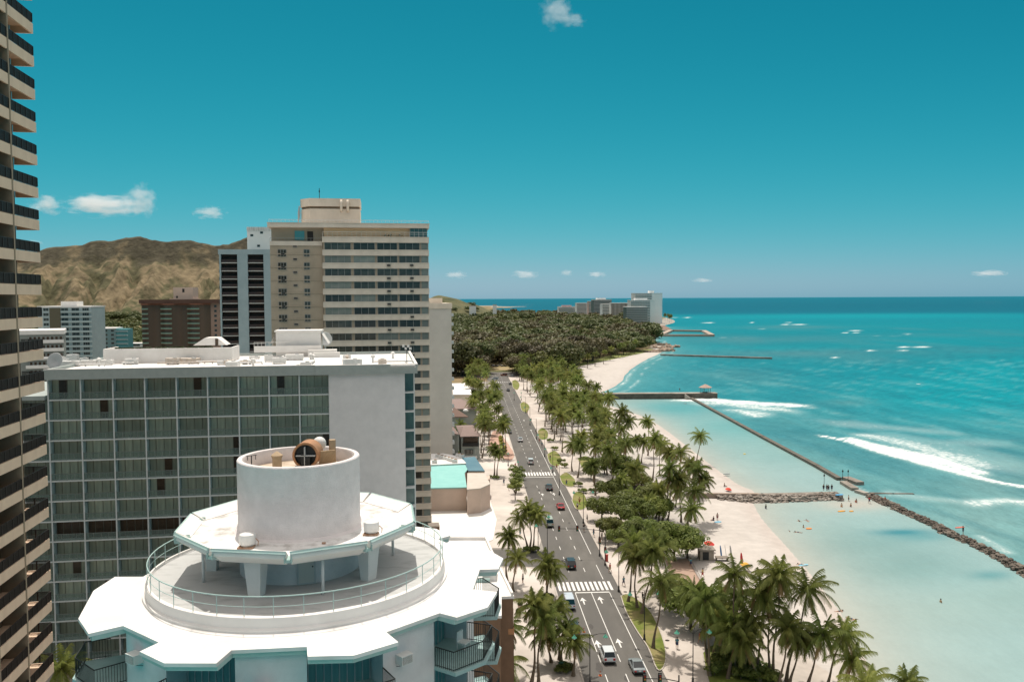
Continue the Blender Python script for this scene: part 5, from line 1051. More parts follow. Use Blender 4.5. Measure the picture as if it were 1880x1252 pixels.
# ---- park forest
random.seed(41); cand = []
edge = [Vector((*G(x,y,0)[:2],0)) for x,y in parkline]
for _ in range(60000):
    v = 1/(1/560.-random.random()*(1/560.-1/2700.)); x = random.uniform(-.16,.21)*v
    if not (x/v > -.125): continue
    d = seg_dist(np.array([x]),np.array([v]),[(e.x,e.y) for e in edge])[0]
    if not inside(np.array([x]),np.array([v]),pk)[0] or d < 7: continue
    px = CX+F*x/v; py = 547.5+F*H/v
    if 884 < px < 948 and 668 < py < 705 and not (px < 893 and py < 680): continue     # car park and open ground
    if 925 < px < 940 and 596 < py < 604: continue
    if x/v > .185 or (v > 1350 and x/v > .14): continue
    sp = 9.6 if v < 1500 else 14
    if py > 655 and px > 1040: sp = 14
    if all((q[0]-x)**2+(q[1]-v)**2 > sp*sp for q in cand[-700:]): cand.append((x,v))
    if len(cand) > 2000: break
cand.sort(key=lambda p: p[1]); near_t = cand[:275]; far_t = cand[275:]
for i,(x,y) in enumerate(near_t):
    nz_ = float(fbm(np.array([x]),np.array([y]),120,2,7)[0]); L_ = random.choice((PK,PKY,PKB)) if random.random()<.35 else (PKB if nz_ > .56 else (PKY if nz_ < .45 else PK)); cr,tk = random.choice(L_)
    px = CX+F*x/y
    if px > 1060 and y < 800: lb = 'park tree standing behind the curving beach beyond the pier'
    elif px < 880: lb = 'park tree behind the grey tower left of the car park'
    else: lb = 'park tree in the dense dark woods beyond the avenue'
    T_ = thing('park_tree',lb,'tree',(x,y,0),random.random()*6,lb.replace('park tree','park trees')); s_ = random.choice((.8,1.0,1.2,1.45,1.75)); T_.scale = (s_,s_,s_*random.uniform(.85,1.2))
    put('crown',cr,T_); put('trunk',tk,T_)
V_, F_, M_ = [], [], []; k0 = 0; mats_w = [leafC, MATS['olive park leaves'], MATS['brown green park leaves'], barkT]
cache = {}
for pool,mi in ((PK,0),(PKY,1),(PKB,2)):
    for cr,tk in pool:
        nv = len(cr.vertices); co_ = np.empty(nv*3); cr.vertices.foreach_get('co',co_); co_ = co_.reshape(-1,4,3); sel = rng.choice(len(co_), 420, replace=False)
        c3 = co_[sel]; mid = c3.mean(1,keepdims=True); c3 = mid+(c3-mid)*1.75; cache.setdefault(mi,[]).append(c3)
for x,y in far_t:
    nz_ = float(fbm(np.array([x]),np.array([y]),120,2,7)[0]); mi = random.choice((0,1,2)) if random.random()<.35 else (2 if nz_ > .56 else (1 if nz_ < .45 else 0)); c3 = random.choice(cache[mi]); s_ = random.choice((.8,1.0,1.2,1.5,1.8))*(1 if y<1500 else 1.1); a = random.random()*6.28
    c,sn = math.cos(a)*s_, math.sin(a)*s_; W = np.stack([c3[...,0]*c-c3[...,1]*sn+x, c3[...,0]*sn+c3[...,1]*c+y, c3[...,2]*s_*random.uniform(.85,1.1)],-1).reshape(-1,3)
    V_.append(W); M_.append(np.full(len(W)//4,mi))
# woods and gardens at the foot of the mountain on the left
for _ in range(1500):
    y = 1/(1/520.-random.random()*(1/520.-1/2200.)); px = random.uniform(20,520) if random.random()<.8 else random.uniform(780,960); 
    if px > 700 and y < 1500: continue
    x = (px-CX)/F*y; mi = random.choice((0,0,1)); c3 = random.choice(cache[mi]); s_ = random.uniform(.6,1.1)*(1+y/2500); a = random.random()*6.28; zb = 0
    if px > 700: zb = max(0, 52*(1-((x+190)/190)**2-((y-2130)/230)**2))*.7 if abs(x+190)<190 and abs(y-2130)<230 else 0; s_ *= .8
    c,sn = math.cos(a)*s_, math.sin(a)*s_; W = np.stack([c3[...,0]*c-c3[...,1]*sn+x, c3[...,0]*sn+c3[...,1]*c+y, c3[...,2]*s_+zb],-1).reshape(-1,3); V_.append(W); M_.append(np.full(len(W)//4,mi))
for _ in range(500):      # along the mountain's foot
    x = random.uniform(-1700,-500); y = random.uniform(2080,2200); c3 = random.choice(cache[0]); s_ = random.uniform(1.2,2.2); W = np.stack([c3[...,0]*s_+x, c3[...,1]*s_+y, c3[...,2]*s_],-1).reshape(-1,3); V_.append(W); M_.append(np.full(len(W)//4,0))
V_ = np.concatenate(V_); M_ = np.concatenate(M_); me = bpy.data.meshes.new('far_woods'); me.vertices.add(len(V_)); me.vertices.foreach_set('co',V_.astype(np.float32).ravel()); nq = len(V_)//4
me.loops.add(nq*4); me.loops.foreach_set('vertex_index',np.arange(nq*4,dtype=np.int32)); me.polygons.add(nq); me.polygons.foreach_set('loop_start',np.arange(0,nq*4,4,dtype=np.int32)); me.polygons.foreach_set('loop_total',np.full(nq,4,np.int32))
for m in mats_w[:3]: me.materials.append(m)
me.polygons.foreach_set('material_index',M_.astype(np.int32)); me.update(calc_edges=True)
tag(put('far_woods',me),'mass of far dark green park woods reaching to the mountain foot','woods',kind='stuff')
# palms standing along the far beach edge and the headland tip
for i,(px,py) in enumerate([(1108,668),(1120,662),(1135,657),(1150,652),(1164,649),(1092,672),(1078,676),(1142,655),(1060,682),(1045,690)]):
    gp(px,py,px+2,py-22,f'{ORD[i]} small far palm on the grass behind the curving beach','far palms behind the curving beach')
for i,(px,py) in enumerate([(1221,588),(1226,589),(1232,590),(1229,592)]): 
    g = G(px,py,0); palm((g.x,g.y,0),12,(random.uniform(-1,1),0),f'{ORD[i]} tiny palm at the tip of the far point','palms at the tip of the far point',1.7)
# ================================================================ STREET
asph = mat('worn asphalt', (.10,.095,.086), (.145,.137,.124), scale=.35, rough=.9, bump=.006, bscale=20, stretch=(1,.25,1), c3=(.11,.105,.098), scale3=.12)
pave = mat('pinkish pavement', (.49,.435,.385), (.40,.355,.315), scale=.5, rough=.9, bump=.004, bscale=12, c3=(.58,.52,.47), scale3=.07)
paveL = mat('pale pavement', (.52,.47,.42), (.43,.385,.345), scale=.4, rough=.9, c3=(.62,.56,.51), scale3=.06)
plaza = mat('bright white terrace', (.78,.755,.72), (.70,.675,.64), scale=.3, rough=.9)
courtm = mat('brown brick court', (.40,.28,.215), (.34,.24,.185), scale=.6, rough=.9, bump=.004, bscale=14)
kerbm = mat('kerb concrete', (.50,.45,.40), (.42,.38,.34), scale=1, rough=.9)
paint = mat('road paint', (.70,.69,.66), (.48,.47,.45), scale=1.1, rough=.7, sharp=(.50,.75))
grassm = mat('lawn grass', (.095,.13,.02), (.17,.20,.04), scale=.8, rough=.95, bump=.04, bscale=9, c3=(.24,.20,.09), scale3=.22)
drygr = mat('dry park grass', (.30,.24,.11), (.22,.20,.07), scale=.06, rough=.95, c3=(.38,.30,.18), scale3=.02)
def strip(pts, z0, z1, name, m, lab=None, mt=None):
    b = MB(); b.prism(pts, z0, z1, 0); return struct(b.build(name, [m]), lab)
def W(px,py,z=0): g = G(px,py,z); return (g.x,g.y)
endv = 560
road = [S(KL,-60)[:2],S(KR,-60)[:2],S(KR,300)[:2],S(KR,endv)[:2],W(962,690),W(945,683),W(905,683),W(893,697),W(905,705),S(KL,470)[:2],S(KL,300)[:2]]
b = MB(); b.sheet(road, .012, 0); struct(b.build('road',[asph]))
b = MB(); b.sheet([S(-3,163)[:2],S(KL-.01,160.5)[:2],S(KL-.01,170)[:2],S(9,172.5)[:2],S(-3,173)[:2]],.012,0); struct(b.build('road',[asph]))
b = MB(); b.sheet([W(845,692),W(892,694),W(906,683),W(848,680)],.016,0); struct(b.build('road',[asph]))
# pavements with kerbs
def kerb_path(pts, name='kerb', w=.3, z=.14):
    b = MB()
    for p,q in zip(pts[:-1],pts[1:]):
        p,q = Vector(p),Vector(q); d = q-p; m_ = (p+q)/2; b.cbox(m_.x,m_.y,z/2,d.length+.02,w,z,0,rz=math.atan2(d.y,d.x))
    return struct(b.build(name,[kerbm]))
strip([S(KR+.31,-60)[:2],S(58,-60)[:2],S(54,90)[:2],S(46,130)[:2],S(41,165)[:2],S(38.5,205)[:2],S(36,260)[:2],S(36,560)[:2],S(KR+.31,560)[:2]],0,.10,'pavement',pave)
kerb_path([S(KR+.15,-60)[:2],S(KR+.15,100)[:2],S(KR+.15,200)[:2],S(KR+.15,560)[:2]])
strip([S(-4,-60)[:2],S(KL-.31,-60)[:2],S(KL-.31,118)[:2],S(KL-.31,152)[:2],S(KL-1.5,158)[:2],S(KL-4,160.5)[:2],S(-4,162)[:2]],0,.10,'pavement',paveL)
strip([S(-14,173.5)[:2],S(9,173.2)[:2],S(12.5,172)[:2],S(14.6,174)[:2],S(KL-.31,178)[:2],S(KL-.31,300)[:2],S(KL-.31,470)[:2],S(-2,470)[:2],S(-2,260)[:2],S(-14,240)[:2]],0,.10,'pavement',paveL)
kerb_path([S(KL-.15,-60)[:2],S(KL-.15,152)[:2],S(KL-1.4,158)[:2],S(KL-4,160.4)[:2],S(-3,161.9)[:2]])
kerb_path([S(-3,173.6)[:2],S(9,173.1)[:2],S(12.5,171.9)[:2],S(14.6,173.9)[:2],S(KL-.15,178)[:2],S(KL-.15,300)[:2],S(KL-.15,470)[:2]])
strip([W(795,917),W(838,914),W(880,911),W(900,920),W(912,955),W(905,992),W(885,1000),W(780,1000),W(780,917)],.101,.22,'plaza',plaza)
strip([W(1222,1030),W(1262,1026),W(1296,1085),W(1240,1086)],.10,.16,'paved_court',courtm)
b = MB(); 
for p,q in ((W(1262,1026,.16),W(1296,1085,.16)),): pick(b,(*p,.16),(*q,.16),1.0,.5)
tag(b.build('court_railing',[mat('dark brown rail',(.08,.055,.04),rough=.7)]),'dark low railing along the beach side of the brick court','railing')
# lawns
def lawn(pts, z=.16): 
    P_ = smooth_line([W(x,y) for x,y in pts]+[W(*pts[0])],4); b = MB(); b.prism(P_[:-1],.101,z); struct(b.build('lawn',[grassm]))
    b = MB()
    for p,q in zip(P_[:-1],P_[1:]):
        p,q = Vector(p),Vector(q); d = q-p; m_=(p+q)/2; b.cbox(m_.x,m_.y,.15,d.length+.04,.16,.10,0,rz=math.atan2(d.y,d.x))
    struct(b.build('lawn_edging',[kerbm]))
lawn([(1140,1095),(1150,1125),(1170,1160),(1190,1190),(1207,1230),(1220,1222),(1222,1195),(1212,1160),(1195,1125),(1172,1103),(1152,1092)])
lawn([(1290,1200),(1300,1250),(1320,1290),(1400,1290),(1440,1258),(1400,1225),(1350,1195),(1310,1185)])
lawn([(1050,920),(1058,935),(1073,935),(1078,922),(1070,905),(1055,905)]); lawn([(1027,875),(1034,890),(1052,894),(1056,882),(1040,868)]); lawn([(1004,835),(1010,852),(1026,856),(1030,840),(1018,828)])
lawn([(987,792),(991,806),(1004,806),(1006,794),(996,786)]); lawn([(955,742),(958,754),(968,757),(972,746),(962,738)]); lawn([(1060,842),(1070,860),(1090,862),(1092,846),(1075,838)])
lawn([(940,700),(942,712),(950,716),(954,706),(947,698)])
b = MB(); P_ = [W(x,y) for x,y in ((915,803),(919,800),(929,832),(926,836),(919,828))]; b.prism(P_,.101,.3); struct(b.build('planting_bed',[grassm])); 
b = MB(); P_ = smooth_line([W(x,y) for x,y in ((896,820),(915,838),(935,846),(944,838),(940,826),(918,796),(905,792),(896,820))],3); b.prism(P_,.1012,.13); struct(b.build('brick_island',[mat('pink brick paving',(.48,.31,.24),(.42,.27,.21),scale=.5,rough=.9)]))
b = MB(); b.prism([W(x,y) for x,y in ((880,680),(940,680),(952,664),(900,664),(880,668))],.0,.03); struct(b.build('dry_grass',[drygr]))
b = MB(); b.prism([W(x,y) for x,y in ((1046,676),(1205,643),(1198,640),(1130,650),(1060,668))],.0,.05); struct(b.build('lawn',[mat('far lawn',(.15,.19,.05),(.22,.22,.08),scale=.05,rough=.95)]))
# markings
def mark(pts, z=.018): b = MB(); b.sheet(pts, z, 0); o = b.build('road_marking',[paint]); return struct(o)
mkb = MB()
def mrect(u0,u1,v0,v1): mkb.sheet([S(u0,v0)[:2],S(u1,v0)[:2],S(u1,v1)[:2],S(u0,v1)[:2]],.018,0)
CWv = toS(G(1070,1076,0))[1]
mrect(24.72,24.84,-50,CWv-3.3); mrect(24.72,24.84,CWv+3.6,CWv+12); mrect(24.72,24.84,CWv+19,330)
mrect(21.5,21.62,118+3,CWv-3.4); mrect(18.65,18.77,118+3,CWv-3.4)
for u in (21.5,18.65):
    for i in range(14): mrect(u,u+.12,120-i*6.5-2.6,120-i*6.5)
for u in (18.9,22.0):
    for i in range(60):
        v0 = CWv+8+i*7.2
        if 235 < v0 < 250: continue
        mrect(u,u+.12,v0,v0+2.4)
n = 12
for i in range(n):
    u0 = KL+.5+i*(KR-KL-1.2)/n; mrect(u0,u0+.48,CWv-2.2,CWv+2.4)
mrect(KL+3.2,KR-2,CWv-3.4,CWv-3.0)
CW2 = toS(G(990,870,0))[1]
for i in range(n): u0 = KL+.5+i*(KR-KL-1.2)/n; mrect(u0,u0+.5,CW2-2.4,CW2+2.6)
mrect(KL+1,KR-2,CW2-4.6,CW2-4.2)
for i in range(8): mrect(KL+.6+i*1.35,KL+1.1+i*1.35,520,523)
def arrow(u,v,s=1.0):
    P_ = [(-.11,-1.9),(.11,-1.9),(.14,.35),(.62,-.05),(.0,2.0),(-.62,-.05),(-.14,.35)]
    mkb.sheet([S(u+x*s*1.1,v+y*s)[:2] for x,y in P_],.019,0)
for px,py in ((1071,1103),(1103,1101),(1098,1183),(1137,1180),(1072,1182)): u,v = toS(G(px,py,0)); arrow(u,v,.85)
for px,py in ((996,908),(1017,907),(975,790),(962,772)): u,v = toS(G(px,py,0)); arrow(u,v,.75)
struct(mkb.build('road_marking',[paint]))
stn = MB()
for px,py,r_ in ((1010,1040,.7),(1045,960,.5),(1085,1150,.6),(1100,1225,.9),(990,900,.7),(1150,1245,.5)):
    g = G(px,py,0); stn.sheet([(g.x+math.cos(i*.7)*r_*random.uniform(.6,1.2)*.6,g.y+math.sin(i*.7)*r_*2) for i in range(9)],.0155,0)
struct(stn.build('road_patch',[mat('tar patch',(.07,.066,.062),(.09,.085,.08),scale=3,rough=.9)]))
# manholes on the pavement
b = MB()
for px,py in ((1192,1116),(1148,1086),(1225,1175)): g=G(px,py,.1); b.lathe([(.35,.104),(.01,.104)],16,(g.x,g.y,0),0,close=False)
struct(b.build('manhole_cover',[darkmet]))
# ---------------------------------------------------------------- cars
tyre = mat('tyre rubber',(.02,.02,.02),rough=.9); rimm = mat('wheel rim',(.45,.45,.46),rough=.35,metal=.7); redl = mat('red tail lamp',(.45,.02,.015),rough=.3,spec=.6); lampw = mat('head lamp',(.75,.75,.72),rough=.15,spec=.7); carglass = mat('car glass',(.015,.02,.022),rough=.05,spec=.8); trim_ = mat('black trim',(.025,.025,.025),rough=.5); plate_m = mat('number plate',(.65,.65,.62),rough=.5)
def car_paint(n,c): 
    m = mat(n,c,rough=.28,spec=.6); m.node_tree.nodes['Principled BSDF'].inputs['Coat Weight'].default_value=.6; return m
def car_meshes(kind):
    # stations along the length: (y, half width, bottom, belt height, top of shell)
    L_,Wd,Hh = {'sedan':(4.6,.90,1.42),'suv':(4.7,.94,1.74),'coupe':(4.5,.91,1.32),'van':(4.9,.95,1.95)}[kind]
    h2 = L_/2; belt = .62*Hh if kind!='van' else .58*Hh
    ys = [-h2,-h2+.12,-h2+.5,-h2+1.0,-.2,.8,h2-1.2,h2-.45,h2-.1,h2]
    hood = belt*.93 if kind!='van' else belt; tr_h = belt*1.0 if kind in('sedan','coupe') else belt
    tops = [tr_h*.72,tr_h*.95,tr_h,belt,belt,belt,hood,hood*.92,hood*.8,hood*.62]; ws = [Wd*.86,Wd*.94,Wd*.99,Wd,Wd,Wd,Wd*.99,Wd*.95,Wd*.88,Wd*.78]; bot = [.34,.26,.22,.2,.2,.2,.2,.22,.27,.36]
    b = MB(); ring = []
    for y,t_,w_,z_ in zip(ys,tops,ws,bot):
        ring.append([(-w_*.92,y,z_),(-w_,y,z_+.16),(-w_*1.0,y,t_*.72),(-w_*.93,y,t_*.96),(-w_*.8,y,t_),(0,y,t_*1.012),(w_*.8,y,t_),(w_*.93,y,t_*.96),(w_,y,t_*.72),(w_,y,z_+.16),(w_*.92,y,z_)])
    vs = [p for r_ in ring for p in r_]; m = 11; fs = []
    for i in range(len(ring)-1):
        for j in range(m-1): fs.append((i*m+j,(i+1)*m+j,(i+1)*m+j+1,i*m+j+1))
        fs.append((i*m+m-1,(i+1)*m+m-1,(i+1)*m,i*m))
    fs += [tuple(range(m)), tuple((len(ring)-1)*m+j for j in range(m-1,-1,-1))]
    b.add(vs,[f[::-1] for f in fs],0)
    # roof panel and pillars
    if kind=='sedan': yb,yr0,yr1,yf = -h2+.75,-h2+1.45,.25,1.15
    elif kind=='coupe': yb,yr0,yr1,yf = -h2+.6,-h2+1.6,.1,1.0
    elif kind=='suv': yb,yr0,yr1,yf = -h2+.15,-h2+.45,.35,1.2
    else: yb,yr0,yr1,yf = -h2+.1,-h2+.3,1.1,1.9
    rw = Wd*.74; bw = Wd*.9; z0_ = belt*.97
    b.add([(-rw,yr0,Hh),(rw,yr0,Hh),(rw,yr1,Hh),(-rw,yr1,Hh),(-rw*1.04,yr0,Hh-.06),(rw*1.04,yr0,Hh-.06),(rw*1.04,yr1,Hh-.06),(-rw*1.04,yr1,Hh-.06)],[(0,1,2,3),(4,5,1,0),(5,6,2,1),(6,7,3,2),(7,4,0,3)],0)
    for sx in (-1,1):
        for (ya,za,yb_,zb_) in ((yr0,Hh-.05,yb,z0_),(yr1,Hh-.05,yf,z0_)): b.tube([(sx*rw*1.0,ya,za),(sx*bw*.985,yb_,zb_)],.05,5,0)
        ym = (yr0+yr1)/2; b.tube([(sx*rw*1.0,ym,Hh-.05),(sx*bw*.99,ym,z0_)],.04,5,0)
        b.box(min(sx*Wd*1.0,sx*(Wd+.16)),max(sx*Wd*1.0,sx*(Wd+.16)),yf-.25,yf-.1,belt-.02,belt+.13,0)
    body = b
    g = MB(); e = .985
    A_ = [(-rw*e,yr0,Hh-.062),(rw*e,yr0,Hh-.062),(rw*e,yr1,Hh-.062),(-rw*e,yr1,Hh-.062)]; B_ = [(-bw*e,yb,z0_),(bw*e,yb,z0_),(bw*e,yf,z0_),(-bw*e,yf,z0_)]
    g.add(A_+B_,[(4,5,1,0),(5,6,2,1),(6,7,3,2),(7,4,0,3)],0)
    w = MB(); w.lathe([(.0,-.11),(.31,-.11),(.34,-.07),(.34,.07),(.31,.11),(.0,.11)],20); 
    for i,(x,y,z) in enumerate(w.v): w.v[i] = (z,x,y)
    rm_ = MB(); rm_.lathe([(.0,-.125),(.17,-.13),(.205,-.115),(.205,.115),(.17,.13),(.0,.125)],14)
    for i,(x,y,z) in enumerate(rm_.v): rm_.v[i] = (z,x,y)
    tl = MB(); tl.cbox(0,0,0,.30,.06,.15 if kind!='suv' else .3); hl = MB(); hl.cbox(0,0,0,.36,.12,.14)
    bp_ = MB(); bp_.cbox(0,-h2-.02,.42,Wd*1.6,.12,.16); bp_.cbox(0,h2+.0,.40,Wd*1.45,.12,.16)
    np_ = MB(); np_.cbox(0,-h2-.03,.62,.34,.03,.16)
    return dict(body=body, glass=g.mesh('windows',[carglass]), wheel=w.mesh('wheel',[tyre],R(40)), rim=rm_.mesh('rim',[rimm],R(40)), tail=tl.mesh('tail_light',[redl]), head=hl.mesh('headlight',[lampw]), bumper=bp_.mesh('bumper',[trim_]), plate=np_.mesh('number_plate',[plate_m]), dims=(L_,Wd,Hh,belt))
CK = {k: car_meshes(k) for k in ('sedan','suv','coupe','van')}
def car(kind, px, py, colr, label, rz=None, uv=None, small=False):
    K = CK[kind]; L_,Wd,Hh,belt = K['dims']; g = G(px,py,0); T_ = thing('car',label,'car',(g.x,g.y,.02),SA if rz is None else rz,'cars on the avenue and in the car park')
    m = car_paint('car paint %s'%(colr,),colr); key = ('b',kind,colr)
    if key not in CARB: CARB[key] = K['body'].mesh('body',[m],R(35))
    put('body',CARB[key],T_); put('windows',K['glass'],T_)
    if small: 
        for sx in (-1,1):
            for y in (-L_*.29,L_*.30): put('wheel',K['wheel'],T_,(sx*(Wd-.1),y,.34))
        return T_
    put('bumper',K['bumper'],T_); put('number_plate',K['plate'],T_)
    for sx in (-1,1):
        for y in (-L_*.29,L_*.30): w = put('wheel',K['wheel'],T_,(sx*(Wd-.1),y,.34)); put('rim',K['rim'],w)
        put('tail_light',K['tail'],T_,(sx*Wd*.66,-L_/2+(.02 if kind!='coupe' else 0),belt*.74)); put('headlight',K['head'],T_,(sx*Wd*.56,L_/2-.08,belt*.56))
    return T_
CARB = {}
car('suv',1115,1208,(.62,.64,.65),'silver hatchback driving in the middle lane near the bottom of the avenue')
car('coupe',1169,1227,(.22,.25,.26),'grey coupe in the right lane nearest the viewer')
car('suv',1047,1040,(.035,.035,.035),'black pickup-like car just beyond the near crosswalk')
car('van',1008,964,(.42,.44,.36),'pale olive van half under a palm crown beside the left kerb')
car('coupe',1029,933,(.48,.02,.018),'bright red car, the only red one on the avenue')
car('sedan',1008,898,(.03,.045,.045),'dark car just before the second crosswalk')
car('suv',974,851,(.66,.68,.67),'white hatchback beyond the second crosswalk, nearer of two white ones')
car('sedan',955,810,(.68,.70,.70),'white saloon farther up the avenue beyond the second crosswalk')
car('van',1044,1112,(.55,.60,.66),'light blue-white van parked under the left kerb palms')
car('suv',1052,1160,(.025,.025,.03),'black car parked under the left kerb palms below the van')
car('sedan',935,795,(.10,.10,.10),'dark grey car parked in palm shade on the left kerb',small=True)
car('sedan',933,718,(.03,.03,.03),'black car, nearest of the three at the far end of the avenue',small=True)
car('sedan',937,706,(.06,.06,.06),'dark car, middle of the three at the far end of the avenue',small=True)
car('suv',940,691,(.30,.31,.32),'grey car turning at the far end of the avenue',small=True)
car('suv',909,697,(.62,.64,.64),'white car at the far junction on the left',rz=1.3,small=True)
car('suv',925,690,(.32,.10,.04),'orange-brown bus-like car at the far junction',rz=1.4,small=True)
for i,(px,c,lb) in enumerate([(903,(.6,.6,.6),'white parked car at the left end of the car park row'),(910,(.2,.2,.22),'dark grey parked car second in the car park row'),(917,(.55,.55,.56),'silver parked car third in the car park row'),(925,(.08,.08,.09),'black parked car fourth in the car park row'),(890,(.5,.1,.06),'red-brown parked car under trees left of the car park'),(884,(.65,.66,.66),'white parked car under trees left of the car park')]):
    car('sedan',px,672+(i%2),c,lb,rz=1.45,small=True)
# ---------------------------------------------------------------- lamps, signals, cones, bins
ironm = mat('dark iron post',(.035,.035,.035),(.05,.048,.045),scale=3,rough=.6); greenl = mat('verdigris lamp cap',(.10,.38,.26),(.14,.44,.32),scale=5,rough=.5); globe = mat('lamp globe',(.60,.62,.58),rough=.3)
def lamp_mesh(h,arms):
    p = MB(); p.lathe([(.22,0),(.22,.25),(.16,.35),(.14,.9),(.10,1.0),(.075,1.1),(.055,h),(.0,h)],12); q = MB()
    for s_ in arms:
        q.tube([(0,0,h-.7),(s_*.5,0,h-.25),(s_*1.3,0,h-.02),(s_*2.2,0,h-.05)],.035,6); q.tube([(0,0,h-.25),(s_*1.0,0,h-.02)],.018,5)
    l = MB(); l.lathe([(.0,.12),(.08,.10),(.12,-.05),(.34,-.28),(.36,-.34),(.0,-.34)],14,mi=0); l.lathe([(.25,-.345),(.2,-.5),(.0,-.56)],12,mi=1); l.tube([(0,0,.1),(0,0,.28)],.03,6,2)
    return p.mesh('pole',[ironm],R(40)), q.mesh('arm',[ironm],True) if arms else None, l.mesh('lantern',[greenl,globe,ironm],R(40))
LM2 = lamp_mesh(7.6,(-1,1)); LM1 = lamp_mesh(7.6,(-1,)); LM0 = lamp_mesh(4.2,())
def lamp(px,py,M__,label,rz=SA,arms=(-1,1),s=1.0,head=True):
    g = G(px,py,.1); T_ = thing('street_lamp',label,'street lamp',(g.x,g.y,.1),rz,'street lamps'); T_.scale=(s,s,s); put('pole',M__[0],T_)
    if M__[1]: put('arm',M__[1],T_)
    hh = 7.6 if M__[1] else 4.3
    if head:
        for a in arms: put('lantern',M__[2],T_,(a*2.2 if M__[1] else 0,0,hh-.2))
lamp(1272,1256,LM2,'twin-armed street lamp with green caps beside the near lawn')
lamp(1183,1175,LM1,'slim lamp post on the long kerbside lawn'); lamp(1136,1085,LM2,'lamp post on the pavement right of the near crosswalk')
lamp(1071,960,LM2,'lamp post on the pavement level with the red car'); lamp(1083,1260,LM2,'twin-armed lamp post at the bottom of the left kerb',s=.95)
lamp(988,1012,LM1,'lamp post beside the left palm trio',arms=(1,),rz=SA+PI*0); lamp(1005,1030,LM1,'lamp post by the side street corner',arms=(-1,))
for i,(px,py,lb) in enumerate([(1027,908,'lamp post left of the dark car before the second crosswalk'),(1015,868,'lamp post at the right end of the second crosswalk'),(1000,838,'lamp post on the right pavement level with the near white car'),(985,806,'lamp post on the right pavement level with the far white car'),(973,780,'lamp post on the right pavement near the pier'),(965,758,'small lamp post on the right pavement just before the pier'),(957,735,'small lamp post on the right pavement past the pier'),(925,836,'lamp post beside the yellow flower bed'),(933,855,'lamp post on the left kerb below the flower bed'),(951,872,'lamp post next to the left kerb planter'),(944,735,'tiny lamp post at the far end of the avenue')]):
    lamp(px,py,LM1 if i<6 else LM0,lb,arms=(-1,) if i<6 else (0,))
def signal(px,py,label,arm,armz=5.6,rz=SA):
    g = G(px,py,.1); T_ = thing('traffic_signal',label,'traffic signal',(g.x,g.y,.1),rz,'traffic signals'); b = MB(); b.lathe([(.2,0),(.2,.3),(.11,.5),(.09,6.0),(0,6.0)],10); b.build('pole',[ironm],T_,smooth=R(40))
    if arm:
        b = MB(); b.tube([(0,0,armz-.4),(arm*.4,0,armz),(arm,0,armz+.1)],.055,6); b.build('mast_arm',[ironm],T_,smooth=True)
    hd = MB(); hd.box(-.18,.18,-.14,.14,-.5,.55,0); hd.box(-.24,.24,.14,.17,-.58,.63,0)
    for k,c in enumerate((1,2,3)): hd.cbox(0,-.16,.35-k*.34,.2,.05,.2,c)
    hm = hd.mesh('signal_head',[trim_,mat('red lens',(.3,.03,.02),rough=.3),mat('amber lens',(.4,.2,.03),rough=.3),mat('green lens',(.03,.2,.12),rough=.3)])
    xs = ([arm,arm*.55] if arm else [])
    for x in xs: put('signal_head',hm,T_,(x,0,armz+.05))
    put('signal_head',hm,T_,(.0,-.26,3.0)); return T_
signal(1101,1020,'traffic signal with a long mast arm reaching over the avenue',-8.2); signal(1111,1037,'post-mounted traffic signal beside the red pedestrian box',0)
signal(1246,1327,'traffic signal at the bottom edge of the right kerb',-4.2); signal(1066,1030,'short traffic signal',0) if 0 else None
b = MB(); g = G(1114,1030,.1); b.box(-.25,.25,-.2,.2,0,1.3,0); b.box(-.3,.3,-.25,.25,1.3,1.36,0); tag(b.build('newspaper_box',[mat('red enamel',(.42,.05,.035),rough=.4)],loc=(g.x,g.y,.1)),'small red box beside the post-mounted traffic signal','box')
cone = MB(); cone.box(-.2,.2,-.2,.2,0,.04,0); cone.lathe([(.15,.04),(.1,.35),(.03,.72),(0,.73)],12,mi=0); cone.lathe([(.115,.3),(.085,.46)],12,mi=1,close=False); cm = cone.mesh('traffic_cone',[mat('orange cone plastic',(.62,.14,.03),rough=.5),white])
for px,py,lb in ((1102,1240,'orange traffic cone in the avenue near the silver car'),(1072,1160,'orange traffic cone beside the left lane line')):
    g = G(px,py,0); tag(put('traffic_cone',cm,None,(g.x,g.y,.02)),lb,'traffic cone')
g = G(1030,1228,.1); b = MB(); b.lathe([(.3,0),(.34,.9),(.36,.95),(.2,1.05),(0,1.08)],16); tag(b.build('litter_bin',[mat('dark green enamel',(.02,.09,.06),rough=.5)],loc=(g.x,g.y,.1)),'dark green litter bin under the left kerb palms','bin')
for i,(px,py) in enumerate(((955,1118),(952,1132))):
    g = G(px,py,.1); b = MB(); b.lathe([(.35,0),(.42,.7),(.45,.75),(.36,.75),(.34,.6),(0,.6)],16); b.ball((0,0,1.0),.5,1,6); tag(b.build('planter',[pinkw,LEAFD],loc=(g.x,g.y,.1)),['round planter with a clipped bush beside the podium wall, far one','round planter with a clipped bush beside the podium wall, near one'][i],'planter')
# overhead wire crossing by the second crosswalk is left thin and real
# low wall in the beach grove
p0,p1 = G(1130,902,.1),G(1205,900,.1); b = MB(); d = p1-p0; b.cbox((p0.x+p1.x)/2,(p0.y+p1.y)/2,.7,d.length,1.2,1.4,0,rz=math.atan2(d.y,d.x)); b.cbox((p0.x+p1.x)/2,(p0.y+p1.y)/2,1.45,d.length+.3,1.5,.12,0,rz=math.atan2(d.y,d.x)); tag(b.build('low_wall',[mat('dark stone wall',(.12,.10,.08),(.17,.15,.12),scale=2,rough=.9)]),'dark low stone wall on the sand behind the leafy trees','wall')
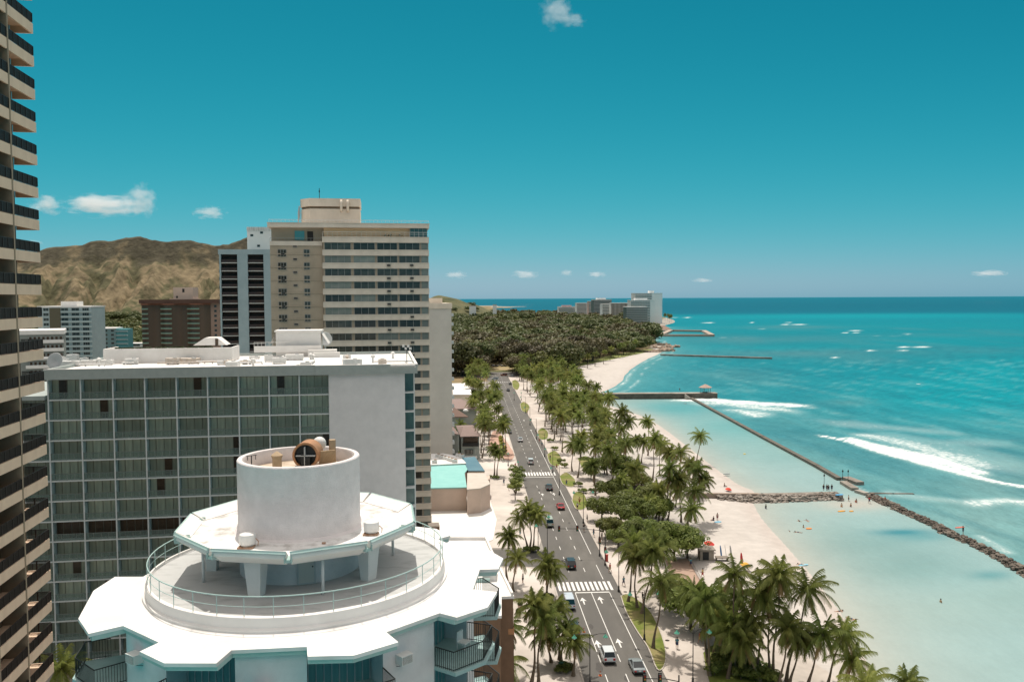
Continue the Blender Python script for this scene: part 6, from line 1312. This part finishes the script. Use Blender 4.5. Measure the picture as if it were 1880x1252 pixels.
# ================================================================ PIERS, WALLS, BEACH, PEOPLE, CLOUDS
seaconc = mat('weathered sea concrete', (.30,.265,.225), (.17,.15,.13), scale=.35, rough=.95, bump=.03, bscale=2, c3=(.36,.33,.29), scale3=.08)
seadark = mat('dark wet sea wall', (.085,.075,.062), (.15,.135,.11), scale=.5, rough=.8, bump=.04, bscale=2)
rockm = mat('boulder rock', (.25,.215,.18), (.13,.11,.095), scale=.9, rough=.95, bump=.05, bscale=4, c3=(.36,.32,.28), scale3=.5)
rockd = mat('dark boulder rock', (.12,.10,.082), (.06,.05,.043), scale=.9, rough=.9, bump=.05, bscale=4, c3=(.20,.17,.14), scale3=.5)
def wall_line(pts, w, z1, m, b, z0=-3.5, mi=0):
    for p,q in zip(pts[:-1],pts[1:]):
        p,q = Vector((p[0],p[1])),Vector((q[0],q[1])); d = q-p; c = (p+q)/2; b.cbox(c.x,c.y,(z0+z1)/2,d.length+w*.3,w,z1-z0,mi,rz=math.atan2(d.y,d.x))
# long pier with pavilion
PT = thing('pier','long flat concrete pier with a small pavilion at its sea end','pier',(0,0,0))
a_,b_ = G(1040,722,2.3),G(1316,721.5,2.3); b = MB(); yb = (a_.y+b_.y)/2; b.box(a_.x,b_.x,yb-2.6,yb+2.6,-3.5,2.15); b.build('pier_wall',[seadark],PT)
b = MB(); b.box(a_.x-.1,b_.x+.1,yb-2.75,yb+2.75,2.153,2.4); b.build('deck',[seaconc],PT)
g = G(1291,719,2.4); b = MB(); 
for i in range(6): x,y = math.cos(i*PI/3)*2.6,math.sin(i*PI/3)*2.0; b.tube([(x,y,0),(x,y,2.8)],.11,6)
b.box(-1.2,1.2,-.4,.4,0,.45); b.build('pavilion_post',[seadark],PT,loc=(g.x,yb,2.4))
b = MB(); b.lathe([(3.6,2.7),(3.6,2.85),(1.2,4.0),(.9,4.2),(.1,4.45),(0,4.45)],6); b.build('pavilion_roof',[mat('pinkish brown shingles',(.42,.30,.25),(.34,.245,.20),scale=1,rough=.9)],PT,loc=(g.x,yb,2.4))
b = MB(); s0 = G(1252,728,0); 
for i in range(6): b.box(s0.x+i*.55,s0.x+i*.55+.55,yb-5.4,yb-2.8,-1,2.0-i*.38)
b.build('stairs',[seaconc],PT)
# thin diagonal sea walls
def seawall(name,label,px_pts,w,z1,m,cat='sea wall'):
    b = MB(); wall_line([G(x,y,z1) for x,y in px_pts],w,z1,m,b); T_ = b.build(name,[m]); return tag(T_,label,cat)
seawall('sea_wall','long thin dark sea wall running diagonally from the pier toward the gap',[(1268,729),(1400,800),(1500,853),(1540,876)],1.5,.35,seadark)
seawall('sea_wall','short wall piece just past the gap, on the lagoon side',[(1549,883),(1569,895)],2.0,.3,seaconc)
seawall('sea_wall','short wall piece just past the gap, on the ocean side',[(1554,875),(1578,884)],2.4,.4,seaconc)
seawall('sea_wall','low wall stub joining the rock groin to the breakwater',[(1574,899),(1590,904)],1.6,.2,seaconc)
seawall('sea_wall','thin flat reef ledge reaching seaward from the breakwater head',[(1598,904),(1640,905.5),(1676,905.5)],1.1,-.2,seadark,'reef ledge')
seawall('far_jetty','long thin jetty reaching into the bay beyond the pier',[(1214,650),(1300,652.5),(1416,656)],3.0,.9,seaconc,'jetty')
# saltwater pool at the far shore
b = MB(); q_ = [G(x,y,1.5) for x,y in ((1212,615),(1307,615),(1292,607),(1232,606))]
wall_line([*q_,q_[0]],7,2.2,None,b); NT = thing('sea_pool','far rectangular saltwater pool with concrete decks in the sea','pool',(0,0,0)); b.build('pool_deck',[mat('warm far concrete',(.42,.33,.27),(.32,.26,.21),scale=.05,rough=.9)],NT)
b = MB(); wall_line([G(1206,616,0),G(1307,616.2,0)],3,1.2,None,b,mi=0); b.build('pool_wall',[seadark],NT)
b = MB(); g=G(1222,608,0)
for i in range(5): b.box(g.x-22+i*3,g.x+12-i*2,g.y+i*6,g.y+i*6+6,0,2+i*1.5)
b.build('grandstand',[mat('pale pinkish concrete',(.58,.44,.37),rough=.9)],NT)
# rock shapes
def rock(rd, r):
    bm = bmesh.new(); bmesh.ops.create_icosphere(bm, subdivisions=1, radius=r); sx,sy,sz = rd.uniform(.8,1.35),rd.uniform(.7,1.1),rd.uniform(.5,.85); a=rd.random()*6.28
    vs = []
    for v in bm.verts: k = rd.uniform(.78,1.15); x,y,z = v.co.x*sx*k,v.co.y*sy*k,v.co.z*sz*k; vs.append((x*math.cos(a)-y*math.sin(a),x*math.sin(a)+y*math.cos(a),z))
    fs = [tuple(v.index for v in f.verts) for f in bm.faces]; bm.free(); return vs, fs
def rubble(path, w, z1, n, r0, r1, seed, noise=1):
    rd = random.Random(seed); b = MB(); P_ = [Vector((p[0],p[1],0)) for p in path]; L_ = [(q-p).length for p,q in zip(P_[:-1],P_[1:])]; tot = sum(L_)
    for i in range(n):
        s_ = rd.random()*tot; k = 0
        while s_ > L_[k] and k < len(L_)-1: s_ -= L_[k]; k += 1
        d = (P_[k+1]-P_[k]).normalized(); nrm = Vector((-d.y,d.x,0)); o = rd.uniform(-1,1); wl = w*(1+.25*math.sin(s_*.25+k*2)*noise); c = P_[k]+d*s_+nrm*o*wl/2; z = -.9+(z1+.9)*(1-abs(o)**1.5)*rd.uniform(.72,1)
        vs, fs = rock(rd, rd.uniform(r0,r1)); b.add([(v[0]+c.x,v[1]+c.y,v[2]+z) for v in vs], fs, 0)
    wall_line([(p.x,p.y) for p in P_],w*.5,z1-.5,None,b); return b
GT = thing('rock_groin','straight groin of pale brown boulders between the two lagoons','groin',(0,0,0))
o = rubble([G(x,y,.5) for x,y in ((1318,911),(1400,911.5),(1470,911),(1540,907))],5.2,.95,620,.35,.75,4).build('rubble',[rockm],GT); o['kind']='stuff'
b = MB(); wall_line([G(x,y,1.2) for x,y in ((1262,905),(1300,905),(1392,905.5))],1.2,1.2,None,b,-1); b.build('walkway_wall',[mat('brown groin wall',(.32,.25,.20),(.25,.20,.16),scale=.5,rough=.9)],GT)
b = MB(); wall_line([G(x,y,.8) for x,y in ((1302,906.5),(1400,907),(1535,904))],1.5,.92,None,b,-1); b.build('walkway',[seaconc],GT)
BT = thing('breakwater','curving breakwater of dark boulders between lagoon and ocean at the right','breakwater',(0,0,0))
o = rubble([G(x,y,.3) for x,y in ((1598,906),(1640,925),(1690,948),(1722,962),(1734,970),(1790,994),(1840,1020),(1885,1046),(1960,1090),(2060,1150))],3.0,.55,1500,.28,.6,9).build('rubble',[rockd],BT); o['kind']='stuff'
for i,(px,py,n_) in enumerate(((1206,634,40),(1212,645,50),(1222,638,36))):
    g = G(px,py,0); tag(rubble([(g.x-14,g.y-10),(g.x+14,g.y+14)],14,1.6,n_,1.2,2.6,30+i).build('shore_rocks',[mat('warm shore rock',(.38,.29,.22),(.25,.19,.15),scale=.3,rough=.95)]),['far shore rocks at the wood edge, upper cluster','far shore rocks at the jetty root','far shore rocks reaching into the water'][i],'rocks',kind='stuff')
# ---------------------------------------------------------------- people
skinm = mat('tanned skin',(.42,.24,.15),(.36,.20,.125),scale=6,rough=.6,rand=.3); hairm = mat('dark hair',(.03,.02,.015),rough=.7)
def skinned(name, pts, edges, root=0, sub=1):
    me = bpy.data.meshes.new(name); me.from_pydata([p[:3] for p in pts],[],[]) ; me = bpy.data.meshes.new(name); me.from_pydata([p[:3] for p in pts], edges, [])
    o = bpy.data.objects.new('tmp',me); COL.objects.link(o); m1 = o.modifiers.new('s','SKIN'); m2 = o.modifiers.new('u','SUBSURF'); m2.levels = sub; m2.render_levels = sub
    if not me.skin_vertices: 
        bpy.context.view_layer.objects.active = o
        try: bpy.ops.mesh.customdata_skin_add()
        except Exception: pass
    for i,p in enumerate(pts): sv = me.skin_vertices[0].data[i]; sv.radius = (p[3],p[3]*(p[4] if len(p)>4 else 1)); sv.use_root = (i==root)
    dg = bpy.context.evaluated_depsgraph_get(); r_ = bpy.data.meshes.new_from_object(o.evaluated_get(dg)); bpy.data.objects.remove(o); r_.name = name
    r_.materials.clear(); r_.materials.append(skinm); return r_
E_ = [(0,1),(1,2),(2,3),(3,4),(2,5),(5,6),(6,7),(7,8),(2,9),(9,10),(10,11),(11,12),(0,13),(13,14),(14,15),(15,16),(0,17),(17,18),(18,19),(19,20)]
def person_mesh(kind):
    P0 = {'stand':[(0,0,.95,.13),(0,0,1.18,.12),(0,0,1.42,.11),(0,.0,1.52,.055),(0,0,1.66,.105),
            (-.19,0,1.42,.06),(-.24,0,1.15,.045),(-.25,.06,.92,.035),(-.25,.09,.82,.04),(.19,0,1.42,.06),(.24,0,1.15,.045),(.25,.06,.92,.035),(.25,.09,.82,.04),
            (-.09,0,.85,.095),(-.10,.02,.5,.06),(-.10,0,.10,.045),(-.10,.14,.04,.04),(.09,0,.85,.095),(.10,.02,.5,.06),(.10,0,.10,.045),(.10,.14,.04,.04)]}
    s_ = [list(p) for p in P0['stand']]
    if kind == 'walk':
        s_[14][1]=.18; s_[15][1]=.22; s_[16][1]=.36; s_[18][1]=-.08; s_[19][1]=-.32; s_[19][2]=.16; s_[20][1]=-.2; s_[20][2]=.05; s_[7][1]=-.16; s_[8][1]=-.22; s_[11][1]=.24; s_[12][1]=.32
    if kind == 'sit':
        for p in s_: p[2] -= .78
        for i,y,z in ((13,.1,.12),(14,.45,.30),(15,.72,.06),(16,.86,.06),(17,.1,.12),(18,.45,.28),(19,.74,.05),(20,.88,.05)): s_[i][1]=y; s_[i][2]=z
        s_[7][1]=.25; s_[7][2]=.3; s_[8][1]=.33; s_[8][2]=.28; s_[11][1]=-.2; s_[11][2]=.12; s_[12][1]=-.26; s_[12][2]=.05
    if kind == 'swim':
        for p in s_: p[1],p[2] = p[2]-1.0, p[1]+.02
        s_[4][2]=.13; s_[3][2]=.07
        for i,x,y,z in ((6,-.42,.5,.02),(7,-.5,.78,.05),(8,-.48,.88,.05),(10,.45,.25,.0),(11,.55,0,.0),(12,.58,-.1,.0)): s_[i][0],s_[i][1],s_[i][2]=x,y,z
    body = skinned('body_'+kind,[tuple(p) for p in s_],E_)
    c = MB(); h = MB(); hp = Vector(s_[4][:3]); h.ball((hp.x,hp.y-(.02 if kind!='swim' else 0),hp.z+(.035 if kind!='swim' else .02)),.118,0,7,(1,1.05,.95))
    if kind in ('stand','walk','sit'):
        zb = s_[0][2]; c.lathe([(.185,zb-.12),(.175,zb+.1)],12,close=False)
        for q in (14,18):
            a,b2 = Vector(s_[q-1][:3]),Vector(s_[q][:3]); c.tube([a,a.lerp(b2,.75)],[.125,.105],8,cap=False)
        t = MB(); t.tube([(0,s_[0][1],zb+.05),(0,0,zb+.25),(0,0,zb+.5)],[.165,.17,.19],12); 
        for q in (5,9): a,b2 = Vector(s_[q][:3]),Vector(s_[q+1][:3]); t.tube([a,a.lerp(b2,.8)],[.085,.075],7,cap=False)
    else:
        c.tube([(0,s_[0][1]-.15,.02),(0,s_[0][1]+.12,.02)],[.16,.17],10,cap=False); t = None
    return body, c, t, h.mesh('hair',[hairm],True)
PM = {k: person_mesh(k) for k in ('stand','walk','sit','swim')}
CL = {}
def cmat(c):
    if c not in CL: CL[c] = mat('cloth %s'%(c,), c, rough=.85)
    return CL[c]
def person(kind, pos, label, rz=0, shorts=(.05,.06,.12), shirt=None, group='people', s=1.0):
    body,c,t,h = PM[kind]; T_ = thing('person',label,'person',pos,rz,group); T_.scale=(s,s,s); put('body',body,T_); put('hair',h,T_); put('shorts',c.mesh('shorts',[cmat(shorts)],True),T_)
    if shirt and t: put('shirt',t.mesh('shirt',[cmat(shirt)],True),T_)
    return T_
def PP(kind,px,py,label,z=.1,**k): g = G(px,py,z); return person(kind,(g.x,g.y,z),label,**k)
W_=-.5
for a in [('stand',1512,901,'person in black standing at the end of the rock groin, leftmost',.95,dict(shirt=(.03,.03,.03))),('stand',1518,901,'person in black on the rock groin, second from left, beside a pole',.95,dict(shirt=(.04,.04,.05))),
          ('walk',1521,902,'person in dark clothes on the rock groin, third from left',.95,dict(shirt=(.03,.03,.03))),('stand',1527,901,'person in dark clothes standing alone at the groin tip',.95,dict(shirt=(.02,.02,.02))),
          ('stand',1558,921,'person in dark shorts standing in the shallows by the sandbar',-.7,{}),('sit',1572,922,'person sitting on the sandbar with tanned legs out',-.45,dict(shorts=(.5,.1,.03))),
          ('walk',1596,924,'person bending in red near the breakwater head',-.5,dict(shirt=(.4,.03,.03))),('sit',1625,918,'person seated on the dark boulders near the breakwater head',.8,dict(shirt=(.45,.15,.08))),
          ('stand',1545,936,'person wading waist-deep beside an orange float',-1.3,dict(shorts=(.6,.2,.03))),('stand',1562,936,'person wading to the right of the orange float',-1.3,{}),
          ('stand',1406,938,'lone person wading below the rock groin',-1.1,dict(shirt=(.1,.15,.12))),('sit',1310,955,'person crouching in dark clothes on the sand under the groin',-.0,dict(shirt=(.05,.03,.03))),('stand',1317,955,'person standing with legs together beside the blue towel',-.0,dict(shorts=(.3,.1,.1))),
          ('swim',1467,956,'swimmer in the lagoon, left of a pair near the groin',W_,{}),('swim',1482,956,'swimmer in the lagoon, right of the pair near the groin',W_,{}),
          ('swim',1449,975,'swimmer left of the small lagoon group',W_-.1,{}),('swim',1465,977,'swimmer in the middle of the small lagoon group',W_,{}),('stand',1475,977,'person wading at the right of the small lagoon group',-1.6,dict(shorts=(.3,.25,.1))),
          ('swim',1471,1036,'person lying beside a pale blue board near the sand',W_+.1,{}),('swim',1541,1122,'swimmer close to the near sand',W_,{}),('swim',1557,1136,'left swimmer of the pair off the near palms',W_,{}),('swim',1564,1136,'right swimmer of the pair off the near palms',W_,{}),
          ('stand',1727,1117,'lone bather standing far out in the near lagoon',-1.6,{}),('stand',1768,980,'person in black on the dark boulders with a surfboard',.9,dict(shirt=(.03,.03,.03))),
          ('walk',1248,718,'tiny person walking on the long pier',2.4,dict(shirt=(.1,.1,.1))),('stand',1294,719,'tiny person under the pier pavilion',2.4,dict(shirt=(.1,.1,.1))),
          ('walk',1102,706,'tiny person walking on the beach beyond the pier',.0,{}),('sit',1094,711,'tiny person sitting on the beach beyond the pier',.0,dict(shirt=(.05,.05,.08))),
          ('swim',1105,730,'tiny swimmer below the pier, left',W_,{}),('swim',1118,729,'tiny swimmer below the pier, right',W_,{}),('sit',1330,893,'sunbather in dark swimwear on the upper sand',0,{}),('swim',1258,741,'tiny swimmer near the pier stairs',W_,{})]:
    PP(*a[:4],z=a[4],rz=(a[1]*7)%6,group='people on the beach and in the water',**a[5])
random.seed(77); shc = [(.5,.5,.48),(.05,.07,.15),(.4,.05,.04),(.03,.03,.03),(.1,.25,.3),(.45,.35,.15)]; scn = ['white','navy','red','black','teal','mustard']
for i,(px,py,wh) in enumerate([(1078,958,'by the lamp post level with the red car'),(1090,985,'just before the long mast arm signal'),(1120,1050,'between the red box and the near crosswalk'),(1100,1000,'at the foot of the long mast arm signal'),(1145,1075,'at the right end of the near crosswalk'),(1064,925,'at the edge of the second lawn oval'),(1060,935,'on the kerb level with the red car'),(1040,892,'on the pavement above the second lawn oval'),
 (1022,862,'at the right end of the second crosswalk'),(1010,845,'beside the third lawn oval'),(995,820,'between two small lawn ovals, nearer one'),(990,812,'between two small lawn ovals, farther one'),(984,795,'beside the small oval past the white cars'),(975,775,'far up the right pavement under palms'),(968,760,'farthest up the right pavement'),(1180,1105,'beside the far end of the long lawn'),
 (1243,1190,'on the open paving between lawn and shrub bed'),(965,1140,'beside the round planters at the podium wall'),(960,1070,'on the left corner of the side street'),(955,985,'beside the left palm trio'),(946,860,'at the left kerb below the flower bed'),(934,900,'on the left paving beside the white plaza'),(1268,1040,'on the brick court near its far side'),(1290,1060,'beside the dark railing of the brick court'),
 (1105,990,'under the signal mast on the right kerb'),(925,890,'in front of the turquoise-roofed shop'),(1285,1180,'at the edge of the near green lawn'),(1072,975,'on the kerb just past the red car')]):
    c = i%6; PP('walk' if i%3 else 'stand',px,py,f'person in a {scn[c]} shirt {wh}',z=.1,rz=random.random()*6,shirt=shc[c],shorts=shc[(c+3)%6],group='people on the pavements')
# beach gear
def umbrella(px,py,label,c,h=2.2,r=1.35,z=0):
    g = G(px,py,z); T_ = thing('beach_umbrella',label,'umbrella',(g.x,g.y,z),0,None); b = MB(); b.tube([(0,0,0),(0,0,h)],.03,6); b.build('pole',[acwhite],T_)
    b = MB(); n=8; vs=[(0,0,h+.05)]; 
    for ring_,(rr_,zz) in enumerate(((r*.5,h-.12),(r,h-.5))):
        for i in range(16): k = 1 if i%2==0 else .95; vs.append((math.cos(i*PI/8)*rr_*k,math.sin(i*PI/8)*rr_*k,zz-(0 if i%2==0 else -.03)))
    fs = [(0,1+i,1+(i+1)%16) for i in range(16)]+[(1+i,17+i,17+(i+1)%16,1+(i+1)%16) for i in range(16)]
    b.add(vs,fs,0); b.build('canopy',[mat('umbrella cloth %s'%(c,),c,rough=.8)],T_); T_.rotation_euler=(.15,.1,0); return T_
umbrella(1300,1012,'red beach umbrella beside the grey lifeguard hut',(.62,.06,.05),2.2,1.1); umbrella(1337,901,'small red umbrella lying low on the upper sand',(.62,.08,.05),.9,.9); umbrella(1367,1047,'yellow-orange umbrella behind the palm crowns',(.60,.34,.06),1.6,1.0)
umbrella(1035,714,'blue beach tent at the root of the pier',(.03,.25,.45),1.6,2.4)
for i,(px,py) in enumerate([(866,766),(872,770),(878,766),(880,774),(870,776),(886,771)]): T9 = umbrella(px,py,ORD[i]+' white cafe parasol in the terrace garden by the villa, counted from the left front',(.62,.58,.52),2.4,1.7); T9['group'] = 'white cafe parasols'
LT = thing('lifeguard_hut','small grey-brown beach hut with surf gear beside the brick court','hut',(*W(1296,1026),0))
b = MB(); b.box(-1.4,1.3,-1.2,1.2,0,2.1,0); b.box(-1.7,1.6,-1.5,1.5,2.102,2.3,1); b.box(-.9,.3,-1.23,-1.201,.2,1.8,2); b.build('wall',[mat('hut plaster',(.36,.31,.26),(.28,.24,.20),scale=1.5,rough=.9),seaconc,blackmet],LT)
b = MB(); b.box(1.7,4.2,-1.6,-.2,.6,.72,0); [b.box(x,x+.08,-1.5,-.3,0,.6,0) for x in (1.8,4.0)]; b.build('bench',[mat('weathered plank',(.20,.17,.14),rough=.9)],LT)
for i,(dx,dy,c,lb) in enumerate([(6.0,-4,(.55,.03,.03),'red surfboard standing upright near the hut'),(3.2,.9,(.08,.2,.4),'blue surfboard leaning beside the hut'),(4.2,1.2,(.6,.6,.58),'white surfboard leaning beside the hut'),(5.2,1.0,(.5,.5,.5),'grey surfboard leaning beside the hut')]):
    g = Vector((*W(1296,1026),0)); bq = MB(); n = 16; pr2 = [(math.cos(t_)*.28*(1-.2*math.sin(t_)),math.sin(t_)*1.25) for t_ in [2*PI*k/n for k in range(n)]]
    bq.prism(pr2,-.04,.04); o = bq.build('surfboard',[mat('board %s'%(c,),c,rough=.3)],loc=(g.x+dx,g.y+dy,1.25)); o.rotation_euler=(R(82),0,R(20+30*i)); tag(o,lb,'surfboard')
def floatb(px,py,c,lb,z=-.42,L_=1.1,w_=.35,name='surfboard',cat='surfboard',rz=.3):
    g = G(px,py,z); bq = MB(); n=14; bq.prism([(math.cos(2*PI*k/n)*L_,math.sin(2*PI*k/n)*w_) for k in range(n)],-.05,.08); tag(bq.build(name,[mat('board %s'%(c,),c,rough=.4)],loc=(g.x,g.y,z),rz=rz),lb,cat)
floatb(1485,970,(.75,.25,.05),'orange float in the lagoon right of the small group',name='swim_float',cat='float',L_=.7,w_=.5); floatb(1475,1037,(.25,.55,.68),'pale blue board by the person lying in the shallows')
floatb(1545,938,(.8,.35,.03),'orange float beside the wading person',name='swim_float',cat='float'); floatb(1563,938,(.75,.35,.05),'small orange float right of the other one',name='swim_float',cat='float',L_=.6)
floatb(1318,958,(.25,.5,.65),'blue towel on the sand under the groin',z=.03,name='beach_towel',cat='towel',L_=.9,w_=.5); floatb(1541,908,(.1,.35,.6),'blue board lying at the groin end',z=1.0,L_=1.2,w_=.5); floatb(1762,968,(.6,.15,.1),'red surfboard carried over the dark boulders',z=1.6,L_=1.3)
floatb(1367,833,(.8,.55,.05),'small yellow buoy in the upper lagoon',name='buoy',cat='buoy',L_=.4,w_=.4); floatb(1334,870,(.2,.2,.2),'dark board on the upper sand',z=.02)
floatb(1686,717-12+0,(.8,.8,.8),'tiny white boat-like buoy out in the bay',name='buoy',cat='buoy',L_=1.6,w_=.7)
for i,(px,py) in enumerate(((1547,872),(1557,872),(1513,880))):
    g = G(px,py+8,.3); bq = MB(); bq.tube([(0,0,-2),(0,0,3.2)],.06,6); bq.box(-.2,.2,-.03,.03,2.4,2.9); tag(bq.build('marker_post',[darkmet],loc=(g.x,g.y,0)),['marker post at the gap in the sea wall','marker post on the seaward wall piece','tall pole beside the people on the rock groin'][i],'post')
# pergola at the head of the curving beach
g0,g1 = G(1018,686,0),G(1048,686,0); PG = thing('pergola','dark flat-roofed beach pergola at the head of the curving beach','pergola',(g0.x,g0.y,0)); Lx = g1.x-g0.x
b = MB(); b.box(0,Lx,-.3,8,6.0,6.5); b.build('roof',[mat('tan timber',(.30,.25,.18),rough=.9)],PG)
pq = MB(); pq.box(-.15,.15,-.15,.15,0,6.0); many('post',[(x,y,0,0) for x in (.4,Lx/2,Lx-.4) for y in (.2,7.5)],pq.mesh('post',[mat('pergola post',(.14,.11,.08),rough=.9)]),PG)
# fishing lines of small people aside, clouds
cm_ = bpy.data.materials.new('cloud vapour'); cm_.use_nodes = True; N = cm_.node_tree.nodes; L = cm_.node_tree.links; N.clear()
out = N.new('ShaderNodeOutputMaterial'); vol = N.new('ShaderNodeVolumePrincipled'); vol.inputs['Color'].default_value=(.97,.97,.98,1); vol.inputs['Anisotropy'].default_value=.2
tc = N.new('ShaderNodeTexCoord'); oi = N.new('ShaderNodeObjectInfo'); va = N.new('ShaderNodeVectorMath'); va.operation='ADD'; sc_ = N.new('ShaderNodeVectorMath'); sc_.operation='SCALE'; sc_.inputs['Scale'].default_value=37; cb = N.new('ShaderNodeCombineXYZ')
L.new(oi.outputs['Random'],cb.inputs[0]); L.new(oi.outputs['Random'],cb.inputs[2]); L.new(cb.outputs[0],sc_.inputs[0]); L.new(tc.outputs['Object'],va.inputs[0]); L.new(sc_.outputs[0],va.inputs[1])
nz = N.new('ShaderNodeTexNoise'); nz.inputs['Scale'].default_value=2.1; nz.inputs['Detail'].default_value=5; nz.inputs['Roughness'].default_value=.6; L.new(va.outputs[0],nz.inputs['Vector'])
ln = N.new('ShaderNodeVectorMath'); ln.operation='LENGTH'; L.new(tc.outputs['Object'],ln.inputs[0])
m1 = N.new('ShaderNodeMath'); m1.operation='MULTIPLY_ADD'; m1.inputs[1].default_value=-.40; m1.inputs[2].default_value=-.20; L.new(ln.outputs['Value'],m1.inputs[0])
m2 = N.new('ShaderNodeMath'); m2.operation='ADD'; L.new(nz.outputs['Fac'],m2.inputs[0]); L.new(m1.outputs[0],m2.inputs[1])
m3 = N.new('ShaderNodeMapRange'); m3.inputs[1].default_value=0; m3.inputs[2].default_value=.22; m3.inputs[3].default_value=0; m3.inputs[4].default_value=1; L.new(m2.outputs[0],m3.inputs[0])
m4 = N.new('ShaderNodeMath'); m4.operation='MULTIPLY'; m4.inputs[1].default_value=.008; L.new(m3.outputs[0],m4.inputs[0]); L.new(m4.outputs[0],vol.inputs['Density']); L.new(vol.outputs[0],out.inputs['Volume'])
cmesh = (lambda q: q.ball((0,0,0),1,0,8).mesh('cloud',[cm_]))(MB())
for px,py,rx,ry,Y,lb in ((1022,22,34,34,4000,'small wispy cloud high in the sky'),(1052,38,26,14,4000,'thin tail of the wispy cloud high in the sky'),(190,378,80,22,7000,'long low cloud bank over the brown mountain'),(258,368,34,34,7000,'puffy upright cloud at the right end of the cloud bank over the mountain'),(85,376,34,20,7000,'small cloud beside the balcony tower'),(386,391,32,13,7000,'small faint cloud right of the puffy one'),
                      (838,505,30,10,9000,'small faint cloud low over the woods, leftmost of the row'),(964,504,36,12,9000,'small white cloud low over the sea horizon, brightest of the row'),(1040,501,20,9,9000,'tiny cloud low over the horizon, third of the row'),(1095,504,28,9,9000,'thin cloud low over the horizon above the far hotels'),(1815,502,44,9,9000,'faint flat cloud low on the right horizon'),(60,447,20,7,7000,'tiny cloud just above the mountain beside the balcony tower'),(1290,515,30,6,9000,'very faint cloud low right of the far hotels')):
    p = AT(px,py,Y); o = put('cloud',cmesh,None,p); k_ = .8 if py > 480 else 1.1; o.scale=(rx/F*Y*k_,max(rx,ry)/F*Y*.7,ry/F*Y*k_); tag(o,lb,'cloud',kind='thing')
